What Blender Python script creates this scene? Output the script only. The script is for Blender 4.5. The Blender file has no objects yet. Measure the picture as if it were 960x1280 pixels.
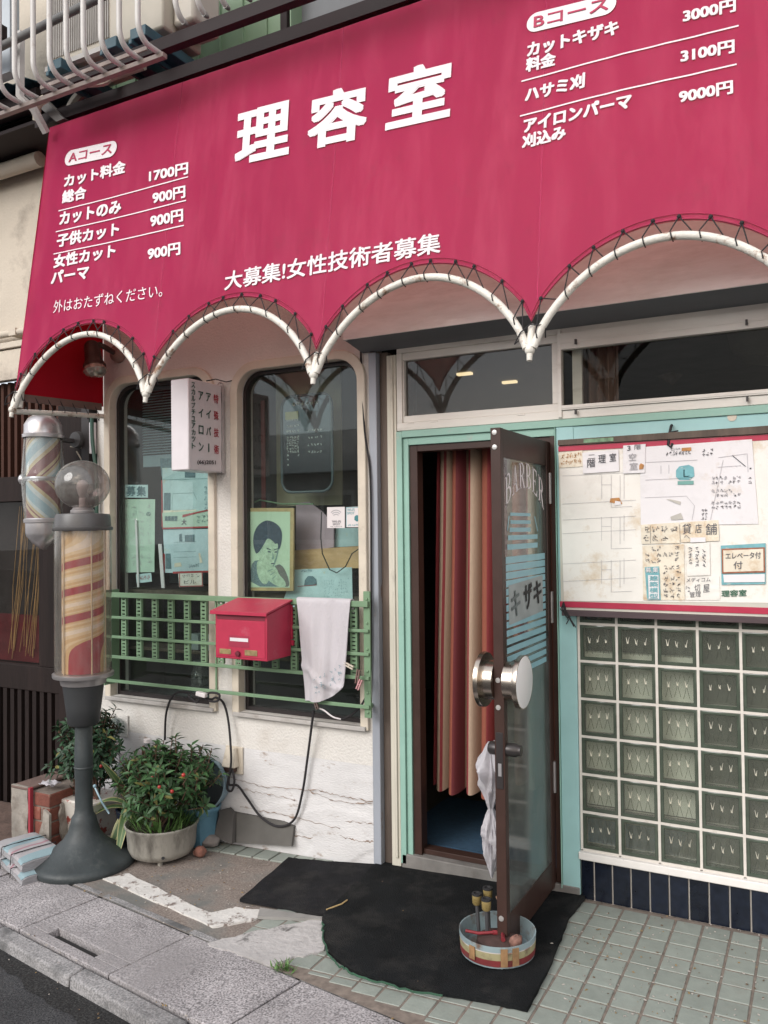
import bpy, math, random
from mathutils import Vector, Matrix, noise
R = math.radians
scene = bpy.context.scene
COL = scene.collection
random.seed(7)

# ------------------------------------------------------------------ camera
CP = Vector((0.91164, -3.42557, 1.53286))
YAW, PITCH, ROLL, FPX = -0.48840, 0.02005, -0.01129, 1037.41
cf = Vector((math.sin(YAW) * math.cos(PITCH), math.cos(YAW) * math.cos(PITCH), math.sin(PITCH)))
_r = Vector((math.cos(YAW), -math.sin(YAW), 0)); _u = _r.cross(cf)
cr = math.cos(ROLL) * _r + math.sin(ROLL) * _u
cu = -math.sin(ROLL) * _r + math.cos(ROLL) * _u
cam = bpy.data.cameras.new('camera'); camo = bpy.data.objects.new('camera', cam); COL.objects.link(camo)
camo.matrix_world = Matrix(((cr.x, cu.x, -cf.x, CP.x), (cr.y, cu.y, -cf.y, CP.y), (cr.z, cu.z, -cf.z, CP.z), (0, 0, 0, 1)))
cam.sensor_fit = 'VERTICAL'; cam.sensor_height = 24.0; cam.lens = 24.0 * FPX / 1280.0
cam.clip_start = 0.05; cam.clip_end = 500
scene.camera = camo

# ------------------------------------------------------------------ sky, sun, exposure
SUN_EL, SUN_AZ = 31.0, -22.0      # sun stands in front of the shop (towards -y), a little to the left
world = bpy.data.worlds.new('World'); scene.world = world; world.use_nodes = True
wn = world.node_tree.nodes; wl = world.node_tree.links
sky = wn.new('ShaderNodeTexSky'); sky.sky_type = 'NISHITA'; sky.sun_disc = False
sky.sun_elevation = R(SUN_EL); sky.sun_rotation = R(180 + SUN_AZ)
sky.air_density = 1.0; sky.dust_density = 4.0; sky.ozone_density = 1.0
bg = wn['Background']; bg.inputs['Strength'].default_value = 0.13
# thin broken cloud in front of the blue: mixes the sky colour towards a pale grey
tc = wn.new('ShaderNodeTexCoord'); cn = wn.new('ShaderNodeTexNoise'); cn.inputs['Scale'].default_value = 2.2; cn.inputs['Detail'].default_value = 6
cr_ = wn.new('ShaderNodeValToRGB'); cr_.color_ramp.elements[0].position = .38; cr_.color_ramp.elements[1].position = .62
cr_.color_ramp.elements[0].color = (.45, .45, .45, 1); cr_.color_ramp.elements[1].color = (.95, .95, .95, 1)
mx = wn.new('ShaderNodeMixRGB'); mx.inputs['Color2'].default_value = (6.0, 6.05, 6.3, 1)
wl.new(tc.outputs['Generated'], cn.inputs['Vector']); wl.new(cn.outputs['Fac'], cr_.inputs['Fac'])
wl.new(cr_.outputs['Color'], mx.inputs['Fac']); wl.new(sky.outputs['Color'], mx.inputs['Color1']); wl.new(mx.outputs['Color'], bg.inputs['Color'])
sun = bpy.data.lights.new('sun', 'SUN'); sun.energy = 1.5; sun.angle = R(36); sun.color = (1.0, .97, .93)
suno = bpy.data.objects.new('sun', sun); COL.objects.link(suno)
sd = Vector((math.sin(R(SUN_AZ)) * math.cos(R(SUN_EL)), -math.cos(R(SUN_AZ)) * math.cos(R(SUN_EL)), math.sin(R(SUN_EL))))
suno.rotation_euler = sd.to_track_quat('Z', 'Y').to_euler(); suno.location = (0, -6, 8)
scene.view_settings.view_transform = 'Standard'; scene.view_settings.look = 'None'
scene.view_settings.exposure = 0.76; scene.view_settings.gamma = 1.0
scene.render.engine = 'CYCLES'
scene.cycles.max_bounces = 8; scene.cycles.transparent_max_bounces = 16
scene.cycles.use_denoising = True
scene.cycles.sample_clamp_indirect = 6

# ------------------------------------------------------------------ helpers
def ray(px, py):
    return cf + cr * ((px - 480) / FPX) - cu * ((py - 640) / FPX)
def at(px, py, y):                       # point seen at (px,py) of the photograph on the plane Y=y
    d = ray(px, py); t = (y - CP.y) / d.y; return CP + d * t
def atx(px, py, x):
    d = ray(px, py); t = (x - CP.x) / d.x; return CP + d * t
GK = .04
def gz(x): return GK * max(min(x, 0), -4.5)
def atg(px, py, h=0.0):                  # point on the sloping forecourt
    d = ray(px, py); n = Vector((-GK, 0, 1))
    t = -(n.dot(CP) - h) / n.dot(d); X = CP + d * t
    if X.x > 0:
        t = -(CP.z - h) / d.z; X = CP + d * t
    return X

def tag(o, label=None, cat=None, group=None, kind=None):
    if label: o['label'] = label
    if cat: o['category'] = cat
    if group: o['group'] = group
    if kind: o['kind'] = kind
    return o
def thing(name, label, cat, loc=(0, 0, 0), group=None):
    o = bpy.data.objects.new(name, None); COL.objects.link(o); o.location = loc; o.empty_display_size = .1
    return tag(o, label, cat, group)
def wloc(o):
    v = Vector(o.location)
    while o.parent: o = o.parent; v = v + Vector(o.location)
    return v
def link(name, me, parent=None, base=None):
    o = bpy.data.objects.new(name, me); COL.objects.link(o)
    if parent is not None:
        o.parent = parent; off = Vector((0, 0, 0)); q = parent
        while q is not None: off += Vector(q.location); q = q.parent
        me.transform(Matrix.Translation(-off))
    else:
        vs = me.vertices
        if len(vs):
            xs = [v.co.x for v in vs]; ys = [v.co.y for v in vs]; zs = [v.co.z for v in vs]
            c = Vector(((min(xs) + max(xs)) / 2, (min(ys) + max(ys)) / 2, min(zs)))
            me.transform(Matrix.Translation(-c)); o.location = c
    return o
def dup(root, delta):                    # copies a thing, its parts and sub-parts
    r = root.copy(); COL.objects.link(r); r.location = Vector(root.location) + Vector(delta)
    for ch in list(root.children):
        c = ch.copy(); COL.objects.link(c); c.parent = r
        for g in list(ch.children):
            d = g.copy(); COL.objects.link(d); d.parent = c
    return r

_TXT = {}
def glyphs(body, bold=0.0):              # text outline as a flat mesh inside the unit square
    k = (body, bold)
    if k in _TXT: return _TXT[k]
    c = bpy.data.curves.new('lettering', 'FONT'); c.body = body; c.offset = bold; c.resolution_u = 4
    o = bpy.data.objects.new('lettering', c); COL.objects.link(o)
    bpy.context.view_layer.update()
    e = o.evaluated_get(bpy.context.evaluated_depsgraph_get()); m = e.to_mesh()
    V = [v.co.copy() for v in m.vertices]; F = [tuple(p.vertices) for p in m.polygons]
    e.to_mesh_clear(); bpy.data.objects.remove(o); bpy.data.curves.remove(c)
    x0 = min(v.x for v in V); x1 = max(v.x for v in V); y0 = min(v.y for v in V); y1 = max(v.y for v in V)
    if body in ('ー', '一'): y0 -= .3; y1 += .3
    V = [((v.x - x0) / (x1 - x0), (v.y - y0) / (y1 - y0)) for v in V]
    _TXT[k] = (V, F); return _TXT[k]

class MB:
    def __init__(s): s.v = []; s.f = []; s.m = []; s.s = []; s.uv = {}
    def add(s, vs, fs, mi=0, sm=False):
        b = len(s.v); s.v += [Vector(p) for p in vs]
        for f in fs: s.f.append(tuple(b + i for i in f)); s.m.append(mi); s.s.append(sm)
        return b
    def box(s, x0, x1, y0, y1, z0, z1, mi=0):
        s.hexa([(x0, y0, z0), (x1, y0, z0), (x1, y1, z0), (x0, y1, z0), (x0, y0, z1), (x1, y0, z1), (x1, y1, z1), (x0, y1, z1)], mi); return s
    def hexa(s, p, mi=0):
        s.add(p, [(3, 2, 1, 0), (4, 5, 6, 7), (0, 1, 5, 4), (1, 2, 6, 5), (2, 3, 7, 6), (3, 0, 4, 7)], mi); return s
    def obox(s, c, ax, ay, az, mi=0):    # centre and three half-axes
        c = Vector(c); ax = Vector(ax); ay = Vector(ay); az = Vector(az)
        s.hexa([c - ax - ay - az, c + ax - ay - az, c + ax + ay - az, c - ax + ay - az, c - ax - ay + az, c + ax - ay + az, c + ax + ay + az, c - ax + ay + az], mi); return s
    def slab(s, bl, br, tr, tl, t, mi=0):  # quad with thickness t to the back
        bl, br, tr, tl = map(Vector, (bl, br, tr, tl)); n = (br - bl).cross(tl - bl).normalized() * t
        s.hexa([bl, br, br - n, bl - n, tl, tr, tr - n, tl - n], mi); return s
    def prism(s, poly, fn, d, mi=0, sm=False):   # polygon of 2d points, fn(u,v)->Vector, extruded by vector d
        d = Vector(d); n = len(poly); P = [Vector(fn(*q)) for q in poly]; 
        s.add(P + [p + d for p in P], [tuple(range(n)), tuple(reversed(range(n, 2 * n)))], mi)
        b = len(s.v) - 2 * n
        for i in range(n):
            j = (i + 1) % n; s.f.append((b + j, b + i, b + n + i, b + n + j)); s.m.append(mi); s.s.append(sm)
        return s
    def tube(s, pts, r, n=8, mi=0, closed=False, cap=True, r2=None):
        pts = [Vector(p) for p in pts]; N = len(pts); rings = []; up = None
        for i, p in enumerate(pts):
            a = pts[(i - 1) % N] if (closed or i > 0) else p; b = pts[(i + 1) % N] if (closed or i < N - 1) else p
            t = (b - a); t = t.normalized() if t.length > 1e-9 else Vector((0, 0, 1))
            if up is None: up = t.orthogonal().normalized()
            up = (up - t * up.dot(t)); up = up.normalized() if up.length > 1e-6 else t.orthogonal().normalized()
            w = t.cross(up); rr = r if r2 is None else r + (r2 - r) * i / max(1, N - 1)
            rings.append([p + (up * math.cos(2 * math.pi * k / n) + w * math.sin(2 * math.pi * k / n)) * rr for k in range(n)])
        vs = [q for g in rings for q in g]; fs = []
        for i in range(N if closed else N - 1):
            j = (i + 1) % N
            for k in range(n): fs.append((i * n + k, i * n + (k + 1) % n, j * n + (k + 1) % n, j * n + k))
        s.add(vs, fs, mi, True)
        if cap and not closed:
            b = len(s.v) - N * n
            s.f.append(tuple(b + k for k in reversed(range(n)))); s.m.append(mi); s.s.append(False)
            s.f.append(tuple(b + (N - 1) * n + k for k in range(n))); s.m.append(mi); s.s.append(False)
        return s
    def lathe(s, prof, c, n=32, mi=0, ax=None, sm=True, facet=None):  # prof (r,h) along axis ax from c
        c = Vector(c); ax = Vector(ax or (0, 0, 1)).normalized(); u = ax.orthogonal().normalized() if ax.z < .99 else Vector((1, 0, 0)); w = ax.cross(u)
        vs = []; fs = []
        for (r, h) in prof:
            for k in range(n):
                a = 2 * math.pi * k / n; rr = r * (facet(a) if facet else 1)
                vs.append(c + ax * h + (u * math.cos(a) + w * math.sin(a)) * rr)
        for i in range(len(prof) - 1):
            for k in range(n): fs.append((i * n + k, i * n + (k + 1) % n, (i + 1) * n + (k + 1) % n, (i + 1) * n + k))
        s.add(vs, fs, mi, sm)
        return s
    def sphere(s, c, r, nu=16, nv=10, mi=0, sc=(1, 1, 1)):
        c = Vector(c); prof = [(max(1e-4, math.sin(math.pi * i / nv)) * r, -math.cos(math.pi * i / nv) * r) for i in range(nv + 1)]
        b = len(s.v); s.lathe(prof, (0, 0, 0), nu, mi)
        for i in range(b, len(s.v)): q = s.v[i]; s.v[i] = c + Vector((q.x * sc[0], q.y * sc[1], q.z * sc[2]))
        return s
    def text(s, body, bl, br, tl, off=.002, bold=0.0, mi=0, fn=None):   # bold: the outline stacked a few times, shifted by a share of its height
        V, F = glyphs(body); bl, br, tl = Vector(bl), Vector(br), Vector(tl); U = br - bl; W = tl - bl
        n = U.cross(W).normalized() if len(U) == 3 else None; k = W.length / max(1e-6, U.length)
        sh = [(0, 0)] if bold <= 0 else [(-1, -.75), (1, -.75), (1, .75), (-1, .75), (-1, 0), (1, 0), (0, .75), (0, -.75), (0, 0)]
        for i, (sx_, sy_) in enumerate(sh):
            dx, dy = sx_ * bold * k, sy_ * bold; o = off + .00012 * i
            if fn: s.add([fn(bl + U * (a * (1 - 2 * bold * k) + bold * k + dx) + W * (b * (1 - 2 * bold) + bold + dy), .00012 * i) for a, b in V], F, mi)
            else: s.add([bl + U * (a + dx) + W * (b + dy) + n * o for a, b in V], F, mi)
        return s
    def grid(s, fn, nu, nv, mi=0, sm=True, thick=0.0, closed=False):   # sheet fn(a,b) with a,b in 0..1, uv kept
        b0 = len(s.v); vs = []; fs = []
        P = [[Vector(fn(i / nu, j / nv)) for i in range(nu + 1)] for j in range(nv + 1)]
        def nrm(i, j):
            a = P[j][min(i + 1, nu)] - P[j][max(i - 1, 0)]; b = P[min(j + 1, nv)][i] - P[max(j - 1, 0)][i]
            q = a.cross(b); return q.normalized() if q.length > 1e-12 else Vector((0, 0, 1))
        for j in range(nv + 1):
            for i in range(nu + 1): vs.append(P[j][i])
        L = nu + 1
        for j in range(nv):
            for i in range(nu): fs.append((j * L + i, j * L + i + 1, (j + 1) * L + i + 1, (j + 1) * L + i))
        if thick:
            K = len(vs)
            for j in range(nv + 1):
                for i in range(nu + 1): vs.append(P[j][i] - nrm(i, j) * thick)
            for j in range(nv):
                for i in range(nu): fs.append((K + (j + 1) * L + i, K + (j + 1) * L + i + 1, K + j * L + i + 1, K + j * L + i))
            for i in range(nu):
                fs.append((i + 1, i, K + i, K + i + 1)); a = nv * L; fs.append((a + i, a + i + 1, K + a + i + 1, K + a + i))
            for j in range(nv):
                fs.append((j * L, (j + 1) * L, K + (j + 1) * L, K + j * L)); fs.append(((j + 1) * L + nu, j * L + nu, K + j * L + nu, K + (j + 1) * L + nu))
        s.add(vs, fs, mi, sm)
        rep = 2 if thick else 1
        for q in range(rep):
            for j in range(nv + 1):
                for i in range(nu + 1): s.uv[b0 + q * L * (nv + 1) + j * L + i] = (i / nu, j / nv)
        return s
    def build(s, name, mats, parent=None, bevel=0.0, seg=2, kind=None):
        me = bpy.data.meshes.new(name); me.from_pydata([tuple(v) for v in s.v], [], s.f)
        if not isinstance(mats, (list, tuple)): mats = [mats]
        for m in mats: me.materials.append(m)
        me.polygons.foreach_set('material_index', s.m); me.polygons.foreach_set('use_smooth', s.s)
        if s.uv:
            uvl = me.uv_layers.new(name='UVMap')
            for l in me.loops: uvl.data[l.index].uv = s.uv.get(l.vertex_index, (0, 0))
        me.update(); me.set_sharp_from_angle(angle=R(48))
        o = link(name, me, parent)
        if bevel:
            b = o.modifiers.new('bevel', 'BEVEL'); b.width = bevel; b.segments = seg; b.limit_method = 'ANGLE'; b.angle_limit = R(40)
        if kind: o['kind'] = kind
        return o

# ------------------------------------------------------------------ materials
def nodes(name):
    m = bpy.data.materials.new(name); m.use_nodes = True; nt = m.node_tree
    return m, nt, nt.nodes, nt.links, nt.nodes['Principled BSDF']
def lin(h):
    h = h.lstrip('#'); c = [int(h[i:i + 2], 16) / 255 for i in (0, 2, 4)]
    return tuple((x / 12.92 if x <= .04045 else ((x + .055) / 1.055) ** 2.4) for x in c)
def M(name, col, rough=.6, metal=0.0, var=.18, scale=6.0, bump=0.0, bscale=80.0, dirt=None, dlo=.55, dhi=.75, dscale=5.0, stretch=(1, 1, 1), spec=.5, island=0.0, coat=0.0, emis=None, alpha=None, damt=1.0, grime=None):
    m, nt, N, L, B = nodes(name)
    if isinstance(col, str): col = lin(col)
    tcn = N.new('ShaderNodeNewGeometry'); mp = N.new('ShaderNodeMapping'); mp.inputs['Scale'].default_value = stretch
    L.new(tcn.outputs['Position'], mp.inputs['Vector'])
    n1 = N.new('ShaderNodeTexNoise'); n1.inputs['Scale'].default_value = scale; n1.inputs['Detail'].default_value = 5; n1.inputs['Roughness'].default_value = .6
    L.new(mp.outputs['Vector'], n1.inputs['Vector'])
    rp = N.new('ShaderNodeValToRGB'); e = rp.color_ramp.elements
    e[0].position = .3; e[1].position = .7
    e[0].color = tuple(c * (1 - var) for c in col) + (1,); e[1].color = tuple(min(1, c * (1 + var)) for c in col) + (1,)
    L.new(n1.outputs['Fac'], rp.inputs['Fac']); out = rp.outputs['Color']
    if island:
        hs = N.new('ShaderNodeHueSaturation'); mr = N.new('ShaderNodeMapRange'); mr.inputs['To Min'].default_value = 1 - island; mr.inputs['To Max'].default_value = 1 + island
        L.new(tcn.outputs['Random Per Island'], mr.inputs['Value']); L.new(mr.outputs['Result'], hs.inputs['Value']); L.new(out, hs.inputs['Color']); out = hs.outputs['Color']
    if dirt is not None:
        if isinstance(dirt, str): dirt = lin(dirt)
        n2 = N.new('ShaderNodeTexNoise'); n2.inputs['Scale'].default_value = dscale; n2.inputs['Detail'].default_value = 8; n2.inputs['Roughness'].default_value = .7
        L.new(mp.outputs['Vector'], n2.inputs['Vector'])
        r2 = N.new('ShaderNodeValToRGB'); r2.color_ramp.elements[0].position = dlo; r2.color_ramp.elements[1].position = dhi
        r2.color_ramp.elements[0].color = (0, 0, 0, 1); r2.color_ramp.elements[1].color = (damt, damt, damt, 1)
        L.new(n2.outputs['Fac'], r2.inputs['Fac']); mm = N.new('ShaderNodeMixRGB'); mm.inputs['Color2'].default_value = tuple(dirt) + (1,)
        L.new(r2.outputs['Color'], mm.inputs['Fac']); L.new(out, mm.inputs['Color1']); out = mm.outputs['Color']
    L.new(out, B.inputs['Base Color'])
    rr = N.new('ShaderNodeMapRange'); rr.inputs['To Min'].default_value = max(.02, rough - .08); rr.inputs['To Max'].default_value = min(1, rough + .08)
    L.new(n1.outputs['Fac'], rr.inputs['Value']); L.new(rr.outputs['Result'], B.inputs['Roughness'])
    B.inputs['Metallic'].default_value = metal; B.inputs['Specular IOR Level'].default_value = spec
    if coat: B.inputs['Coat Weight'].default_value = coat
    if bump:
        n3 = N.new('ShaderNodeTexNoise'); n3.inputs['Scale'].default_value = bscale; n3.inputs['Detail'].default_value = 4
        L.new(mp.outputs['Vector'], n3.inputs['Vector']); bp = N.new('ShaderNodeBump'); bp.inputs['Strength'].default_value = bump; bp.inputs['Distance'].default_value = .01
        L.new(n3.outputs['Fac'], bp.inputs['Height']); L.new(bp.outputs['Normal'], B.inputs['Normal'])
    if grime:
        n5 = N.new('ShaderNodeTexNoise'); n5.inputs['Scale'].default_value = grime[3]; n5.inputs['Detail'].default_value = 9; n5.inputs['Roughness'].default_value = .75; L.new(tcn.outputs['Position'], n5.inputs['Vector'])
        r5 = N.new('ShaderNodeValToRGB'); r5.color_ramp.elements[0].position = grime[4]; r5.color_ramp.elements[1].position = grime[5]; a_ = grime[6]; r5.color_ramp.elements[1].color = (a_, a_, a_, 1); r5.color_ramp.elements[0].color = (0, 0, 0, 1); L.new(n5.outputs['Fac'], r5.inputs['Fac'])
        m5 = N.new('ShaderNodeMixRGB'); m5.inputs['Color2'].default_value = tuple(grime[:3]) + (1,); src = B.inputs['Base Color'].links[0].from_socket; L.new(r5.outputs['Color'], m5.inputs['Fac']); L.new(src, m5.inputs['Color1']); L.new(m5.outputs['Color'], B.inputs['Base Color'])
    if emis:
        B.inputs['Emission Color'].default_value = tuple(emis[:3]) + (1,); B.inputs['Emission Strength'].default_value = emis[3]
    return m
def schlick(N, L, f0):                   # mirror share of a thin pane, the same from both sides
    lw = N.new('ShaderNodeLayerWeight'); lw.inputs['Blend'].default_value = .5
    pw = N.new('ShaderNodeMath'); pw.operation = 'POWER'; pw.inputs[1].default_value = 5; L.new(lw.outputs['Facing'], pw.inputs[0])
    ml = N.new('ShaderNodeMath'); ml.operation = 'MULTIPLY_ADD'; ml.inputs[1].default_value = 1 - f0; ml.inputs[2].default_value = f0; ml.use_clamp = True
    L.new(pw.outputs[0], ml.inputs[0]); return ml
def glass(name, tint=(.9, .95, .93), ior=1.5, rough=.01, refl=1.0, dust=0.0):
    m, nt, N, L, B = nodes(name); N.remove(B); out = N['Material Output']
    tr = N.new('ShaderNodeBsdfTransparent'); tr.inputs['Color'].default_value = tuple(tint) + (1,)
    gl = N.new('ShaderNodeBsdfGlossy'); gl.inputs['Roughness'].default_value = rough
    ml = schlick(N, L, ((ior - 1) / (ior + 1)) ** 2 * refl)
    mx = N.new('ShaderNodeMixShader'); L.new(ml.outputs[0], mx.inputs['Fac'])
    L.new(tr.outputs[0], mx.inputs[1]); L.new(gl.outputs[0], mx.inputs[2]); last = mx.outputs[0]
    if dust:
        df = N.new('ShaderNodeBsdfDiffuse'); df.inputs['Color'].default_value = (.5, .49, .46, 1)
        nn = N.new('ShaderNodeTexNoise'); nn.inputs['Scale'].default_value = 9; nn.inputs['Detail'].default_value = 6
        mr = N.new('ShaderNodeMapRange'); mr.inputs['To Max'].default_value = dust * 2; L.new(nn.outputs['Fac'], mr.inputs['Value'])
        m2 = N.new('ShaderNodeMixShader'); L.new(mr.outputs['Result'], m2.inputs['Fac']); L.new(last, m2.inputs[1]); L.new(df.outputs[0], m2.inputs[2]); last = m2.outputs[0]
    L.new(last, out.inputs['Surface']); return m
def cloth(name, col, trans=.35, tcol=None, var=.06, scale=3.0, stretch=(1, 1, 1), bump=.1, bscale=400, dirt=None, dlo=.55, dhi=.8, dscale=4, damt=.5, grime=None):
    m = M(name, col, .75, var=var, scale=scale, stretch=stretch, bump=bump, bscale=bscale, spec=.2, dirt=dirt, dlo=dlo, dhi=dhi, dscale=dscale, damt=damt, grime=grime)
    nt = m.node_tree; N = nt.nodes; L = nt.links; B = N['Principled BSDF']
    t = N.new('ShaderNodeBsdfTranslucent'); src = B.inputs['Base Color'].links[0].from_socket; L.new(src, t.inputs['Color'])
    if tcol: nt.links.remove(t.inputs['Color'].links[0]); t.inputs['Color'].default_value = tuple(tcol) + (1,)
    x = N.new('ShaderNodeMixShader'); x.inputs['Fac'].default_value = trans
    L.new(B.outputs[0], x.inputs[1]); L.new(t.outputs[0], x.inputs[2]); L.new(x.outputs[0], N['Material Output'].inputs['Surface']); return m
def uvramp(name, stops, axis='X', rough=.8, trans=0.0, rep=1.0, slope=0.0):   # constant colour bands along u (pattern woven into the cloth; on the pole also a painted highlight)
    m, nt, N, L, B = nodes(name)
    uv = N.new('ShaderNodeUVMap'); sx = N.new('ShaderNodeSeparateXYZ'); L.new(uv.outputs['UV'], sx.inputs['Vector'])
    a = N.new('ShaderNodeMath'); a.operation = 'MULTIPLY_ADD'; a.inputs[1].default_value = slope; L.new(sx.outputs['Y' if axis == 'X' else 'X'], a.inputs[0]); L.new(sx.outputs[axis], a.inputs[2])
    b = N.new('ShaderNodeMath'); b.operation = 'MULTIPLY'; b.inputs[1].default_value = rep; L.new(a.outputs[0], b.inputs[0])
    c = N.new('ShaderNodeMath'); c.operation = 'FRACT'; L.new(b.outputs[0], c.inputs[0])
    rp = N.new('ShaderNodeValToRGB'); rp.color_ramp.interpolation = 'CONSTANT'; e = rp.color_ramp.elements
    while len(e) > 1: e.remove(e[-1])
    e[0].position = stops[0][0]; e[0].color = tuple(stops[0][1]) + (1,)
    for p, cc in stops[1:]: q = e.new(p); q.color = tuple(cc) + (1,)
    L.new(c.outputs[0], rp.inputs['Fac'])
    nz = N.new('ShaderNodeTexNoise'); nz.inputs['Scale'].default_value = 60; hv = N.new('ShaderNodeHueSaturation'); mr = N.new('ShaderNodeMapRange')
    mr.inputs['To Min'].default_value = .85; mr.inputs['To Max'].default_value = 1.15; L.new(nz.outputs['Fac'], mr.inputs['Value']); L.new(mr.outputs['Result'], hv.inputs['Value']); L.new(rp.outputs['Color'], hv.inputs['Color'])
    L.new(hv.outputs['Color'], B.inputs['Base Color']); B.inputs['Roughness'].default_value = rough; return m
def speckle(name, base, light, dark, s1=160, s2=70, rough=.85, bump=.35, patch=None, plo=.5, phi=.7, pscale=2.2):
    m, nt, N, L, B = nodes(name); g = N.new('ShaderNodeNewGeometry')
    n1 = N.new('ShaderNodeTexNoise'); n1.inputs['Scale'].default_value = s1; n1.inputs['Detail'].default_value = 3
    r1 = N.new('ShaderNodeValToRGB'); e = r1.color_ramp.elements; e[0].position = .34; e[0].color = tuple(dark) + (1,); e[1].position = .68; e[1].color = tuple(light) + (1,)
    q = e.new(.5); q.color = tuple(base) + (1,)
    n2 = N.new('ShaderNodeTexNoise'); n2.inputs['Scale'].default_value = 4.0; n2.inputs['Detail'].default_value = 8; n2.inputs['Roughness'].default_value = .65
    r2 = N.new('ShaderNodeMapRange'); r2.inputs['From Min'].default_value = .3; r2.inputs['From Max'].default_value = .7; r2.inputs['To Min'].default_value = .72; r2.inputs['To Max'].default_value = 1.2
    hv = N.new('ShaderNodeHueSaturation')
    for n in (n1, n2): L.new(g.outputs['Position'], n.inputs['Vector'])
    L.new(n1.outputs['Fac'], r1.inputs['Fac']); L.new(n2.outputs['Fac'], r2.inputs['Value']); L.new(r2.outputs['Result'], hv.inputs['Value']); L.new(r1.outputs['Color'], hv.inputs['Color']); out = hv.outputs['Color']
    if patch:
        n4 = N.new('ShaderNodeTexNoise'); n4.inputs['Scale'].default_value = pscale; n4.inputs['Detail'].default_value = 7; L.new(g.outputs['Position'], n4.inputs['Vector'])
        r4 = N.new('ShaderNodeValToRGB'); r4.color_ramp.elements[0].position = plo; r4.color_ramp.elements[1].position = phi; L.new(n4.outputs['Fac'], r4.inputs['Fac'])
        mm = N.new('ShaderNodeMixRGB'); mm.inputs['Color2'].default_value = tuple(patch) + (1,); L.new(r4.outputs['Color'], mm.inputs['Fac']); L.new(out, mm.inputs['Color1']); out = mm.outputs['Color']
    L.new(out, B.inputs['Base Color']); B.inputs['Roughness'].default_value = rough; B.inputs['Specular IOR Level'].default_value = .3
    n3 = N.new('ShaderNodeTexNoise'); n3.inputs['Scale'].default_value = s2; n3.inputs['Detail'].default_value = 6; L.new(g.outputs['Position'], n3.inputs['Vector'])
    bp = N.new('ShaderNodeBump'); bp.inputs['Strength'].default_value = bump; bp.inputs['Distance'].default_value = .008; L.new(n3.outputs['Fac'], bp.inputs['Height']); L.new(bp.outputs['Normal'], B.inputs['Normal'])
    return m
# ------------------------------------------------------------------ palette
m_stucco = M('white_stucco', (.635, .61, .575), .9, var=.06, scale=3, bump=.5, bscale=85, dirt=(.42, .36, .30), dlo=.56, dhi=.85, dscale=3.5, damt=.55)
m_peel = M('peeling_white_paint', (.60, .59, .59), .85, var=.08, scale=5, bump=.3, bscale=60, dirt=(.34, .28, .24), dlo=.58, dhi=.66, dscale=6, stretch=(1, 1, 2.6))
m_trim = M('cream_trim', (.58, .52, .43), .7, var=.1, scale=9, dirt=(.25, .2, .15), dlo=.58, dhi=.8, dscale=7, bump=.1)
m_sillgrey = M('sill_metal', (.42, .40, .38), .55, var=.15, dirt=(.2, .17, .14), dlo=.5, dhi=.75)
m_steelblue = M('weathered_blue_steel', (.30, .32, .36), .55, var=.12, scale=5, stretch=(1, 1, .25), dirt=(.20, .12, .08), dlo=.6, dhi=.68, dscale=11)
m_oldwood = M('old_brown_wood', (.10, .075, .06), .8, var=.4, scale=14, stretch=(1, 1, .12), bump=.3, bscale=60)
m_cream = M('cream_paint_weathered', (.55, .52, .44), .7, var=.12, scale=8, stretch=(1, 1, .2), dirt=(.22, .2, .17), dlo=.55, dhi=.7, dscale=8)
m_green = M('mint_green_paint', (.26, .44, .37), .55, var=.08, scale=5, dirt=(.36, .40, .36), dlo=.62, dhi=.72, dscale=9, bump=.08, bscale=30)
m_greenlt = M('pale_mint_paint', (.32, .53, .53), .6, var=.06, scale=6, dirt=(.17, .16, .12), dlo=.68, dhi=.74, dscale=10, bump=.06, bscale=30)
m_brownal = M('brown_aluminium', (.046, .024, .019), .45, spec=.3, metal=.0, var=.12, scale=10)
m_darkframe = M('dark_bronze_frame', (.03, .025, .025), .45, metal=.2)
m_whitealu = M('white_window_frame', (.66, .63, .58), .5, var=.06, scale=10, dirt=(.38, .33, .28), dlo=.55, dhi=.8, dscale=6, stretch=(.3, 1, 2))
m_panel = M('weathered_box_panel', (.86, .83, .80), .8, var=.12, scale=5, stretch=(.5, 1, 2.5), dirt=(.70, .65, .61), dlo=.45, dhi=.7, dscale=7)
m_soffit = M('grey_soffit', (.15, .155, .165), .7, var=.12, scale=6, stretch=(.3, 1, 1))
m_mortar = M('white_mortar', (.62, .58, .53), .85, var=.07, scale=20, dirt=(.38, .33, .28), dlo=.58, dhi=.78, dscale=16, bump=.2, bscale=120)
m_navy = M('navy_glazed_tile', (.008, .011, .020), .2, var=.3, scale=30, island=.35, spec=.35)
m_sillwhite = M('chipped_white_sill', (.72, .69, .66), .6, var=.05, scale=14, dirt=(.22, .2, .18), dlo=.66, dhi=.7, dscale=14)
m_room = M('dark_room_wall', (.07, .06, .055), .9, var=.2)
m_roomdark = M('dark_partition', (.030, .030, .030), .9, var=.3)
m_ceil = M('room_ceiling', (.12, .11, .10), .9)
m_glass = glass('window_glass', (.90, .95, .93), 1.52, .0, 1.15, dust=.012)
m_doorglass = glass('door_glass', (.78, .86, .85), 1.52, .0, 1.1, dust=.03)
m_frost = M('frosted_glass', (.10, .145, .145), .3, var=.12, scale=5, stretch=(1, 1, .15), spec=.6)
m_asphalt = speckle('asphalt', (.045, .045, .048), (.085, .085, .085), (.02, .02, .021), 190, 90, .9, .5, patch=(.075, .075, .075), plo=.55, phi=.8)
m_conc = speckle('pavement_concrete', (.32, .30, .303), (.50, .47, .475), (.13, .122, .125), 150, 60, .9, .5, patch=(.24, .225, .225), plo=.5, phi=.75)
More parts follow.
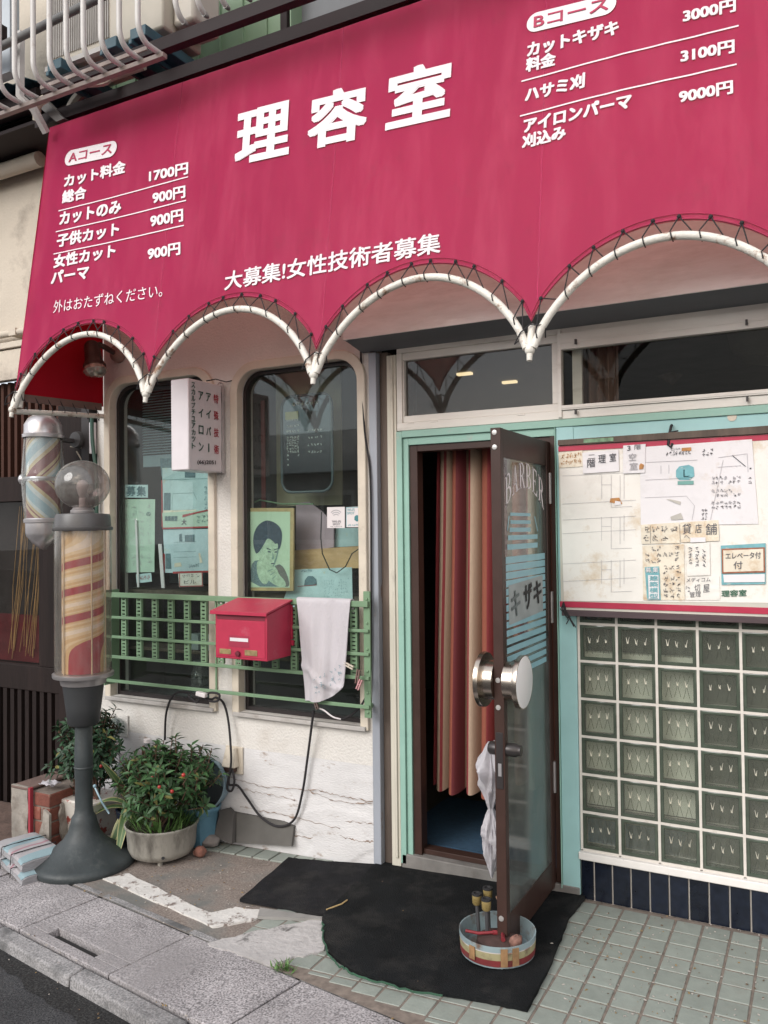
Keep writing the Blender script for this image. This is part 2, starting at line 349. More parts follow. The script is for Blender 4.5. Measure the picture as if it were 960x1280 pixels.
m_kerb = speckle('kerb_concrete', (.26, .25, .25), (.36, .35, .35), (.16, .16, .16), 150, 60, .9, .5, patch=(.10, .10, .10), plo=.5, phi=.65, pscale=6)
m_gap = M('dark_joint', (.022, .021, .02), .95)
m_fore = speckle('old_forecourt_concrete', (.24, .20, .175), (.31, .265, .235), (.165, .135, .115), 130, 34, .9, .5, patch=(.15, .15, .14), plo=.45, phi=.62, pscale=4)
m_tile = M('pale_green_paving_tile', (.25, .275, .245), .55, var=.09, scale=22, island=.10, dirt=(.24, .24, .21), dlo=.55, dhi=.8, dscale=9, bump=.1, bscale=90)
m_grout = M('brown_grout', (.19, .155, .13), .95, var=.3, scale=30)
m_brownground = M('reddish_brown_ground', (.115, .075, .06), .95, var=.3, scale=8, bump=.6, bscale=40)

# ------------------------------------------------------------------ ground, pavement, forecourt
E_ = Vector((.980, -.1977, 0)); N_ = Vector((.1977, .980, 0))        # along the kerb / towards the shop
def sw(e, s, h=0.0):
    p = E_ * e + N_ * s; return Vector((p.x, p.y, gz(p.x) + h))
ES = [-60, -20, -9] + [-8 + .5 * i for i in range(27)] + [8, 20, 60]
b = MB()                                                              # road: one sheet to the horizon
for i in range(len(ES) - 1):
    rows = [-1.570, -2.2, -3.5, -8, -30, -120]
    for a, c in zip(rows, rows[1:]): b.add([sw(ES[i], c, -.055), sw(ES[i + 1], c, -.055), sw(ES[i + 1], a, -.055), sw(ES[i], a, -.055)], [(0, 1, 2, 3)])
b.build('road', m_asphalt, kind='structure')
b = MB()                                                              # earth below everything, up to and under the buildings
for i in range(len(ES) - 1):
    rows = [-1.62, -1.1, 0, 6, 40, 120]
    for a, c in zip(rows, rows[1:]): b.add([sw(ES[i], a, -.07), sw(ES[i + 1], a, -.07), sw(ES[i + 1], c, -.07), sw(ES[i], c, -.07)], [(0, 1, 2, 3)])
b.build('ground', m_gap, kind='structure')
b = MB(); rnd = random.Random(3)                                      # kerb stones
e0 = -7.4
while e0 < 5:
    l = .615; h = rnd.uniform(-.004, .004); j = .006
    b.hexa([sw(e0 + j, -1.575, -.09), sw(e0 + l - j, -1.572 - rnd.random() * .006, -.09), sw(e0 + l - j, -1.503, -.09), sw(e0 + j, -1.503, -.09),
            sw(e0 + j, -1.570 + rnd.random() * .004, -.012 + h), sw(e0 + l - j, -1.568, -.012 + h), sw(e0 + l - j, -1.503, -.006 + h), sw(e0 + j, -1.503, -.006 + h)]); e0 += l
b.build('kerb', m_kerb, bevel=.008, kind='structure')
b = MB(); hole = MB()                                                 # pavement slabs, one with a drain slot
cuts = [-1.765 - .63 * k for k in range(9, 0, -1)] + [-1.765, -1.119, -.505, .115, .735, 1.355, 1.98, 2.6, 3.2]
for i in range(len(cuts) - 1):
    a, c = cuts[i] + .005, cuts[i + 1] - .005; h = rnd.uniform(-.004, .004); s0, s1 = -1.492, -1.130
    def sl(ea, eb, sa, sb): b.hexa([sw(ea, sa, -.08), sw(eb, sa, -.08), sw(eb, sb, -.08), sw(ea, sb, -.08), sw(ea, sa, h), sw(eb, sa, h), sw(eb, sb, h), sw(ea, sb, h)])
    if i == 9:
        da, db, ta, tb = -1.625, -1.285, -1.445, -1.395
        sl(a, c, s0, ta); sl(a, c, tb, s1); sl(a, da, ta, tb); sl(db, c, ta, tb)
    else: sl(a, c, s0, s1)
b.build('sidewalk', m_conc, bevel=.0035, kind='structure')
b = MB()
b.add([sw(-1.62, -1.44, -.028), sw(-1.29, -1.44, -.028), sw(-1.29, -1.40, -.028), sw(-1.62, -1.40, -.028)], [(0, 1, 2, 3)])
b.build('drain_slot', m_gap, kind='structure')
b = MB(); rg = random.Random(12); NS = 160                             # damp dirt lying in the gutter against the kerb
E0 = [-4.5 + 7.5 * k / NS for k in range(NS + 1)]; S0 = [-1.665 - .055 * noise.noise((e * 1.7, 0, 0)) - .03 * noise.noise((e * 7, 3, 0)) - .012 * noise.noise((e * 25, 5, 0)) for e in E0]
for k in range(NS): b.add([sw(E0[k], S0[k], -.0515), sw(E0[k + 1], S0[k + 1], -.0515), sw(E0[k + 1], -1.568, -.0515), sw(E0[k], -1.568, -.0515)], [(0, 1, 2, 3)])
b.build('gutter_dirt', speckle('damp_gutter_dirt', (.022, .021, .021), (.05, .05, .048), (.010, .010, .010), 150, 80, .85, .4), kind='structure')
# forecourt: concrete to the left, tile paving to the right
def ysw(x): return (-1.118 - .1977 * x) / .980                        # building side edge of the pavement at x
b = MB()
xs = [-4.6, -4, -3.4, -2.9, -2.5, -2.1, -1.7, -1.4, -1.2, -1.13]
for x0, x1 in zip(xs, xs[1:]):
    for k in range(6):
        def P(x, t): y = ysw(x) * (1 - t) + .10 * t; return Vector((x, y, gz(x) - .006 + .004 * noise.noise((x * 4, y * 4, 0))))
        b.add([P(x0, k / 6), P(x1, k / 6), P(x1, (k + 1) / 6), P(x0, (k + 1) / 6)], [(0, 1, 2, 3)], 0, True)
b.build('forecourt', m_fore, kind='structure')
b = MB(); xs = [-1.13, -.9, -.6, -.3, 0, .5, 1, 2, 3, 4]
for x0, x1 in zip(xs, xs[1:]): b.add([(x0, ysw(x0), gz(x0) - .0028), (x1, ysw(x1), gz(x1) - .0028), (x1, .1, gz(x1) - .0028), (x0, .1, gz(x0) - .0028)], [(0, 1, 2, 3)])
b.build('tile_bed', m_grout, kind='structure')
b = MB(); rnd = random.Random(5); T = .1005; g = .0044                # paving tiles, each a thin bevelled slab
ix = -12
def tl(x0, x1, y0, y1):
    h = rnd.uniform(-.0012, .0012); b.hexa([(x0, y0, gz(x0) - .02), (x1, y0, gz(x1) - .02), (x1, y1, gz(x1) - .02), (x0, y1, gz(x0) - .02), (x0, y0, gz(x0) + h), (x1, y0, gz(x1) + h), (x1, y1, gz(x1) + h), (x0, y1, gz(x0) + h)])
for ix in range(-12, 24):
    x0 = .069 + (ix - 1) * T + g; x1 = x0 + T - 2 * g
    for iy in range(0, 22):
        y1 = -.022 - iy * T - g; y0 = y1 - T + 2 * g; yl = max(ysw(x0), ysw(x1)) + .045
        if y1 < yl + .01: continue
        if x1 < -1.115: continue
        tl(x0, x1, max(y0, yl), y1)
for k in range(9): tl(-1.90 + k * .102 + g, -1.80 + k * .102 - g, -.125, -.022)       # single row of tiles along the wall foot
b.build('tile_paving', m_tile, bevel=.002, kind='structure')
b = MB()                                                              # concrete edging strip between paving and pavement
for e0 in [-2.4, -1.765, -1.15, -.53, .09, .7, 1.33]:
    b.hexa([sw(e0, -1.115, -.05), sw(e0 + .6, -1.115, -.05), sw(e0 + .6, -1.082, -.05), sw(e0, -1.082, -.05), sw(e0, -1.115, -.004), sw(e0 + .6, -1.113, -.004), sw(e0 + .6, -1.085, -.003), sw(e0, -1.082, -.003)])
b.build('edging_strip', m_kerb, bevel=.004, kind='structure')
def ragged(pts, h, amp=.008, n=10, seed=1):                           # ground polygon with a worn outline, as a thin slab
    rr = random.Random(seed); out = []
    for i in range(len(pts)):
        a, c = Vector(pts[i]), Vector(pts[(i + 1) % len(pts)])
        for k in range(n):
            p = a.lerp(c, k / n); out.append(p + Vector((rr.uniform(-amp, amp), rr.uniform(-amp, amp), 0)))
    return out
def slabpoly(name, pts, mat, h0, h1, kind=None, amp=.008, n=10, seed=1):
    P = ragged(pts, 0, amp, n, seed); b = MB()
    b.prism([(p.x, p.y) for p in P], lambda x, y: Vector((x, y, gz(x) + h1)), (0, 0, h0 - h1)); 
    return b.build(name, mat, kind=kind)
m_whiteline = M('worn_white_line_paint', (.60, .58, .55), .8, var=.1, scale=18, dirt=(.20, .16, .14), dlo=.54, dhi=.6, dscale=15, bump=.3, bscale=60)
m_patch = M('grey_mortar_patch', (.42, .40, .39), .9, var=.14, scale=9, dirt=(.10, .095, .09), dlo=.60, dhi=.68, dscale=6, bump=.6, bscale=40)
slabpoly('white_line', [atg(*q) for q in ((130, 1098), (160, 1092), (262, 1141), (295, 1134), (330, 1138), (318, 1150), (268, 1158))], m_whiteline, -.01, .001, 'structure', .006, 8, 4)
slabpoly('mortar_patch', [atg(*q) for q in ((258, 1181), (300, 1170), (345, 1160), (404, 1150), (407, 1190), (372, 1197), (340, 1209), (300, 1196))], m_patch, -.02, .006, 'structure', .008, 6, 5)

# ------------------------------------------------------------------ the barber shop
shop = thing('barber_shop', 'old barber shop front with white stucco wall, mint green door frame and glass block panel', 'shop', (-.9, 0, 0))
ZT = 3.72
b = MB(); D = .12
W1 = (-2.652, -1.942, .612, 2.362); W2 = (-1.752, -1.036, .606, 2.352)
b.box(-2.765, W1[0], 0, D, .42, ZT); b.box(W1[1], W2[0], 0, D, .42, ZT); b.box(W2[1], -.975, 0, D, .42, ZT)
for W in (W1, W2):
    b.box(W[0], W[1], 0, D, .42, W[2]); b.box(W[0], W[1], 0, D, W[3], ZT)
    for sx, x in ((1, W[0]), (-1, W[1])):
        rr = .115; poly = [(x, W[3])] + [(x + sx * (rr - rr * math.cos(a)), W[3] - rr + rr * math.sin(a)) for a in [math.pi / 2 * k / 8 for k in range(9)]]
        if sx < 0: poly = poly[::-1]
        b.prism(poly, lambda u, v: Vector((u, 0, v)), (0, D, 0))
b.build('stucco_wall', m_stucco, shop)
b = MB()                                                              # lower wall with flaking paint and cracked layers
def foot(a, c):
    x = -2.765 + a * 1.79; z = gz(x) - .06 + c * (.42 - gz(x) + .06); k = max(0, 1 - z / .42)
    cr = noise.noise((x * 2.2, 0, z * 9)) ; st = .006 * math.floor(2.5 * noise.noise((x * 1.3, 3, z * 6)) + 1) * (k if x > -1.75 else k * .3)
    return Vector((x, -.001 - max(0, st) - .004 * abs(cr) * k, z))
b.grid(foot, 150, 46); b.box(-2.765, -.975, .004, D, -.15, .4195)
b.build('wall_foot', m_peel, shop)
def rrect(x0, x1, z0, z1, r, n=8):
    P = [(x0, z0)]
    P += [(x0 + r - r * math.cos(a), z1 - r + r * math.sin(a)) for a in [math.pi / 2 * k / n for k in range(n + 1)]]
    P += [(x1 - r + r * math.sin(a), z1 - r + r * math.cos(a)) for a in [math.pi / 2 * k / n for k in range(n + 1)]]
    return P + [(x1, z0)]
def ring(b, pi, po, y0, y1, mi=0):
    n = len(pi); vs = []
    for (q, y) in ((pi, y0), (po, y0), (po, y1), (pi, y1)): vs += [Vector((u, y, v)) for u, v in q]
    fs = []
    for k in range(4):
        k2 = (k + 1) % 4
        for i in range(n - 1): fs.append((k * n + i, k * n + i + 1, k2 * n + i + 1, k2 * n + i))
    fs += [(0, n, 2 * n, 3 * n), (n - 1, 4 * n - 1, 3 * n - 1, 2 * n - 1)]
    b.add(vs, fs, mi)
for W in (W1, W2):
    b = MB(); w = .042; ring(b, rrect(W[0] + .002, W[1] - .002, W[2] - .02, W[3] - .002, .115), rrect(W[0] - w, W[1] + w, W[2] - .02, W[3] + w, .15), -.02, .03)
    wd = b.build('window_surround', m_trim, shop, bevel=.004)
    b = MB(); ring(b, rrect(W[0] + .022, W[1] - .022, W[2] + .02, W[3] - .022, .1), rrect(W[0] + .003, W[1] - .003, W[2] + .02, W[3] - .003, .113), .035, .075); b.box(W[0] + .003, W[1] - .003, .035, .075, W[2], W[2] + .021)
    wf = b.build('window', m_darkframe, shop)
    b = MB(); b.box(W[0] + .004, W[1] - .004, .050, .054, W[2] + .004, W[3] - .004); b.build('pane', m_glass, wf)
    b = MB(); b.box(W[0] - .03, W[1] + .03, -.032, .034, W[2] - .022, W[2] - .001); b.build('window_sill', m_sillgrey, shop, bevel=.003)
def crack(px, seed, w=.0026):
    rr = random.Random(seed); P = [at(x, y, -.0125) for x, y in px]; Q = []
    for a, c in zip(P, P[1:]):
        for k in range(14): Q.append(a.lerp(c, k / 14) + Vector((0, 0, rr.uniform(-.005, .005))))
    b = MB()
    for i in range(len(Q) - 1):
        w0, w1 = w * (.25 + noise.noise(Q[i] * 30) ** 2 * 3), w * (.25 + noise.noise(Q[i + 1] * 30) ** 2 * 3)
        b.add([Q[i] - Vector((0, 0, w0)), Q[i + 1] - Vector((0, 0, w1)), Q[i + 1] + Vector((0, 0, w1)), Q[i] + Vector((0, 0, w0))], [(0, 1, 2, 3)])
    b.build('wall_crack', m_crack, shop)
m_crack = M('crack_brown', (.24, .17, .13), .95, var=.4, scale=40)  # brown of the flat strips that draw the wall cracks
for i, c in enumerate((((288, 972), (330, 984), (396, 988), (430, 996), (469, 1003)), ((296, 985), (330, 992), (372, 1000)), ((385, 988), (420, 1002), (468, 1005)), ((300, 1008), (360, 1020), (430, 1037)), ((432, 1026), (452, 1028), (470, 1031)), ((300, 1030), (345, 1041), (395, 1048)), ((425, 1045), (450, 1052), (468, 1052)))): crack(c, i)
# posts and frames right of the wall
b = MB(); b.box(-.973, -.932, -.02, .05, -.05, 2.36); b.build('corner_post', m_steelblue, shop, bevel=.003)
b = MB(); b.box(-.930, -.886, .012, .06, -.05, 2.36); b.build('wood_post', m_oldwood, shop, bevel=.002)
b = MB(); b.box(-.884, -.836, -.006, .06, -.05, 2.34); b.box(-.862, -.848, -.014, -.007, .02, 2.33); b.build('cream_post', m_cream, shop, bevel=.003)
b = MB(); b.box(-.834, -.806, -.012, .06, .0, 1.98); b.box(-.8055, -.778, .0, .06, .0, 1.95); b.box(-.806, 1.7, -.012, .06, 1.951, 1.982); b.box(-.778, -.083, 0, .06, 1.916, 1.95)
b.box(-.086, -.082, -.016, .06, 0.03, 1.95)
b.build('green_frame', m_green, shop, bevel=.002)
b = MB(); b.box(-.081, -.008, -.008, .06, 0, 1.95); b.box(-.083, 1.7, -.004, .06, 1.86, 1.9505); b.build('mint_post', m_greenlt, shop, bevel=.002)
b = MB(); b.box(-.7775, -.738, .01, .07, .045, 1.9155); b.box(-.738, -.111, .01, .07, 1.885, 1.9155); b.box(-.111, -.087, .0, .07, .045, 1.9155); b.box(-.738, -.111, .03, .09, .045, .068)
b.build('door_frame', m_brownal, shop, bevel=.002)
b = MB(); b.box(-.83, -.01, -.012, .13, -.06, .044); b.build('door_step', M('grey_threshold', (.17, .16, .15), .8, var=.2, scale=12, dirt=(.08, .07, .06)), shop, bevel=.004)
# transom windows
b = MB(); b.box(-.834, 1.7, -.004, .06, 1.984, 2.02); b.box(-.834, -.806, -.002, .06, 2.02, 2.345); b.box(-.834, 1.7, .0, .07, 2.345, 2.40)
b.box(-.806, -.072, .005, .05, 2.0205, 2.052); b.box(-.806, -.072, .005, .05, 2.31, 2.3445); b.box(-.806, -.798, .005, .05, 2.052, 2.31); b.box(-.098, -.073, .005, .05, 2.052, 2.31)
for k in (-.66, -.25, -.78): b.box(k, k + .035, -.006, .004, 2.012, 2.019)
tr = b.build('transom_window', m_whitealu, shop, bevel=.0025)
b = MB(); b.box(-.798, -.098, .026, .030, 2.052, 2.31); b.build('pane', glass('transom_glass', (.58, .57, .55), 1.52, .0, 1.3, dust=.05), tr)
b = MB(); b.box(-.070, -.054, -.012, .03, 1.99, 2.36); b.box(-.054, 1.7, -.012, .03, 2.0205, 2.040); b.box(-.054, 1.7, -.014, -.012, 2.026, 2.034); b.box(-.054, 1.7, -.012, .03, 2.275, 2.344); b.box(-.054, 1.7, -.014, -.012, 2.30, 2.31)
tr2 = b.build('transom_window', m_whitealu, shop, bevel=.0025)
b = MB(); b.box(-.054, 1.7, .012, .016, 2.041, 2.274); b.build('pane', glass('clear_transom_glass', (.85, .86, .84), 1.5, .0, .22), tr2)
b = MB(); b.box(-.02, .02, .04, .06, 2.03, 2.29); b.build('mullion', m_whitealu, shop)
b = MB()
for px, py in ((853, 90 ), (720, 187), (857, 472), (720, 538)):
    p = at(720 + (px if px < 900 else 0) / 4 if px != 720 else 720, 380 + py / 4, -.014); b.box(p.x - .004, p.x + .004, -.024, -.0125, p.z - .012, p.z + .008)
b.build('window_catch', m_darkframe, tr2)
# shutter box over the door
b = MB(); b.hexa([(-1.012, -.185, 2.394), (1.9, -.185, 2.394), (1.9, -.175, 2.394), (-1.012, -.175, 2.394), (-1.012, -.185, 3.15), (1.9, -.185, 3.15), (1.9, -.175, 3.15), (-1.012, -.175, 3.15)], 0)
b.box(-1.012, -1.0, -.1745, -.001, 2.394, 3.15, 0); b.box(-1.012, 1.9, -.1745, -.001, 3.139, 3.15, 0)
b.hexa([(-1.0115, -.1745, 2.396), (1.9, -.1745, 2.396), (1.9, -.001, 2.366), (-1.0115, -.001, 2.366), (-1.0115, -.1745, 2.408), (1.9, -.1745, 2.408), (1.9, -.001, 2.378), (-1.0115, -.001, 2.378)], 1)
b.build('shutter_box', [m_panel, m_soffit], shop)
b = MB(); b.box(-.974, 1.7, .06, .12, 2.40, ZT); b.build('upper_wall', m_stucco, shop)
# right hand wall: panel behind the board, glass blocks, sill, plinth
b = MB(); b.box(-.008, 1.7, .03, .1, 1.2855, 1.86); b.build('side_wall', m_stucco, shop)
b = MB(); NC, NR, P_ = 7, 7, .155; J = .005
for i in range(NC + 1): b.box(i * P_ - J - .001, i * P_ + J - .001, .001, .085, .2, 1.285)
for j in range(NR + 1):
    for i in range(NC): b.box(i * P_ + J - .001, (i + 1) * P_ - J - .001, .001, .085, .2 + j * P_ - J, .2 + j * P_ + J)
gw = b.build('glass_block_wall', m_mortar, shop)
m_gb, nt, N, L, B = nodes('glass_block'); N.remove(B)
tr_ = N.new('ShaderNodeBsdfTransparent'); tr_.inputs['Color'].default_value = (.965, .98, .95, 1); gl_ = N.new('ShaderNodeBsdfGlossy'); gl_.inputs['Roughness'].default_value = .06
df_ = N.new('ShaderNodeBsdfDiffuse'); df_.inputs['Color'].default_value = (.26, .28, .23, 1); fr_ = schlick(N, L, .05)
m1_ = N.new('ShaderNodeMixShader'); m1_.inputs['Fac'].default_value = .22; m2_ = N.new('ShaderNodeMixShader')
L.new(tr_.outputs[0], m1_.inputs[1]); L.new(df_.outputs[0], m1_.inputs[2]); L.new(fr_.outputs[0], m2_.inputs['Fac']); L.new(m1_.outputs[0], m2_.inputs[1]); L.new(gl_.outputs[0], m2_.inputs[2]); L.new(m2_.outputs[0], N['Material Output'].inputs['Surface'])
m_gbrim = M('glass_block_rim', (.065, .082, .062), .15, var=.2, scale=20, spec=.6)
m_gbrib = M('glass_block_rib', (.06, .065, .055), .1, var=.2, scale=20, spec=.6)
m_gbglint = M('glass_block_glint', (.90, .86, .76), .5, metal=1.0, var=.05)  # pale metal slivers shaped as the highlights on the ribs
h = P_ / 2 - J; sq = lambda k: [(-k, -k), (k, -k), (k, k), (-k, k)]
def glass_block(seed):                                                # one block about its centre: dished rim, clear field, pinched ribs, glint slivers
    b = MB(); rr = random.Random(seed)
    def sqring(k0, y0, k1, y1, mi):
        vs = [Vector((u, y0, v)) for u, v in sq(k0)] + [Vector((u, y1, v)) for u, v in sq(k1)]
        b.add(vs, [(i, (i + 1) % 4, 4 + (i + 1) % 4, 4 + i) for i in range(4)], mi)
    sqring(h, .012, h, .0045, 1); sqring(h, .0045, h - .004, .002, 1); sqring(h - .004, .002, h - .012, .002, 1); sqring(h - .012, .002, h - .014, .006, 1)
    k = h - .014; NG = 14
    def field(a, c):                                                  # softly wavy front glass
        x = -k + 2 * k * a; z = -k + 2 * k * c; e = min(a, 1 - a, c, 1 - c) * 6
        return Vector((x, .006 - min(1, e) * (.0012 * math.sin((x / .034) * 6.28) * (.4 + abs(z) / k) + .0012 * noise.noise((x * 30 + seed, z * 30, 0))), z))
    b.grid(field, NG, NG, 0)
    sqring(h, .075, h, .012, 1); b.add([(-h, .075, -h), (h, .075, -h), (h, .075, h), (-h, .075, h)], [(0, 1, 2, 3)], 0)
    for cx in (-.034, 0, .034):
        z0 = .004 + rr.uniform(-.005, .005)
        for s in (-1, 1):
            g0, g1 = rr.uniform(-.10, .02), rr.uniform(.2, .62); w_ = lambda t: .0012 + .0108 * abs(t) ** 1.2; Z = lambda t: z0 + t * .046
            b.tube([(cx + s * w_(t), .0060, Z(t)) for t in [-1, -.8, -.6, -.4, -.25, g0 - .03]], .0010, 4, 2, r2=.0007)
            b.tube([(cx + s * w_(t), .0045, Z(t)) for t in [g0, g0 * .6 + g1 * .4, g0 * .3 + g1 * .7, g1]], rr.uniform(.0016, .0024), 5, 3, r2=.0006)
            b.tube([(cx + s * w_(t), .0060, Z(t)) for t in [g1 + .03, .7, .95]], .0008, 4, 2)
    return b
protos = []
for q in range(5):
    o = glass_block(q + 1).build('glass_block', [m_gb, m_gbrim, m_gbrib, m_gbglint], gw); protos.append(o)
rr = random.Random(77); cells = [(i, j) for j in range(NR) for i in range(NC)]; rr.shuffle(cells)
for n_, (i, j) in enumerate(cells):
    o = protos[n_] if n_ < 5 else rr.choice(protos).copy()
    if n_ >= 5: COL.objects.link(o); o.parent = gw
    o.location = ((i + .5) * P_ - .001, 0, .2 + (j + .5) * P_)
b = MB(); b.box(-.012, 1.7, -.018, .085, .163, .1945); b.build('block_sill', m_sillwhite, shop, bevel=.004)
b = MB(); b.box(-.006, 1.7, .004, .08, -.03, .1625, 1); x = -.006
while x < 1.65:
    x1 = .049 if x < 0 else x + .0735; b.box(x + .003, x1 - .003, -.006, .0035, .002, .160, 0); x = x1
b.build('tiled_plinth', [m_navy, m_mortar], shop, bevel=.0012)
# the dark room behind
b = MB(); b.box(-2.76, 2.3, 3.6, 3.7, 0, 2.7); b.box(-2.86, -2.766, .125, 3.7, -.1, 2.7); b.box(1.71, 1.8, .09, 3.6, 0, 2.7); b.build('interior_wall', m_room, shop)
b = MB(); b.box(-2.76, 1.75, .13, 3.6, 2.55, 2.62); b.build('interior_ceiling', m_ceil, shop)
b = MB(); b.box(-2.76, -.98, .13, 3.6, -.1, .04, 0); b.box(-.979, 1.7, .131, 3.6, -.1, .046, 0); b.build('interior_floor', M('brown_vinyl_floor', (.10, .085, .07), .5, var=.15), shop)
b = MB(); b.box(-.95, .3, .135, .80, .0465, .054); tag(b.build('entrance_carpet', M('blue_carpet', (.03, .075, .13), .95, var=.2, scale=40, bump=.5, bscale=300)), 'dark blue carpet just inside the open door', 'carpet')
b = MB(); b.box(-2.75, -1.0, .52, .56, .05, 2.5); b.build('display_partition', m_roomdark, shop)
b = MB(); b.box(-2.70, -1.03, .13, .52, 1.17, 1.20); b.build('display_shelf', m_oldwood, shop)
b = MB(); b.box(-2.70, -1.03, .13, .5, .545, .58); b.build('display_ledge', m_soffit, shop)
# ------------------------------------------------------------------ awning
m_seam = M('darker_seam', (.40, .026, .095), .8)
m_letter_red = M('crimson_on_pill', (.40, .03, .085), .7, var=.05)
m_awn = cloth('crimson_awning_cloth', (.44, .016, .108), .54, (.98, .74, .68), var=.07, scale=2.2, stretch=(1, 1, .12), bump=.08, bscale=500, dirt=(.58, .075, .185), dlo=.46, dhi=.72, dscale=9, damt=.6, grime=(.24, .05, .09, 7, .56, .80, .5))
m_awnside = cloth('red_side_cloth', (.42, .012, .03), .45, var=.06)
m_white = M('white_lettering', (.74, .69, .71), .75, var=.05, scale=12, dirt=(.56, .36, .42), dlo=.60, dhi=.78, dscale=22, damt=.7)
m_tubew = M('rusty_white_tube', (.66, .63, .57), .5, var=.08, scale=12, dirt=(.22, .11, .055), dlo=.555, dhi=.66, dscale=14, bump=.25, bscale=90)
m_rope = M('dark_cord', (.022, .02, .022), .9)
SA = Vector((0, -.6, 2.152)); SD = Vector((0, .235, 1.573)).normalized(); SN = Vector((0, -SD.z, SD.y))
def aw(x, v, off=0.0): return Vector((x, SA.y, SA.z)) + SD * v + SN * off
awning = thing('awning', 'crimson shop awning with white price lettering and scalloped white tube hem', 'awning', (-.42, -.3, 2.15))
AX0, AP, ANS = -2.712, .905, 5
AX1 = AX0 + AP * ANS; VT = 1.565
def cusp(i): return AX0 + AP * i
def tt(x):
    f = ((x - AX0) / AP); f -= min(ANS - 1, max(0, math.floor(f + 1e-6))); return 2 * f - 1
def rip(x, c): return .004 * math.sin(x * 3.1) * math.sin(c * 3.1) + .010 * noise.noise((x * 2, c * 1.1, 0)) * math.sin(min(1, c * 1.2) * math.pi) + .002 * noise.noise((x * 14, c * 1.7, 2))
def hem(x, base, hgt): return base + hgt * max(0, 1 - abs(tt(x)) ** 2) ** .75
def canopy(a, c):
    x = AX0 + (AX1 - AX0) * a; v0 = hem(x, .112, .288); v = v0 + (VT - v0) * c
    return aw(x, v, rip(x, c))
b = MB(); b.grid(canopy, 24 * ANS, 14, thick=.003); cn_ = b.build('canopy', m_awn, awning)
b = MB(); b.grid(lambda a, c: Vector((AX0 + (AX1 - AX0) * a, aw(0, VT).y + (0 - aw(0, VT).y) * c, aw(0, VT).z + .12 * c - .002)), 20, 2, thick=.003); b.build('top_cloth', m_awn, awning)
for x in (AX0, AX1):
    b = MB()
    def side(a, c):
        v = .05 + (VT - .055) * c; p = aw(x, v); y = p.y + (-.004 - p.y) * a; return Vector((x + .004 * math.sin(a * 3.1) * math.sin(c * 3.1), y, p.z + a * (.045 * (1 - c) + .1 * c)))
    b.grid(side, 8, 10, thick=.002); b.build('side_cloth', m_awnside, awning)
b = MB()                                                              # stitched double hem
pts = [aw(AX0 + (AX1 - AX0) * i / 200, hem(AX0 + (AX1 - AX0) * i / 200, .112, .288) + .022, .003) for i in range(201)]
b.tube(pts, .0015, 4)
pts = [aw(AX0 + (AX1 - AX0) * i / 200, hem(AX0 + (AX1 - AX0) * i / 200, .112, .288) + .004, .003) for i in range(201)]
b.tube(pts, .0028, 5, 0); b.build('hem', M('darker_hem', (.30, .02, .06), .8), awning)
TR = .0148
for i in range(ANS):                                                  # one bent tube per scallop
    b = MB(); P = []
    for k in range(33):
        t = -1 + 2 * k / 32; x = cusp(i) + AP / 2 + t * (AP / 2 - .012); v = .333 * max(0, 1 - t * t) ** .75 + .012
        P.append(aw(x, v, .006))
    b.tube(P, TR, 10); b.build('frame_tube', m_tubew, awning)
b = MB()
for i in range(ANS + 1):
    b.tube([aw(cusp(i), -.035, .006), aw(cusp(i), -.012, .006), aw(cusp(i), .04, .004), aw(cusp(i), .10, -.012)], .010, 10, r2=.014)
    b.sphere(aw(cusp(i), .004, .006), .019, 10, 6)
for x in (AX0, AX1):
    b.tube([aw(x, -.004, .0), Vector((x, -.3, 2.172)), Vector((x + .01, -.005, 2.19))], .0135, 10)
    xi = x + (.02 if x < 0 else -.02); b.tube([aw(xi, 0.02, -.02), aw(xi, VT, -.022)], .0135, 10)
b.tube([aw(AX0, VT - .02, -.018), aw(AX1, VT - .02, -.018)], .0135, 8)
b.build('frame_joint', m_tubew, awning)
for i in range(ANS):                                                  # cord laced between eyelets and tube
    b = MB()
    lr = random.Random(i + 50); ts = [-.93 + 1.86 * k / 9 + lr.uniform(-.025, .025) for k in range(10)]
    for k, t in enumerate(ts):
        x = cusp(i) + AP / 2 + t * AP / 2; e = aw(x, hem(x, .112, .288) + .012, .006); b.sphere(e, .0075, 6, 4)
        for dt, w in ((-.055 + lr.uniform(-.03, .03), 1), (.085 + lr.uniform(-.03, .03), 0)):
            t2 = max(-.97, min(.97, t + dt)); x2 = cusp(i) + AP / 2 + t2 * (AP / 2 - .012); v = .333 * max(0, 1 - t2 * t2) ** .75 + .012
            q = aw(x2, v, .006); b.tube([e, aw(x2, v + TR * .6, .025) , aw(x2 + .004, v - TR * .7, .022), aw(x2 + .006, v - TR, -.004)] if w else [e, aw(x2, v + TR, .012), aw(x2, v + TR * .3, -.010)], .0024, 5)
    c = cusp(i)
    for s in (-1, 1): b.tube([aw(c, .098, .01), aw(c + s * .03, .075 + .01 * s, .026), aw(c + s * .055, .060 + .03 * s, .012), aw(c + s * .05, .05, -.012)], .0026, 5)
    b.build('lacing_cord', m_rope, awning)
b = MB()
for k in range(7):
    y = -.55 + .08 * k; b.tube([(AX0 + .004, y, 2.235 + k * .001), (AX0 + .018, y + .02, 2.19), (AX0 + .004, y + .03, 2.162), (AX0 - .014, y + .035, 2.18)], .0024, 5)
b.build('lacing_cord', m_rope, awning)
b = MB(); b.hexa([(AX0 - .003, -.56, 2.205), (AX0 + .006, -.56, 2.205), (AX0 + .006, -.02, 2.222), (AX0 - .003, -.02, 2.222), (AX0 - .003, -.56, 2.243), (AX0 + .006, -.56, 2.243), (AX0 + .006, -.02, 2.262), (AX0 - .003, -.02, 2.262)]); b.build('side_hem', M('dirty_hem', (.16, .10, .085), .8, var=.3), awning)
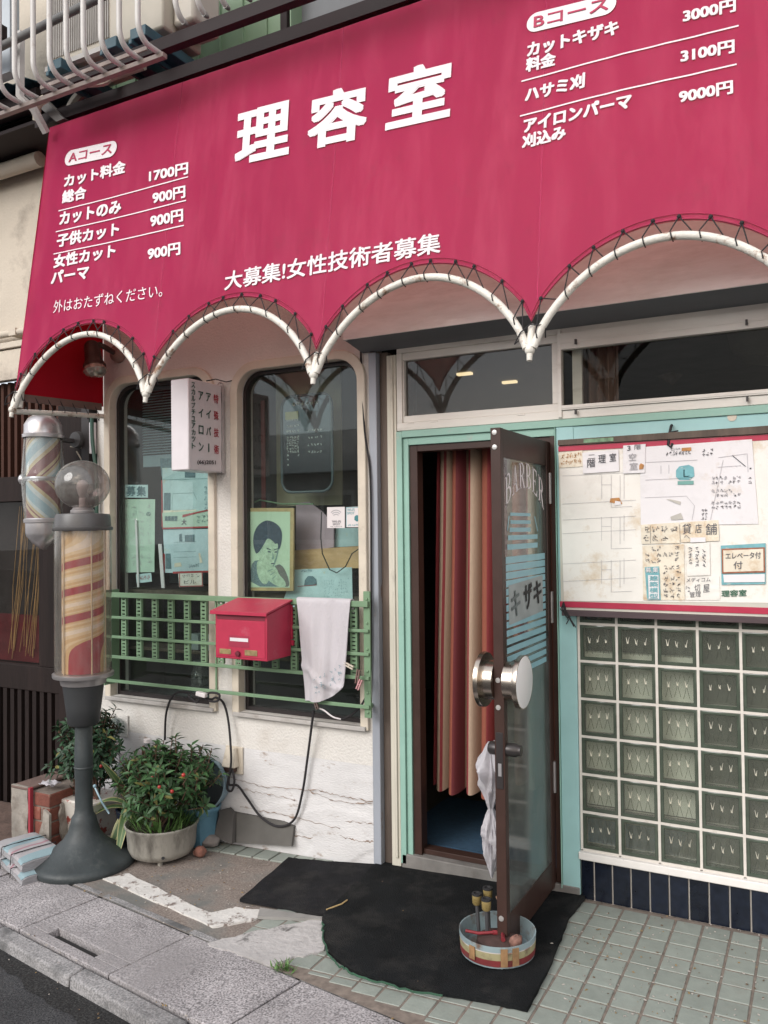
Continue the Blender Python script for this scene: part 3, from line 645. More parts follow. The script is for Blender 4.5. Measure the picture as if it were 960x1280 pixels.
for i in range(1, ANS):                                               # overlapping seams between the cloth widths
    for sx_ in (0,):
        b = MB(); n = 24
        for k in range(n):
            def sp_(q, dx): v = .19 + (VT - .19) * q / n; x = cusp(i) + .02 + dx; c = (v - hem(x, .112, .288)) / (VT - hem(x, .112, .288)); return aw(x, v, rip(x, c) + .0012)
            b.add([sp_(k, sx_ - .0012), sp_(k, sx_ + .0012), sp_(k + 1, sx_ + .0012), sp_(k + 1, sx_ - .0012)], [(0, 1, 2, 3)], 0, True)
        b.build('seam', m_seam, awning)
def AV(q, off=.0045):
    v0 = hem(q[0], .112, .288); return aw(q[0], q[1], rip(q[0], (q[1] - v0) / (VT - v0)) + off)
TXT = [('カット料金', (-2.539, 1.178), (-2.104, 1.162), (-2.545, 1.252), .045), ('総合', (-2.539, 1.089), (-2.365, 1.083), (-2.547, 1.163), .045), ('1700円', (-1.936, 1.073), (-1.686, 1.058), (-1.943, 1.137), .045),
 ('カットのみ', (-2.54, .968), (-2.106, .952), (-2.546, 1.044), .045), ('900円', (-1.897, .951), (-1.688, .94), (-1.905, 1.016), .045), ('子供カット', (-2.54, .848), (-2.103, .834), (-2.546, .924), .045), ('900円', (-1.895, .832), (-1.686, .821), (-1.904, .899), .045),
 ('女性カット', (-2.543, .735), (-2.110, .723), (-2.549, .810), .045), ('パーマ', (-2.546, .647), (-2.277, .639), (-2.552, .722), .045), ('900円', (-1.889, .666), (-1.682, .656), (-1.897, .731), .045), ('外はおたずねください。', (-2.501, .489), (-1.769, .467), (-2.506, .556), .0),
 ('理', (-1.413, 1.032), (-1.115, 1.02), (-1.421, 1.302), .036), ('容', (-1.024, 1.016), (-.733, 1.004), (-1.029, 1.281), .036), ('室', (-.644, 1.013), (-.356, 1.001), (-.643, 1.278), .036), ('大募集!女性技術者募集', (-1.407, .441), (-.366, .435), (-1.409, .530), .02),
 ('カットキザキ', (-.047, 1.161), (.295, 1.145), (-.047, 1.222), .045), ('料金', (-.05, 1.100), (.065, 1.094), (-.05, 1.160), .045), ('3000円', (.512, 1.121), (.681, 1.110), (.512, 1.171), .045), ('ハサミ刈', (-.05, .977), (.177, .970), (-.049, 1.039), .045), ('3100円', (.505, .971), (.676, .960), (.505, 1.021), .045),
 ('アイロンパーマ', (-.052, .853), (.343, .845), (-.051, .912), .045), ('刈込み', (-.055, .790), (.112, .786), (-.055, .849), .045), ('9000円', (.501, .820), (.671, .813), (.5, .870), .045)]
b = MB(); bp_ = MB()
for s, bl, br, tl_, bo in TXT: b.text(s, Vector(bl), Vector(br), Vector(tl_), 0, bo, fn=lambda q, o: AV(q, .0045 + o))
for (a, c) in (((-2.560, 1.055), (-1.685, 1.045)), ((-2.561, .940), (-1.682, .926)), ((-2.556, .817), (-1.680, .801)), ((-.066, 1.070), (.689, 1.056)), ((-.067, .928), (.682, .917))):
    for k in range(16):
        p, q = (Vector(a).lerp(Vector(c), (k + i_) / 16) for i_ in (0, 1)); b.add([AV((p.x, p.y - .0028)), AV((q.x, q.y - .0028)), AV((q.x, q.y + .0028)), AV((p.x, p.y + .0028))], [(0, 1, 2, 3)])
for (c0, c1, r, s) in (((-2.513, 1.340), (-2.227, 1.320), .043, 'Aコース'), ((-.012, 1.300), (.244, 1.282), .040, 'Bコース')):
    n = 12; poly = []
    for k in range(n + 1): a = math.pi / 2 + math.pi * k / n; poly.append((c0[0] + r * math.cos(a), c0[1] + r * math.sin(a)))
    for k in range(n + 1): a = -math.pi / 2 + math.pi * k / n; poly.append((c1[0] + r * math.cos(a), c1[1] + r * math.sin(a)))
    b.add([AV(q) for q in poly], [tuple(range(len(poly)))])
    h = r * .62; bp_ = MB(); bp_.text(s, Vector((c0[0] - .012, c0[1] - h)), Vector((c1[0] + .012, c1[1] - h)), Vector((c0[0] - .012, c0[1] + h)), 0, .03, fn=lambda q, o: AV(q, .0065 + o)); bp_.build('course_lettering', m_letter_red, awning)
b.build('lettering', m_white, awning)

# ------------------------------------------------------------------ sign box, letter box, spotlight
m_signw = M('white_sign_acrylic', (.66, .62, .64), .35, var=.04, scale=10, dirt=(.5, .46, .44), dlo=.6, dhi=.85)
m_red = M('red_lettering', (.42, .05, .07), .6); m_dkgreen = M('green_lettering', (.035, .10, .075), .6); m_black = M('black_ink', (.02, .02, .022), .7)
def slanted(p0, U, n_): pass
sign = thing('projecting_sign', 'white box sign with red and green vertical lettering on the pillar between the windows', 'sign', (-1.84, -.15, 1.83))
SX, SX0, SY = -1.838, -1.952, -.285
b = MB(); b.box(SX0, SX, SY, -.03, 1.832, 2.285); b.build('sign_box', m_signw, sign, bevel=.006)
b = MB(); b.box(SX - .01, SX + .004, -.03, -.012, 1.830, 2.287); b.box(SX0, SX, -.03, -.0, 1.9, 1.94); b.box(SX0, SX, -.03, -.0, 2.2, 2.24); b.tube([(SX - .02, -.04, 2.285), (SX - .02, -.02, 2.305), (SX - .02, .0, 2.30)], .004, 6); b.build('sign_bracket', M('grey_sign_frame', (.42, .40, .40), .5), sign)
def col(b, s, y, z0, z1, w, bold=.02):
    n = len(s); h = (z1 - z0) / n
    for k, ch in enumerate(s):
        z = z1 - (k + .88) * h; hh = min(h * .8, w * 1.25)
        if ch == 'ー': b.text('丨', (SX + .003, y - w * .08, z), (SX + .003, y + w * .08, z), (SX + .003, y - w * .08, z + hh), 0, bold)
        else: b.text(ch, (SX + .003, y - w / 2, z), (SX + .003, y + w / 2, z), (SX + .003, y - w / 2, z + hh), 0, bold)
b = MB(); col(b, '特殊技術', -.078, 1.915, 2.262, .036); b.build('red_lettering', m_red, sign)
b = MB(); col(b, 'アイパー', -.138, 1.92, 2.262, .034); b.build('green_lettering', m_dkgreen, sign); b = MB(); col(b, 'アイロン', -.196, 1.92, 2.262, .034); b.build('green_lettering', m_dkgreen, sign); b = MB(); col(b, 'スカルプチュアカット', -.252, 1.935, 2.27, .026, .03); b.build('green_lettering', m_dkgreen, sign)
b = MB(); b.text('(66)2051', (SX + .003, -.225, 1.860), (SX + .003, -.085, 1.866), (SX + .003, -.225, 1.884), 0, .02); b.build('number_lettering', m_black, sign)
b = MB(); b.tube([(SX + .0, -.15, 2.29), (SX + .02, -.1, 2.305), (SX + .03, -.03, 2.30), (SX + .05, -.002, 2.31)], .003, 5); b.build('cable', m_rope, sign)

m_post = M('faded_crimson_paint', (.40, .028, .065), .45, var=.1, scale=10, dirt=(.50, .18, .22), dlo=.58, dhi=.78, dscale=9, damt=.6, spec=.4, bump=.06, bscale=40, grime=(.10, .03, .03, 18, .64, .72, .7))
box = thing('letter_box', 'crimson metal letter box hanging on the green railing', 'letter box', (-1.52, -.2, .925))
X0, X1, Y0, Y1, Z0, Z1 = -1.668, -1.366, -.300, -.105, .927, 1.140
b = MB(); b.hexa([(X0, Y0, Z0), (X1, Y0, Z0), (X1, Y1, Z0), (X0, Y1, Z0), (X0, Y0, Z1), (X1, Y0, Z1), (X1, Y1, Z1 + .042), (X0, Y1, Z1 + .042)]); b.build('body', m_post, box, bevel=.004)
b = MB(); b.hexa([(X0 - .018, Y0 - .016, Z1 + .003), (X1 + .010, Y0 - .016, Z1 + .003), (X1 + .010, Y1 + .006, Z1 + .05), (X0 - .018, Y1 + .006, Z1 + .05), (X0 - .018, Y0 - .016, Z1 + .012), (X1 + .010, Y0 - .016, Z1 + .012), (X1 + .010, Y1 + .006, Z1 + .058), (X0 - .018, Y1 + .006, Z1 + .058)])
b.box(X0 - .018, X1 + .010, Y0 - .0175, Y0 - .0162, Z1 - .004, Z1 + .011); b.build('lid', m_post, box, bevel=.002)
b = MB(); b.box(X0 + .012, X1 - .010, Y0 - .0028, Y0 - .0002, Z0 + .012, Z1 - .032); b.build('front_flap', m_post, box, bevel=.0015)
b = MB(); b.box(X0 + .012, X1 - .010, Y0 - .0012, Y0 - .0001, Z1 - .028, Z1 - .003); b.build('slot_band', M('dark_crimson', (.16, .014, .03), .6), box)
b = MB(); cx = (X0 + X1) / 2; b.box(cx - .068, cx + .052, Y0 - .0036, Y0 - .003, Z0 + .058, Z0 + .112); b.build('name_plate', M('crimson_plate', (.28, .02, .05), .5), box, bevel=.0003)
b = MB(); b.box(cx - .060, cx + .046, Y0 - .0048, Y0 - .0037, Z0 + .085, Z0 + .101); b.build('paper_strip', m_signw, box)
b = MB(); b.box(cx - .122, cx - .055, Y0 - .0052, Y0 - .003, Z0 + .022, Z0 + .046); b.build('label_holder', M('brass_holder', (.33, .25, .12), .45, metal=.3, var=.3, scale=40), box, bevel=.001)
b = MB(); b.box(cx + .026, cx + .098, Y0 - .0052, Y0 - .003, Z0 + .022, Z0 + .048); b.build('label_holder', M('brass_holder_worn', (.30, .22, .11), .45, metal=.3, var=.3, scale=40), box, bevel=.001)
b = MB(); b.lathe([(.0, -.012), (.012, -.011), (.014, -.004), (.010, 0)], (cx - .012, Y0 - .003, Z0 + .028), 12, ax=(0, 1, 0)); b.build('latch', M('dark_crimson_knob', (.13, .012, .025), .5), box)
b = MB(); b.box(X1 - .02, X1 + .004, Y1, Y1 + .012, Z0 + .08, Z1 + .03); b.box(X0 + .02, X0 + .05, Y1, Y1 + .012, Z0 + .08, Z1 + .03); b.box(X1 - .01, X1 + .012, Y1, Y1 + .01, Z0 + .05, Z0 + .075); b.build('hanging_bracket', m_post, box)

m_bronze = M('dark_bronze_lamp', (.055, .03, .025), .4, metal=.3, var=.3, scale=20, dirt=(.22, .14, .10), dlo=.6, dhi=.75)
lamp = thing('spotlight', 'brown reflector spotlight on a swivel arm under the left end of the awning', 'spotlight', (-2.62, 0, 2.5))
b = MB(); b.lathe([(.0, -.045), (.022, -.045), (.045, -.03), (.052, -.004), (.052, 0)], (-2.585, -.004, 2.535), 20, ax=(0, 1, 0)); b.build('wall_rose', M('rusty_rose', (.26, .17, .14), .5, var=.3, scale=25), lamp)
b = MB(); b.tube([(-2.585, -.045, 2.535), (-2.59, -.09, 2.55), (-2.60, -.135, 2.565), (-2.61, -.16, 2.55)], .016, 10); b.build('arm', m_bronze, lamp)
LA = Vector((.28, -.10, -1)).normalized(); LC = Vector((-2.63, -.165, 2.575))
b = MB(); b.lathe([(.0, 0), (.03, .002), (.042, .02), (.046, .10), (.052, .125), (.060, .14), (.060, .152), (.052, .152), (.045, .14), (.040, .05)], LC, 24, ax=LA); b.build('lamp_housing', m_bronze, lamp)
b = MB(); b.lathe([(.040, .125), (.058, .152), (.064, .175), (.050, .192), (.025, .200), (.0, .202)], LC, 24, ax=LA); b.build('reflector_bulb', M('silvered_bulb', (.42, .35, .30), .12, metal=.5, var=.2, coat=.5), lamp)

# ------------------------------------------------------------------ green railing in front of the windows
m_rail = M('green_enamel_steel', (.165, .265, .16), .45, var=.1, scale=8, dirt=(.30, .36, .26), dlo=.62, dhi=.8, dscale=10, spec=.4)
rail = thing('window_railing', 'green steel window railing of slotted strips and horizontal bars', 'railing', (-1.75, -.09, .6))
RY = -.088
for z, hh, x0, dy in ((1.187, .0135, -2.60, .016), (1.064, .0075, -2.60, .011), (.957, .0075, -2.60, .011), (.848, .0085, -2.60, .011), (.716, .0085, -2.62, .011)):
    b = MB(); b.box(x0, -.945, RY - dy, RY + .0, z - hh, z + hh); b.build('bar', m_rail, rail, bevel=.002)
b = MB(); b.box(-.976, -.942, RY + .001, RY + .012, .665, 1.245)
for z in (1.21, 1.10, .98, .88, .78, .69): b.lathe([(.0, -.006), (.006, -.005), (.007, 0)], (-.957, RY + .001, z), 8, 0, (0, 1, 0))
b.box(-.976, -.966, RY + .0125, -.021, 1.18, 1.2); b.box(-.976, -.966, RY + .0125, -.021, .70, .72); b.build('end_post', m_rail, rail, bevel=.001)
b = MB(); b.box(-2.62, -2.60, RY - .02, .0, .69, 1.21); b.build('support', m_rail, rail)
b = MB(); b.box(-1.846, -1.838, RY + .001, RY + .009, .70, 1.19); b.build('support', m_rail, rail)
def slot_strip(x):
    b = MB(); w = .018; y0, y1 = RY + .002, RY + .005
    rows = [(1.072, 1.173), (.965, 1.056), (.857, .949)]
    for z0, z1 in rows:
        n = 5; st = (z1 - z0) / n
        b.box(x - w, x - w * .55, y0, y1, z0, z1); b.box(x + w * .55, x + w, y0, y1, z0, z1)
        for k in range(n + 1): b.box(x - w * .55, x + w * .55, y0, y1, z0 + k * st - (.0 if k == 0 else .006), z0 + k * st + (.006 if k < n else 0))
        b.box(x - w, x - w + .003, y1, y1 + .012, z0, z1); b.box(x + w - .003, x + w, y1, y1 + .012, z0, z1)
    return b
sp = slot_strip(-2.48).build('slotted_strip', m_rail, rail)
for k in range(1, 14):
    xx = -2.48 + k * .1115
    if xx > -.99: break
    o = sp.copy(); COL.objects.link(o); o.parent = rail; o.location.x = k * .1115

# towel over the rail
m_towel = cloth('white_towel', (.66, .63, .66), .25, var=.05, scale=5, stretch=(1, 1, .3), bump=.5, bscale=260, dirt=(.50, .44, .40), dlo=.55, dhi=.8, dscale=6)
tw = thing('towel', 'white cotton towel hung over the green railing', 'towel', (-1.18, -.11, .72))
def towel(a, c):
    # c: 0 bottom of front fall .. 1 end of the short back fall
    L1 = .485; top = 1.204; xl = -1.330 + .048 * max(0, 1 - c / .8) ** .8; xr = -1.030 - .03 * max(0, 1 - c / .8)
    x = xl + (xr - xl) * a; zb = .722 + .085 * max(0, (a - .3) / .7) ** 1.5
    wv = (.011 * math.sin(a * 9 + 1 + c * 1.5) + .006 * math.sin(a * 23 - c * 3) + .010 * noise.noise((a * 2.5, c * 3.5, 4))) * (.25 + .75 * max(0, 1 - c / .8))
    if c < .8: f = c / .8; z = zb + (top - zb) * f; y = RY - .026 - .010 * (1 - f) + wv - .012 * max(0, 1 - abs(a * .8 + f * 2.2 - .75) / .12)
    elif c < .9: f = (c - .8) / .1; z = top + .006 * math.sin(f * math.pi); y = RY - .022 + .03 * f
    else: f = (c - .9) / .1; z = top - .06 * f; y = RY + .010
    return Vector((x, y, z))
b = MB(); b.grid(towel, 40, 50, thick=.004); b.build('cloth', m_towel, tw)
b = MB()
def tp(a, c, off=.0065): p = towel(a, c); return p + Vector((0, -off, 0))
for s, a0, a1, c0, c1 in (('理容', .28, .62, .075, .135),):
    pass
rr = random.Random(2)
for row, (c0, n, w) in enumerate(((.165, 6, .016), (.105, 4, .034), (.06, 6, .014))):
    for k in range(n):
        a = .34 + .52 * k / (n - 1) if n > 1 else .5
        for q in range(3 if row != 1 else 5):
            p = tp(a + rr.uniform(-.02, .02), c0 + .06 * a + rr.uniform(-.012, .012)); l = w * rr.uniform(.3, .6); ang = rr.choice((0, 1.57, .8, -.7))
            d = Vector((math.cos(ang), 0, math.sin(ang))) * l * .5; e = Vector((-d.z, 0, d.x)).normalized() * .0012
            b.add([p - d - e, p + d - e, p + d + e, p - d + e], [(0, 1, 2, 3)])
b.build('faded_print', M('faded_blue_print', (.22, .30, .34), .8), tw)
for nm, lab, c, d, mm in (('clothes_peg', 'pale plastic clothes peg clipped to the edge of the white towel', (-1.035, -.125, .905), (.055, -.01, -.018), M('cream_plastic', (.52, .46, .38), .5)), ('clothes_peg', 'brown clothes peg dangling beside the towel near the green end post', (-.985, -.13, .86), (.012, .0, .065), M('brown_plastic', (.17, .10, .09), .5)), ('clothes_peg', 'pink clothes peg lowest on the railing beside the towel', (-.975, -.135, .825), (-.018, -.005, -.045), M('pink_plastic', (.50, .25, .26), .5)), ('clothes_peg', 'dark brown peg gripping the bottom hem of the towel', (-1.212, -.125, .705), (.02, -.01, -.03), M('dark_brown_plastic', (.09, .06, .05), .5))):
    c = Vector(c); d = Vector(d) * .5; b = MB(); n_ = d.cross(Vector((0, 1, 0))).normalized() * .006
    b.obox(c + n_, d, Vector((0, .005, 0)), n_ * .5); b.obox(c - n_ * .9, d * .96, Vector((0, .005, 0)), n_ * .5); b.tube([c - n_ * 1.6, c + n_ * 1.6], .0035, 8)
    tag(b.build(nm, mm, bevel=.001), lab, 'clothes peg')

# ------------------------------------------------------------------ barber pole on its floor stand
m_iron = M('dark_grey_painted_iron', (.040, .048, .050), .5, var=.2, scale=9, dirt=(.11, .12, .115), dlo=.55, dhi=.8, dscale=6, bump=.15, bscale=50, spec=.4)
m_polecap = M('grey_cap_paint', (.085, .082, .082), .4, var=.15, scale=10)
m_rimmetal = M('dull_aluminium_rim', (.36, .34, .34), .38, metal=.6, var=.1)
m_acry = glass('clear_acrylic_tube', (.93, .89, .86), 1.5, .08, 1.6, dust=.07)
m_globe = glass('smoky_globe', (.64, .58, .57), 1.5, .06, 2.2, dust=.18)
red = (.36, .03, .055); yel = (.66, .49, .25); crm = (.76, .64, .42); crm_shine = (.82, .77, .66)
PX, PY = -2.325, -.505; PZ = gz(PX)
pole = thing('barber_pole', 'tall barber pole with glass globe and red cream stripes on a round iron stand', 'barber pole', (PX, PY, PZ))
b = MB(); b.lathe([(.0, .0), (.238, .0), (.243, .015), (.240, .034), (.222, .046), (.19, .062), (.14, .098), (.10, .135), (.076, .175), (.062, .225), (.058, .25), (.0505, .262), (.0, .262)], (PX, PY, PZ), 48); b.build('base', m_iron, pole)
b = MB(); b.lathe([(.0505, .255), (.0505, .262), (.046, .268), (.042, .30), (.041, .45), (.0435, .455), (.0435, .62), (.0415, .625), (.041, .735)], (PX, PY, PZ), 28); b.lathe([(.045, .507), (.047, .51), (.047, .516), (.045, .519)], (PX, PY, PZ), 24); b.build('post', m_iron, pole)
b = MB(); b.lathe([(.0, .735), (.062, .735), (.075, .745), (.084, .83), (.095, .925), (.097, .95), (.0, .95)], (PX, PY, PZ), 36); b.build('socket', M('matt_dark_socket', (.030, .032, .034), .55, var=.15), pole)
b = MB(); b.lathe([(.0, .950), (.105, .952), (.112, .985), (.142, .992), (.145, 1.0), (.145, 1.012), (.128, 1.014), (.0, 1.014)], (PX, PY, PZ), 40); b.build('lower_rim', m_rimmetal, pole)
ZL, ZH = 1.014, 1.765
b = MB(); b.lathe([(.134, ZL), (.134, ZH), (.130, ZH), (.130, ZL)], (PX, PY, PZ), 48); b.build('clear_tube', m_acry, pole)
m_stripe = uvramp('stripes_with_highlight', [(0, yel), (.08, crm), (.16, crm_shine), (.30, crm), (.40, yel), (.49, crm), (.54, yel), (.59, red), (.86, yel), (.92, crm)], 'X', .35, slope=-5.3, rep=1.0)  # cream-white band paints the core's highlight in among the real stripes
b = MB(); b.grid(lambda a, c: Vector((PX + .098 * math.cos(a * 6.28319), PY + .098 * math.sin(a * 6.28319), PZ + ZL + .002 + c * (ZH - ZL - .004))), 64, 40)
for k_, (u_, c_) in list(b.uv.items()): b.uv[k_] = (u_, .22 + .03 * math.log1p(math.exp((c_ - .22) / .03)) - .03 * math.log1p(math.exp((c_ - .90) / .03)))
b.build('striped_core', m_stripe, pole)
b = MB()
for a in (-1.75, -.35, .9, 2.2, 3.6): b.tube([(PX + .104 * math.cos(a), PY + .104 * math.sin(a), PZ + ZL), (PX + .104 * math.cos(a), PY + .104 * math.sin(a), PZ + ZH)], .0035, 6)
b.build('core_rod', M('cream_rod', (.62, .52, .36), .4), pole)
b = MB(); b.lathe([(.0, ZH), (.139, ZH), (.143, ZH + .006), (.143, ZH + .018), (.134, ZH + .022), (.131, ZH + .075), (.125, ZH + .088), (.06, ZH + .094), (.0, ZH + .094)], (PX, PY, PZ), 40); b.build('cap', m_polecap, pole)
b = MB(); b.lathe([(.055, ZH + .09), (.058, ZH + .094), (.058, ZH + .108), (.050, ZH + .114), (.046, ZH + .124), (.0, ZH + .124)], (PX, PY, PZ), 32); b.build('globe_collar', m_rimmetal, pole)
GZ = ZH + .245
b = MB(); b.sphere((PX, PY, PZ + GZ), .131, 32, 20); b.build('globe', m_globe, pole)
b = MB(); b.lathe([(.0, GZ - .12), (.018, GZ - .118), (.018, GZ - .075), (.016, GZ - .07)], (PX, PY, PZ), 16); b.lathe([(.014, GZ - .07), (.022, GZ - .05), (.030, GZ - .02), (.028, GZ + .005), (.016, GZ + .022), (.0, GZ + .027)], (PX, PY, PZ), 16); b.build('bulb', M('unlit_white_bulb', (.50, .46, .44), .2, var=.03), pole)

for o_ in pole.children:
    for v_ in o_.data.vertices: v_.co.z *= .925
# barber pole on the wall
WX, WY = -2.926, -.24
wp = thing('wall_barber_pole', 'faceted barber pole with silver caps fixed to the dark wooden post', 'barber pole', (WX, 0, 1.45))
fc = lambda a: 1 + .03 * math.cos(8 * a)
m_silver = M('brushed_silver_cap', (.55, .53, .54), .3, metal=.7, var=.12, scale=10)
b = MB(); b.lathe([(.128, 2.055), (.136, 2.058), (.138, 2.075), (.128, 2.08), (.126, 2.13), (.10, 2.165), (.06, 2.19), (.0, 2.20)], (WX, WY, 0), 32); b.build('top_cap', m_silver, wp)
b = MB(); b.lathe([(.0, 1.435), (.03, 1.447), (.075, 1.478), (.112, 1.515), (.116, 1.53), (.118, 1.585), (.128, 1.588), (.130, 1.605), (.122, 1.612)], (WX, WY, 0), 32); b.build('bottom_cap', m_silver, wp)
b = MB(); b.lathe([(.118, 1.61), (.130, 1.70), (.139, 1.80), (.142, 1.812), (.135, 1.822), (.135, 1.836), (.142, 1.846), (.139, 1.858), (.132, 1.95), (.122, 2.057)], (WX, WY, 0), 64, facet=fc); b.build('glass_cover', glass('pressed_glass', (.88, .92, .92), 1.5, .05, 1.3, dust=.20), wp)
blu = (.30, .42, .47); pal = (.52, .56, .56); tan = (.52, .41, .24); mar = (.20, .045, .055)
for z0, z1, sl_ in ((1.612, 1.822, 1.0), (1.836, 2.056, -1.0)):
    mm = uvramp('wall_pole_stripes', [(0, blu), (.14, pal), (.26, tan), (.36, mar), (.62, tan), (.70, mar), (.74, tan), (.82, pal), (.9, blu)], 'X', .4, slope=sl_ * .42, rep=2.0)
    b = MB(); b.grid(lambda a, c: Vector((WX + .112 * math.cos(a * 6.28319), WY + .112 * math.sin(a * 6.28319), z0 + c * (z1 - z0))), 40, 6); b.build('striped_drum', mm, wp)
b = MB(); b.lathe([(.0, 1.818), (.120, 1.818), (.126, 1.829), (.120, 1.840), (.0, 1.840)], (WX, WY, 0), 32); b.sphere((WX - .112, WY - .08, 1.829), .03, 10, 8); b.build('waist_band', m_silver, wp)
b = MB(); b.box(WX - .03, WX + .03, -.135, -.031, 2.05, 2.07); b.lathe([(.0, -.03), (.045, -.03), (.05, -.01), (.05, 0)], (WX + .035, -.02, 2.065), 16, ax=(0, 1, 0)); b.build('bracket', m_polecap, wp)
b = MB(); b.box(WX - .03, WX + .03, -.135, -.031, 1.59, 1.605); b.build('bracket', m_polecap, wp)
for o_ in wp.children:
    if o_.name.split('.')[0] == 'bracket': continue
    for v_ in o_.data.vertices: v_.co.x *= .80; v_.co.y = (v_.co.y - WY) * .80 + WY
# ------------------------------------------------------------------ open door (part of the shop)
DX, DT = -.131, .038                                                   # door plane x, thickness; stands square to the wall
DY0, DY1, DZ0, DZ1 = -.603, .005, .030, 1.892
xf, xb = DX + DT / 2, DX - DT / 2
b = MB(); sw_ = .034
b.box(xb, xf, DY0, DY0 + sw_, DZ0, DZ1); b.box(xb, xf, DY1 - .05, DY1, DZ0, DZ1)
b.box(xb + .001, xf - .001, DY0 + sw_, DY1 - .05, DZ1 - .105, DZ1 - .001); b.box(xb + .001, xf - .001, DY0 + sw_, DY1 - .05, DZ0 + .001, DZ0 + .115)
door = b.build('door', m_brownal, shop, bevel=.002)
b = MB(); b.box(xb + .003, xf - .003, DY0 + sw_, DY1 - .05, 1.075, 1.100); b.build('mid_rail', m_darkframe, door)
b = MB(); b.box(xf - .010, xf - .004, DY0 + sw_, DY1 - .05, 1.10, DZ1 - .105); b.build('pane', m_doorglass, door)
b = MB(); b.box(xf - .010, xf - .004, DY0 + sw_, DY1 - .05, DZ0 + .115, 1.075); b.build('frosted_pane', glass('misty_door_glass', (.36, .47, .47), 1.5, .12, 1.6, dust=.13), door)
b = MB()
for z in (1.875, 1.822, .985, .888, .14, .05): b.lathe([(.0, -.003), (.009, -.0025), (.010, 0)], (DX - .003, DY0, z), 10, 0, (0, 1, 0))
b.build('screw', M('bright_screw', (.6, .58, .56), .3, metal=.6), door)
m_chrome = M('polished_steel', (.48, .42, .36), .26, metal=1.0, var=.06, scale=8)
HY, HZ = -.562, .978
for s, nm in ((1, 'outer'), (-1, 'inner')):
    b = MB(); x0 = DX + s * DT / 2
    b.lathe([(.0, 0), (.070, 0), (.070, .030), (.073, .031), (.073, .043), (.094, .045), (.096, .049), (.096, .063), (.0, .063)] if s > 0 else [(.0, 0), (.072, 0), (.072, .040), (.098, .042), (.1, .05), (.1, .058), (.0, .058)], (x0, HY, HZ), 40, 0, (s, 0, 0))
    hd = b.build('door_handle', m_chrome, door)
    b = MB(); b.lathe([(.0, .0642), (.090, .0642), (.092, .0633)] if s > 0 else [(.0, .0592), (.094, .0592), (.096, .0583)], (x0, HY, HZ), 40, 0, (s, 0, 0), sm=False)
    tag(b.build('handle_face', M('white_handle_face', (.78, .77, .76), .25, var=.02), door), None)
b = MB(); LZ = .735
b.lathe([(.0, 0), (.024, 0), (.024, .035), (.019, .04), (.019, .052), (.0, .052)], (xf, DY0 + .028, LZ), 16, 0, (1, 0, 0)); b.lathe([(.0, 0), (.024, 0), (.024, .025), (.018, .032), (.0, .032)], (xb, DY0 + .028, LZ), 16, 0, (-1, 0, 0)); b.build('lock_cylinder', M('dark_lock', (.05, .045, .045), .35, metal=.5), door)
b = MB(); b.box(DX - .013, DX + .013, DY0 - .003, DY0 - .0005, .60, .80); b.build('lock_plate', m_darkframe, door, bevel=.001)
b = MB(); b.box(DX - .005, DX + .007, DY0 - .0045, DY0 - .0031, .645, .69); b.build('latch_bolt', m_silver, door)
b = MB()
for z in (1.63, 1.13, .42): b.tube([(-.112, -.006, z), (-.112, -.006, z + .13)], .009, 10); b.box(-.150, -.112, -.003, .004, z, z + .13)
b.build('hinge', m_rimmetal, door)
# serif letters drawn as polygons: BARBER on an arch, then blinds-like aqua stripes
def band(cx, cy, rx, ry, a0, a1, w0, w1, n=10):
    P = []
    for k in range(n + 1): a = a0 + (a1 - a0) * k / n; P.append((cx + rx * math.cos(a), cy + ry * math.sin(a)))
    for k in range(n, -1, -1): a = a0 + (a1 - a0) * k / n; P.append((cx + (rx - w0) * math.cos(a), cy + (ry - w1) * math.sin(a)))
    return P
H_ = math.pi / 2
def rect(x0, x1, y0, y1): return [(x0, y0), (x1, y0), (x1, y1), (x0, y1)]
SER = {
 'B': [rect(.14, .32, 0, 1), rect(.02, .45, 0, .05), rect(.02, .45, .95, 1), rect(.32, .5, .49, .54), band(.45, .75, .36, .25, -H_, H_, .17, .05), band(.47, .26, .45, .26, -H_, H_, .18, .05)],
 'R': [rect(.14, .32, 0, 1), rect(.02, .42, 0, .05), rect(.02, .45, .95, 1), rect(.32, .5, .46, .51), band(.45, .73, .38, .27, -H_, H_, .17, .05), [(.42, .48), (.62, .48), (.95, .03), (.74, .03)], rect(.70, 1.02, 0, .05)],
 'A': [[(.08, .03), (.16, .03), (.52, 1), (.46, 1)], [(.62, .03), (.86, .03), (.56, 1), (.46, 1)], rect(.22, .72, .30, .36), rect(-.02, .28, 0, .05), rect(.54, 1.0, 0, .05)],
 'E': [rect(.14, .32, 0, 1), rect(.02, .32, 0, .05), rect(.02, .32, .95, 1), rect(.32, .86, .95, 1), rect(.32, .90, 0, .05), rect(.32, .66, .49, .54), [(.80, .80), (.86, .80), (.86, .95), (.74, .95)], [(.86, .05), (.92, .25), (.86, .25), (.74, .05)], rect(.62, .67, .40, .63)]}
fxg = xf - .0025
def dpt(u, v): return Vector((fxg, DY0 + sw_ + .012 + u * .475, v))     # u 0..1 from the lock edge to the hinge side
b = MB()
for k, ch in enumerate('BARBER'):
    for pl in SER[ch]:
        P = []
        for (x, y) in pl:
            u = (k + .06 + x * .88) / 6; ar = 4 * u * (1 - u)
            P.append(dpt(u, 1.600 + .085 * ar + y * (.098 + .012 * (1 - ar))))
        b.add(P, [tuple(range(len(P)))])
b.build('lettering', m_white, door)
m_aqua = M('aqua_glass_stripe', (.25, .46, .52), .5, var=.08, scale=20)
b = MB()
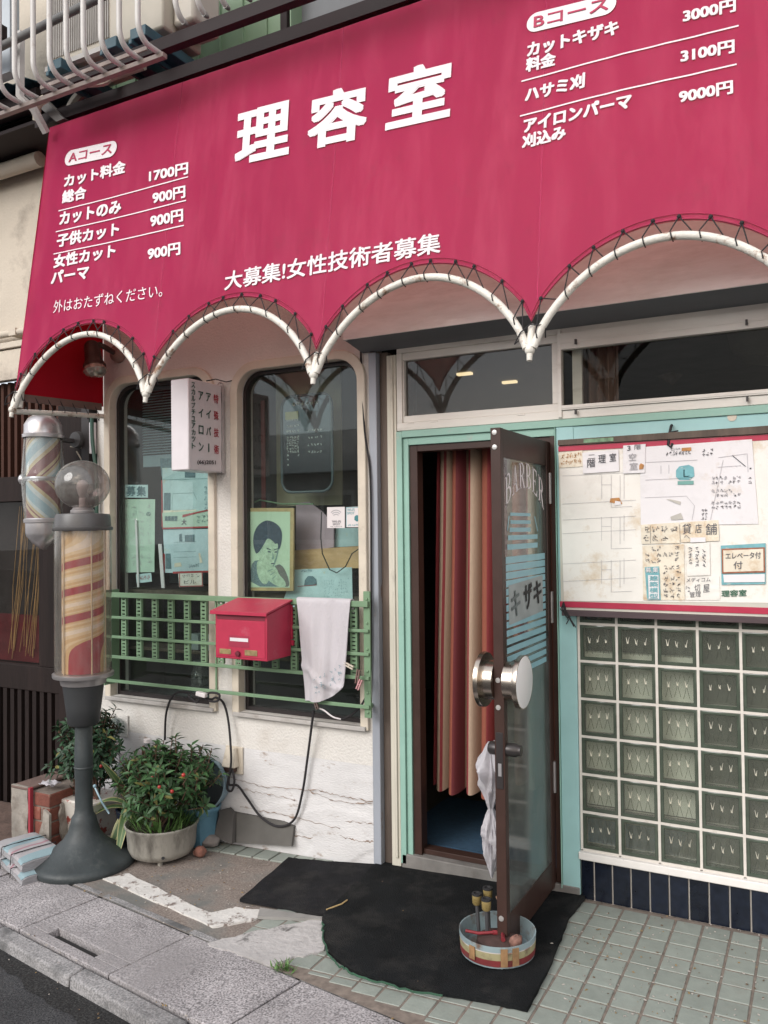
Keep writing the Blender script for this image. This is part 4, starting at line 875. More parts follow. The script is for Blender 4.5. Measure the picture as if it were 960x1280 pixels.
for z, u0, u1, h in ((1.575, .12, .62, .012), (1.545, .12, .62, .014), (1.515, .10, .62, .016), (1.485, .06, .80, .018), (1.45, .04, .80, .02)): b.add([dpt(u0, z), dpt(u1, z), dpt(u1, z + h), dpt(u0, z + h)], [(0, 1, 2, 3)])
z = 1.425
for k in range(15):
    h = .025 - .0003 * k; b.add([dpt(.0, z - h), dpt(1.0, z - h), dpt(1.0, z), dpt(.0, z)], [(0, 1, 2, 3)]); z -= h + .0035 + (.0006 * k)
b.add([dpt(.04, 1.52), dpt(.06, 1.52), dpt(.10, 1.575), dpt(.08, 1.575)], [(0, 1, 2, 3)]); b.add([dpt(.72, 1.575), dpt(.74, 1.575), dpt(.82, 1.515), dpt(.80, 1.515)], [(0, 1, 2, 3)])
b.build('stripe_decal', m_aqua, door)
b = MB(); b.text('キ', dpt(.66, 1.225), dpt(.86, 1.23), dpt(.66, 1.315), .004, .03); b.text('ザ', dpt(.40, 1.215), dpt(.60, 1.22), dpt(.40, 1.31), .004, .03); b.build('katakana_lettering', m_black, door)
b = MB(); b.text('キ', dpt(.10, 1.20), dpt(.30, 1.205), dpt(.10, 1.295), .004, .02); b.build('grey_katakana', M('grey_lettering', (.12, .15, .15), .6), door)
b = MB(); b.add([dpt(.05, 1.175) + Vector((.001, 0, 0)), dpt(.92, 1.19) + Vector((.001, 0, 0)), dpt(.92, 1.335) + Vector((.001, 0, 0)), dpt(.05, 1.32) + Vector((.001, 0, 0))], [(0, 1, 2, 3)]); b.build('name_card', M('pale_name_card', (.30, .34, .34), .6, var=.2), door)

# ------------------------------------------------------------------ curtain in the doorway
cb = (.40, .285, .205); cr1 = (.23, .032, .036); cr2 = (.13, .02, .024); co = (.26, .075, .045)
m_curt = uvramp('striped_curtain', [(0, cr1), (.045, cb), (.12, cr1), (.135, cb), (.22, co), (.27, cr2), (.33, cb), (.40, cr1), (.42, cb), (.52, co), (.60, cr1), (.65, cr2), (.68, cb), (.76, cr1), (.78, cb), (.86, co), (.92, cr1), (.96, cb)], 'X', .85, rep=1.4)
def curtain(x0, x1, y, zb0, zb1, zt, flare):
    def f(a, c):
        w = math.sin(a * 56) * .030 + math.sin(a * 21 + 1) * .016 + .010 * noise.noise((a * 9, c * 2, 1))
        x = x0 + (x1 - x0) * a + flare * (1 - c) * (a - .9) + .010 * math.sin(a * 56 + 1.5)
        zb = zb0 + (zb1 - zb0) * (1 if a > .45 else 0) + .010 * math.sin(a * 56); return Vector((x, y + w * (1.25 - .5 * c), zb + (zt - zb) * c))
    return f
b = MB(); b.grid(curtain(-.735, -.10, .20, .30, .375, 1.90, .05), 260, 14, thick=.003)
tag(b.build('curtain', m_curt), 'striped red, beige and brown curtain hanging in the open doorway', 'curtain')
b = MB(); b.tube([(-.78, .2, 1.905), (-.05, .2, 1.905)], .009, 8); tag(b.build('curtain_rod', m_brownal), 'thin brown rod carrying the striped doorway curtain', 'rod')
# bag on the inner door handle
m_bag = cloth('thin_white_plastic', (.66, .64, .67), .45, var=.08, scale=14, bump=.6, bscale=45)
b = MB(); BX, BY = xb - .020, DY0 + .055
def bagf(a, c):
    th = a * 6.28319; zs = [.19, .24, .30, .34, .38, .415, .445, .53, .60, .69]; rs = [.004, .030, .062, .070, .058, .036, .016, .062, .098, .010]
    t = c * 9; i = min(8, int(t)); f = t - i; r = rs[i] * (1 - f) + rs[i + 1] * f; z = zs[i] * (1 - f) + zs[i + 1] * f
    r *= .62 + .32 * noise.noise((math.cos(th) * 1.6, math.sin(th) * 1.6, z * 14)) + .25 * noise.noise((math.cos(th) * 4, math.sin(th) * 4, z * 9)) + .12 * noise.noise((math.cos(th) * 9, math.sin(th) * 9, z * 40))
    return Vector((BX - .03 + r * .95 * math.cos(th), BY + r * 1.0 * math.sin(th) + .03, z + .05))
b.grid(bagf, 40, 60); b.tube([(BX - .02, BY + .03, .70), (BX - .005, BY + .01, .745), (BX + .0, BY + .0, .75)], .006, 6)
tag(b.build('plastic_bag', m_bag), 'crumpled white plastic bag hanging behind the edge of the open door', 'bag')

# ------------------------------------------------------------------ mats and bowl
m_mat = M('black_door_mat', (.010, .011, .012), .95, var=.4, scale=6, bump=.9, bscale=200, dirt=(.050, .047, .044), dlo=.48, dhi=.82, dscale=3.5, spec=.15)
m_mat2 = M('charcoal_mat', (.016, .016, .018), .95, var=.35, scale=7, bump=.9, bscale=220, dirt=(.055, .052, .049), dlo=.48, dhi=.8, dscale=4, spec=.15)
def floormat(name, pts, mat, h, label, seed, amp=.004):
    P = ragged([atg(*q) for q in pts], 0, amp, 8, seed); b = MB(); n = len(P); c = sum(P, Vector()) / n
    top = [Vector((p.x, p.y, gz(p.x) + h)) for p in P]; K = 6; rings = []
    for k in range(K):
        f = 1 - k / K; rings.append([Vector(((p.x - c.x) * f + c.x, (p.y - c.y) * f + c.y, 0)) for p in P])
    vs = []
    for r_ in rings:
        for q in r_: vs.append(Vector((q.x, q.y, gz(q.x) + h + .003 * noise.noise((q.x * 5, q.y * 5, seed)))))
    fs = []
    for k in range(K - 1):
        for i in range(n): fs.append((k * n + i, k * n + (i + 1) % n, (k + 1) * n + (i + 1) % n, (k + 1) * n + i))
    vs.append(Vector((c.x, c.y, gz(c.x) + h))); ci = len(vs) - 1
    for i in range(n): fs.append(((K - 1) * n + i, (K - 1) * n + (i + 1) % n, ci))
    o0 = len(vs); vs += [Vector((v.x, v.y, gz(v.x) + .002)) for v in vs[:n]]
    for i in range(n): fs.append((i, o0 + i, o0 + (i + 1) % n, (i + 1) % n))
    b.add(vs, fs, 0, True); return tag(b.build(name, mat), label, 'mat')
floormat('door_mat', [(300, 1128), (360, 1075), (388, 1078), (470, 1084), (440, 1112), (405, 1147), (350, 1137)], m_mat2, .014, 'smaller charcoal mat lying left of the big black mat', 3)
floormat('door_mat', [(403, 1150), (440, 1112), (482, 1072), (600, 1096), (735, 1116), (729, 1128), (712, 1150), (690, 1205), (660, 1267), (590, 1252), (500, 1236), (440, 1218), (412, 1195), (404, 1175)], m_mat, .017, 'large black doormat in front of the open shop door', 6, .003)
b = MB(); P = [atg(325, 1138, .0), atg(405, 1150, .0), atg(403, 1152.5), atg(322, 1149)]
b.prism([(p.x, p.y) for p in P], lambda x, y: Vector((x, y, gz(x) + .012)), (0, 0, -.012)); tag(b.build('board_offcut', M('grey_board', (.26, .25, .235), .85)), 'thin grey board sticking out under the smaller mat', 'board')
b = MB(); rr = random.Random(4); P = [atg(q[0], q[1], .02) for q in ((404, 1152), (403, 1172), (410, 1192), (425, 1208), (442, 1217), (500, 1235), (560, 1247))]
PP = []
for a, c in zip(P, P[1:]):
    for k in range(8): PP.append(a.lerp(c, k / 8) + Vector((rr.uniform(-.004, .004), rr.uniform(-.004, .004), rr.uniform(-.004, .003))))
b.tube(PP, .0035, 5); b.build('frayed_edge', M('green_frayed_thread', (.03, .085, .05), .9), None); tag(bpy.data.objects['frayed_edge'], 'dark green frayed binding along the rim of the big black mat', 'binding')
b = MB(); b.tube([atg(408, 1137, .018), atg(424, 1131, .02), atg(427, 1130, .02), atg(434, 1125, .02)], .003, 5); tag(b.build('straw', M('dry_straw', (.42, .30, .14), .8)), 'dry straw lying across the seam of the two black mats', 'straw')
# tin with weight and garden lights wedged under the door edge
TX, TY = -.155, -.588; TZ = .019
m_btape = M('brown_tape', (.26, .15, .07), .6, var=.3, scale=30)
tin = thing('round_tin', 'round striped metal tin on the black mat under the open door edge', 'tin', (TX, TY, TZ))
b = MB(); b.lathe([(.0, .006), (.126, .006), (.129, .010), (.134, .075), (.137, .076), (.137, .073), (.131, .0), (.0, .0)], (TX, TY, TZ), 40, 0); b.build('bowl', M('pale_blue_enamel', (.24, .31, .33), .5, var=.2, dirt=(.14, .08, .05), dlo=.50, dhi=.68, dscale=14), tin)
for z0, z1, mm in ((.052, .0755, M('white_tape', (.50, .45, .42), .7, var=.15, dirt=(.28, .15, .11), dlo=.50, dhi=.66, dscale=16)), (.028, .052, M('yellow_band', (.30, .27, .15), .7, var=.25, dirt=(.12, .08, .05), dlo=.48, dhi=.66, dscale=16)), (.006, .028, M('red_band', (.17, .022, .024), .7, var=.3, dirt=(.08, .05, .04), dlo=.5, dhi=.66, dscale=18))):
    b = MB(); b.lathe([(.1325 + z0 * .055, z0), (.1325 + z1 * .055, z1)], (TX, TY, TZ), 40); b.build('band', mm, tin)
for a in (-1.9, -1.05, -.75):
    b = MB(); b.obox((TX + .1385 * math.cos(a), TY + .1385 * math.sin(a), TZ + .04), (-.012 * math.sin(a), .012 * math.cos(a), 0), (.0015 * math.cos(a), .0015 * math.sin(a), 0), (0, 0, .022 if a < -1.5 else .03)); b.build('tape_scrap', m_btape, tin)
b = MB(); b.lathe([(.0, .0), (.070, .0), (.078, .012), (.074, .040), (.05, .050), (.0, .052)], (TX + .005, TY - .01, TZ + .008), 28); tag(b.build('door_weight', M('rusty_iron_weight', (.055, .03, .026), .7, var=.3, scale=20, bump=.3)), 'dark rusty iron weight lying in the striped tin', 'weight')
b = MB(); b.tube([(TX - .10, TY - .055, TZ + .07), (TX - .055, TY - .045, TZ + .066), (TX - .01, TY - .02, TZ + .068)], .0055, 8); b.tube([(TX - .01, TY - .02, TZ + .068), (TX + .02, TY - .0, TZ + .066), (TX + .04, TY - .05, TZ + .066)], .008, 8); tag(b.build('rope', M('red_rope', (.20, .018, .025), .6, var=.3, scale=60)), 'short red rope tied over the rusty weight in the tin', 'rope')
m_amb = M('amber_lens', (.24, .18, .07), .3, var=.25, scale=40); m_stake = M('grey_stake', (.10, .10, .105), .4, metal=.4)
for k, (x, y, h, lab) in enumerate(((-.082, .012, .175, 'amber topped garden light stake at the left of the three in the tin'), (-.055, .052, .185, 'amber topped garden light stake at the back of the tin'), (-.035, -.015, .175, 'amber topped garden light stake nearest the door edge in the tin'))):
    g = thing('garden_light', lab, 'garden light', (TX + x, TY + y, TZ + .01), 'garden light stakes in the tin')
    b = MB(); b.tube([(TX + x * .9, TY + y * .9, TZ + .01), (TX + x, TY + y, TZ + h - .03)], .0075, 8); b.build('stake', m_stake, g)
    b = MB(); b.lathe([(.013, h - .035), (.0165, h - .03), (.0175, h - .005), (.017, h)], (TX + x, TY + y, TZ), 16); b.build('lens', m_amb, g)
    b = MB(); b.lathe([(.0185, h), (.0185, h + .006), (.012, h + .007), (.011, h + .002), (.0, h + .002)], (TX + x, TY + y, TZ), 16); b.build('top', m_black, g)
b = MB(); PP = []
for k in range(40):
    a = k / 39 * 12; PP.append((TX - .002 + .014 * math.cos(a) , TY + .035 + .012 * math.sin(a * .9), TZ + .115 + .045 * math.sin(a * .5) + .001 * k))
b.tube(PP, .003, 5); tag(b.build('twine', M('brown_twine', (.24, .14, .09), .9)), 'loop of brown twine standing in the tin beside the garden lights', 'twine')
b = MB(); rr = random.Random(8); b.sphere((TX + .085, TY - .045, TZ + .068), .022, 10, 7); 
for v in b.v: v += Vector((rr.uniform(-.004, .004),) * 3)
tag(b.build('crumpled_wrapper', M('brown_paper_wrapper', (.20, .10, .075), .8, var=.4, scale=60)), 'crumpled brownish wrapper in the right side of the tin', 'wrapper')

# ------------------------------------------------------------------ notice board with papers
BYF = -.040                                                            # front face of the backing
board = thing('notice_board', 'long notice board with crimson edging and dark battens above the glass blocks', 'notice board', (.45, -.02, 1.17))
BX0, BX1 = -.062, 1.6
b = MB(); b.box(BX0, BX1, BYF, -.009, 1.19, 1.868); b.build('backing', M('yellowed_backing', (.52, .50, .44), .8, var=.06, scale=5, dirt=(.42, .30, .14), dlo=.58, dhi=.8, dscale=4, damt=.6), board)
b = MB(); b.box(BX0 - .004, BX1, BYF - .003, BYF - .0002, 1.200, 1.224); b.box(BX0, BX1, BYF - .003, BYF - .0002, 1.845, 1.866); b.build('crimson_edging', m_post, board)
b = MB(); b.box(BX0 + .008, BX1, BYF - .02, BYF + .02, 1.166, 1.1895); b.build('lower_batten', M('plum_brown_wood', (.075, .05, .055), .8, var=.3, scale=16, stretch=(.1, 1, 1), dirt=(.14, .11, .11), dlo=.58, dhi=.72, dscale=10), board, bevel=.002)
b = MB(); b.hexa([(BX0, BYF - .012, 1.869), (BX1, BYF - .012, 1.869), (BX1, -.009, 1.869), (BX0, -.009, 1.869), (BX0, BYF - .012, 1.892), (BX1, BYF - .012, 1.905), (BX1, -.009, 1.905), (BX0, -.009, 1.892)]); b.build('upper_batten', m_oldwood, board, bevel=.002)
b = MB(); p = at(748, 552, BYF - .013); b.box(p.x - .06, p.x + .06, BYF - .0135, BYF - .0122, 1.874, 1.889); b.build('green_tape', M('green_tape', (.16, .27, .16), .6, var=.4, scale=60), board)
p = at(838, 540, -.05)
b = MB(); b.tube([(p.x, -.014, p.z + .03), (p.x, -.03, p.z + .025), (p.x - .004, -.04, p.z), (p.x - .01, -.045, p.z - .05), (p.x, -.05, p.z - .06), (p.x + .006, -.045, p.z - .045)], .0055, 8); b.tube([(p.x - .004, -.04, p.z - .0), (p.x + .028, -.04, p.z + .004)], .003, 6); tag(b.build('hook', m_black), 'black hook on the mint beam above the notice board', 'hook')
b = MB(); p = at(707, 768, -.06); rr = random.Random(9)
for k in range(5): b.tube([(p.x - .01, -.05, p.z + .05), (p.x + rr.uniform(-.02, .01), -.062, p.z + .02), (p.x + rr.uniform(0, .03), -.062, p.z - .01), (p.x + rr.uniform(.0, .045), -.058, p.z - .035 + rr.uniform(-.02, .02))], .0025, 5)
tag(b.build('wire_knot', m_rope), 'tangle of black wire at the lower left corner of the notice board', 'wire')
p = at(915, 521, -.006); b = MB(); b.lathe([(.0, -.0), (.017, 0)], (p.x, -.0065, p.z), 16, 0, (0, -1, 0)); b.build('filler_patch', M('cream_filler', (.62, .55, .46), .8), shop)

m_paper = M('aged_paper', (.76, .735, .69), .85, var=.05, scale=7, dirt=(.50, .35, .17), dlo=.53, dhi=.72, dscale=6.5, damt=.7, grime=(.42, .38, .33, 5, .55, .8, .4))
m_paperw = M('white_paper', (.72, .70, .715), .85, var=.03, scale=7, dirt=(.52, .40, .26), dlo=.58, dhi=.78, dscale=8, damt=.6, grime=(.45, .43, .42, 6, .55, .8, .35))
m_papery = M('yellowed_paper', (.70, .64, .53), .85, var=.1, scale=10, dirt=(.46, .27, .11), dlo=.52, dhi=.72, dscale=13, damt=.8)
m_teal = M('teal_print', (.17, .39, .43), .8, var=.15, scale=30, dirt=(.5, .5, .46), dlo=.58, dhi=.66, dscale=26); m_faint = M('faint_pencil', (.40, .39, .41), .9); m_ink = M('blue_black_ink', (.11, .11, .125), .8); m_orange = M('orange_stain', (.45, .22, .08), .8, var=.3, scale=40)
def scrib(b, P, U, V, rr, off, th=.0016, n=6, mi=0):                   # one handwritten, unreadable mark in the cell P,U,V
    Nn = U.cross(V).normalized() * off; L_ = max(U.length, V.length)
    for k in range(n):
        x, y = rr.uniform(.05, .95), rr.uniform(.05, .95); l = rr.uniform(.25, .6); a = rr.choice((0.1, 0.05, 1.5, 1.6, .8, 2.4))
        d = Vector((math.cos(a) * l / 2, math.sin(a) * l / 2)); c0 = (max(0, min(1, x - d.x)), max(0, min(1, y - d.y))); c1 = (max(0, min(1, x + d.x)), max(0, min(1, y + d.y)))
        A = P + U * c0[0] + V * c0[1] + Nn; B_ = P + U * c1[0] + V * c1[1] + Nn; D_ = B_ - A
        if D_.length < 1e-5: continue
        w = D_.cross(Nn).normalized() * th / 2; b.add([A - w, B_ - w, B_ + w, A + w], [(0, 1, 2, 3)], mi)
class Sheet:
    """a sheet of paper given by its corners in the photograph, on the plane y=Y"""
    def __init__(s, name, label, cat, corners, Y, mat, t=.0012, group=None, seed=1, curl=.0022):
        s.c = [at(x, y, Y) for x, y in corners]; s.Y = Y; s.px = corners; s.rr = random.Random(seed)     # bl br tr tl
        bl, br, tr, tl_ = s.c; b = MB()
        def f(a, c): p = bl * (1 - a) * (1 - c) + br * a * (1 - c) + tr * a * c + tl_ * (1 - a) * c; return p + Vector((0, -abs(curl * noise.noise((a * 3.2 + seed, c * 3.2, seed))) - .0006, 0))
        b.grid(f, 16, 16, thick=t); s.off = curl + .0012
        s.o = b.build(name, mat); s.root = tag(s.o, label, cat, group); s.pend = {}
    def mb(s, key): return s.pend.setdefault(key, MB())
    def P(s, px, py): return at(px, py, s.Y - s.off)
    def text(s, body, bl, br, tl_, mat, bold=.01): s.mb(mat).text(body, s.P(*bl), s.P(*br), s.P(*tl_), 0, bold)
    def quad(s, pts, mat, lift=0.0): s.mb(mat).add([s.P(*q) + Vector((0, -lift, 0)) for q in pts], [tuple(range(len(pts)))])
    def line(s, a, c, mat, w=.0012):
        A, C = s.P(*a), s.P(*c); d = C - A; q = Vector((-d.z, 0, d.x)).normalized() * w / 2; s.mb(mat).add([A - q, C - q, C + q, A + q], [(0, 1, 2, 3)])
    def scribbles(s, bl, br, tl_, nx, ny, mat, th=.0018, fill=.75, n=6):
        A, U, V = s.P(*bl), s.P(*br) - s.P(*bl), s.P(*tl_) - s.P(*bl)
        for i in range(nx):
            for j in range(ny):
                if s.rr.random() > fill: continue
                scrib(s.mb(mat), A + U * ((i + .12) / nx) + V * ((j + .12) / ny), U * (.76 / nx), V * (.76 / ny), s.rr, .0002, th, n)
    def done(s, names):
        for k, (m, nm) in enumerate(names):
            if m in s.pend: s.pend[m].build(nm, m, s.root)
S = Sheet('plan_sheet', 'large pale floor plan drawing with yellow stains filling the left of the board', 'drawing', [(705, 751), (806, 752), (800, 560), (699, 566)], BYF - .001, m_paper, seed=2)
for y in (590, 625, 645, 662, 700, 722): S.line((703, y + 5), (795, y), m_faint, .0012)
for y in (594, 646, 700):
    S.line((752, y), (752, y + 30), m_faint); S.line((764, y), (764, y + 40), m_faint); S.line((752, y + 12), (764, y + 12), m_faint); S.line((775, y), (775, y + 34), m_faint); S.line((780, y - 2), (780, y + 30), m_faint); S.line((764, y + 40), (790, y + 39), m_faint)
S.quad([(762, 628), (778, 630), (774, 622), (763, 623)], m_orange); S.quad([(768, 632), (776, 631), (776, 627), (769, 626)], m_paperw, .0006)
S.done([(m_faint, 'pencil_lines'), (m_orange, 'glue_stain'), (m_paperw, 'torn_scrap')])
S = Sheet('blank_sheet', 'wide aged white paper behind the notes at the right of the board', 'paper', [(804, 752), (1010, 754), (1010, 542), (799, 557)], BYF - .0005, m_paper, seed=9)
S.text('理容室', (902, 746), (933, 745), (902, 738), M('green_ink', (.06, .15, .10), .8), .03)
for k in list(S.pend): S.pend[k].build('lettering', k, S.root)
S = Sheet('map_sheet', 'white area map sheet with a teal spot and rows of small block drawings', 'map', [(801, 657), (948, 655), (940, 549), (800, 559)], BYF - .004, m_paperw, seed=3)
S.quad([(845, 596), (849, 600), (862, 600), (868, 595), (867, 584), (861, 581), (849, 583), (845, 588)], m_teal); S.line((855, 587), (855, 596), m_ink, .004); S.line((855, 596), (862, 595), m_ink, .003)
S.quad([(847, 606), (867, 605.5), (867, 600.8), (847, 601.5)], M('dull_teal', (.16, .33, .30), .8)); S.quad([(852, 564), (864, 563.5), (864, 559), (852, 560)], m_orange)
S.scribbles((832, 571), (864, 569), (832, 564), 8, 1, m_ink, .0016, 1); S.scribbles((838, 564), (851, 563), (838, 560), 4, 1, m_ink, .0012, 1); S.scribbles((877, 571), (892, 569), (877, 561), 3, 2, m_ink, .0018, .8); S.scribbles((935, 605), (940, 605), (935, 584), 1, 4, m_ink, .0018, .9); S.scribbles((876, 651), (884, 650), (877, 636), 2, 3, m_ink, .0018, .9)
for y in (598, 614, 629): S.scribbles((889, y + 8), (926, y + 7), (889, y - 3), 7, 2, m_faint, .003, .9, 5)
for a, c in (((805, 578), (872, 575)), ((806, 600), (866, 597)), ((806, 622), (858, 620)), ((858, 620), (868, 632)), ((868, 632), (865, 650)), ((898, 572), (934, 567)), ((934, 567), (935, 590)), ((904, 575), (888, 650)), ((897, 584), (926, 582)), ((826, 582), (826, 592)), ((836, 581), (836, 592))): S.line(a, c, m_faint, .0014)
S.line((915, 569), (932, 583), m_ink, .003)
for k in range(2): S.quad([(833 + k * 6, 624 + k * 26), (850 + k * 4, 631 + k * 18), (851, 627 + k * 14), (838, 624 + k * 22)], M('grey_tape', (.44, .42, .38), .5), .0008)
nm = {m_teal: 'teal_spot', m_ink: 'handwriting', m_faint: 'pencil_lines', m_orange: 'orange_stamp'}
for k in list(S.pend): S.pend[k].build(nm.get(k, 'mark'), k, S.root)
S = Sheet('stained_scrap', 'small yellow brown stained scrap at the top left corner of the board', 'paper scrap', [(699, 585), (729, 583), (728, 563), (698, 566)], BYF - .004, m_papery, seed=4)
S.scribbles((701, 583), (727, 580), (701, 567), 5, 2, m_orange, .002); S.done([(m_orange, 'red_marks')])
S = Sheet('handwritten_card', 'white card with brushed characters, wider of the two at the board top', 'card', [(729, 592), (774, 589), (773, 562), (728, 566)], BYF - .007, m_paperw, t=.003, seed=5)
S.text('二', (735, 573.5), (744, 573), (735, 568.5), m_ink, 0); S.text('階', (734, 584.5), (744, 583.5), (734, 574.5), m_ink); S.text('理', (748, 579), (757, 578), (748, 569), m_ink); S.text('室', (762, 577), (770, 576), (762, 567), m_ink); S.done([(m_ink, 'handwriting')])
S = Sheet('handwritten_card', 'white rounded card reading 3 with faded brush strokes at the board top', 'card', [(779, 592), (806, 591), (807, 555), (779, 557)], BYF - .008, m_paperw, t=.003, seed=6)
S.text('3', (784, 563.5), (788, 563), (784, 557.5), m_ink); S.text('階', (793, 562.5), (801, 561.5), (793, 556), m_ink, 0); S.text('空', (786, 576), (795, 575.5), (786, 567), m_faint); S.text('室', (787, 587.5), (797, 587), (787, 578.5), m_faint); S.quad([(799, 587), (804, 586), (805, 581), (801, 579), (799, 582)], m_orange); S.done([(m_ink, 'handwriting'), (m_faint, 'faded_writing'), (m_orange, 'rust_spot')])
S = Sheet('handwritten_note', 'yellowed note with ruled left column just under the map sheet', 'note', [(802, 680), (850, 679), (849, 653), (801, 656)], BYF - .0055, m_papery, seed=7)
S.scribbles((803, 678), (848, 677), (803, 657), 4, 2, m_ink, .002, .9, 7); S.line((813, 657), (813, 679), m_ink, .0012); S.done([(m_ink, 'handwriting')])
S = Sheet('shop_to_let_note', 'yellowed note with large brushed 貸店舗 characters', 'note', [(851, 678), (899, 676), (898, 650), (850, 653)], BYF - .0058, m_papery, seed=8)
S.text('貸', (853, 668), (864, 667), (853, 655), m_ink, 0); S.text('店', (869, 666.5), (877, 666), (869, 655), m_ink, 0); S.text('舗', (882, 669), (896, 668), (882, 655), m_ink, 0); S.text('へ', (855, 673), (862, 673), (855, 669), m_ink, 0); S.quad([(863, 678), (882, 677.5), (882, 671.5), (863, 672)], m_paperw, .0006); S.done([(m_ink, 'handwriting'), (m_paperw, 'tape')])
S = Sheet('handwritten_note', 'narrow pale note with three columns of writing below the 貸店舗 note', 'note', [(859, 720), (888, 719), (887, 678), (857, 680)], BYF - .0052, m_paper, seed=10)
for k in range(3): S.scribbles((860 + k * 8.5, 715 - (3 - k) * 3 + (0 if k < 2 else -6)), (866 + k * 8.5, 714 - (3 - k) * 3), (860 + k * 8.5, 684), 1, 5 + (k != 2), m_ink, .0018, 1, 6)
S.done([(m_ink, 'handwriting')])
S = Sheet('handwritten_note', 'long faded note with scattered writing left of the narrow pale note', 'note', [(804, 750), (856, 750), (855, 680), (803, 682)], BYF - .0035, m_papery, seed=11)
S.scribbles((806, 705), (850, 703), (806, 683), 6, 3, m_ink, .0016, .5); S.scribbles((828, 749), (852, 748), (828, 706), 3, 6, m_ink, .0017, .75); S.done([(m_ink, 'handwriting')])
S = Sheet('vertical_strip', 'teal and white vertical strip reading 募集 at the bottom of the board', 'notice strip', [(809, 750), (826, 750), (824, 708), (806, 709)], BYF - .006, m_teal, seed=12)
S.text('募', (807, 715.5), (814, 715.5), (807, 709.5), m_paperw); S.text('集', (816, 715.5), (823, 715.5), (816, 709), m_paperw)
S.quad([(811, 749), (824, 749), (823, 719), (810, 719)], m_paperw, 0)
for k, ch in enumerate('建築模型'): S.mb(m_teal).text(ch, at(812, 726 + k * 7.4, S.Y - S.off - .0006), at(822.5, 725.8 + k * 7.4, S.Y - S.off - .0006), at(812, 720 + k * 7.4, S.Y - S.off - .0006), 0, .03)
S.done([(m_paperw, 'white_lettering'), (m_teal, 'teal_lettering')])
S = Sheet('pencil_note', 'torn cream note with pencilled katakana line at the bottom of the board', 'note', [(857, 750), (900, 750), (899, 720), (856, 721)], BYF - .0032, m_paper, seed=13)
S.text('メディコム', (854 + 4, 728), (888, 727), (858, 722.5), m_ink, 0); S.text('切', (868, 740), (875, 739), (868, 731), m_ink, 0); S.text('管理', (862, 747), (876, 746), (862, 740), m_ink, 0); S.text('屋', (879, 741), (887, 740), (879, 731), m_ink, 0); S.scribbles((856, 741), (864, 741), (856, 731), 1, 1, m_ink, .0016, 1); S.done([(m_ink, 'handwriting')])
S = Sheet('framed_notice', 'rust stained エレベータ付 card over teal paper at the right of the board', 'card', [(902, 731), (957, 730), (957, 679), (901, 682)], BYF - .006, m_teal, t=.003, seed=14)
S.quad([(905, 728), (956, 727.5), (956, 717.5), (904, 718.5)], m_paperw)
S.quad([(902.5, 717), (956.5, 715.5), (956, 684), (902, 686)], M('rust_border', (.30, .12, .07), .8, var=.3, scale=60), .001); S.quad([(904.5, 715), (954.5, 713.5), (954, 686), (904, 688)], m_papery, .002)
S.pend.setdefault('ink', MB())
for body, a, c, d in (('エレベータ付', (907, 699), (951, 698), (907, 691)), ('付', (917, 711.5), (928, 711), (917, 702))): S.pend['ink'].text(body, at(*a, S.Y - S.off - .003), at(*c, S.Y - S.off - .003), at(*d, S.Y - S.off - .003), 0, .012)
nm = {m_paperw: 'white_strip', m_papery: 'card', 'ink': 'handwriting'}
for k in list(S.pend): S.pend[k].build(nm.get(k, 'border'), m_ink if k == 'ink' else k, S.root)
# ------------------------------------------------------------------ things behind the left window
YW = .085
m_grpap = M('pale_green_paper', (.44, .57, .48), .85, var=.07, scale=12, grime=(.30, .40, .33, 26, .55, .72, .35)); m_bluepap = M('pale_blue_paper', (.44, .58, .61), .85, var=.10, scale=14, dirt=(.55, .47, .26), dlo=.60, dhi=.70, dscale=11, damt=.8, grime=(.30, .38, .40, 30, .55, .7, .4))
m_redtape = M('red_tape', (.36, .04, .045), .6, var=.15); m_slate = M('slate_print', (.10, .17, .20), .8, var=.3, scale=60); m_bw = M('dark_plastic', (.012, .012, .014), .4)
S = Sheet('handwritten_poster', 'pale green sheet of faint handwriting hanging in the left window', 'poster', [(141, 716), (193, 715), (194, 624), (140, 624)], YW, m_grpap, seed=21, curl=.003)
for k in range(5): S.scribbles((145 + k * 9.5, 708), (152 + k * 9.5, 708), (145 + k * 9.5, 628), 1, 9, m_faint, .002, .9, 5)
S.text('の', (183, 645), (188, 645), (183, 640), m_slate); S.done([(m_faint, 'handwriting'), (m_slate, 'brush_mark')])
S = Sheet('recruiting_sign', 'small pale blue sign reading 募集 above the green sheet', 'sign', [(155, 622), (185, 622), (185, 606), (155, 606)], YW - .004, m_bluepap, seed=22)
S.text('募', (158, 620), (169, 620), (158, 608), m_slate, .03); S.text('集', (171, 620), (182, 620), (171, 608), m_slate, .03); S.done([(m_slate, 'lettering')])
S = Sheet('price_tag', 'pinkish scrap with red figures below the green sheet', 'tag', [(171, 729), (190, 727), (189, 716), (170, 718)], YW - .003, m_bluepap, seed=23)
S.scribbles((174, 726), (188, 725), (174, 719), 3, 1, m_redtape, .003, 1); S.done([(m_redtape, 'red_marks')])
S = Sheet('taped_plan', 'blue tinted upper drawing with tape stains edged red in the left window', 'drawing', [(204, 659), (266, 658), (266, 584), (203, 585)], YW, m_bluepap, seed=24)
S.quad([(231, 597), (244, 597), (244, 588), (231, 589)], m_slate); S.quad([(205, 638), (213, 638), (213, 616), (205, 616)], m_slate); S.scribbles((255, 640), (263, 638), (255, 600), 2, 6, m_slate, .002, .8)
for a, c in (((216, 617), (242, 616)), ((242, 616), (246, 625)), ((216, 617), (215, 638)), ((216, 638), (243, 637)), ((204, 600), (264, 598))): S.line(a, c, m_slate, .0014)
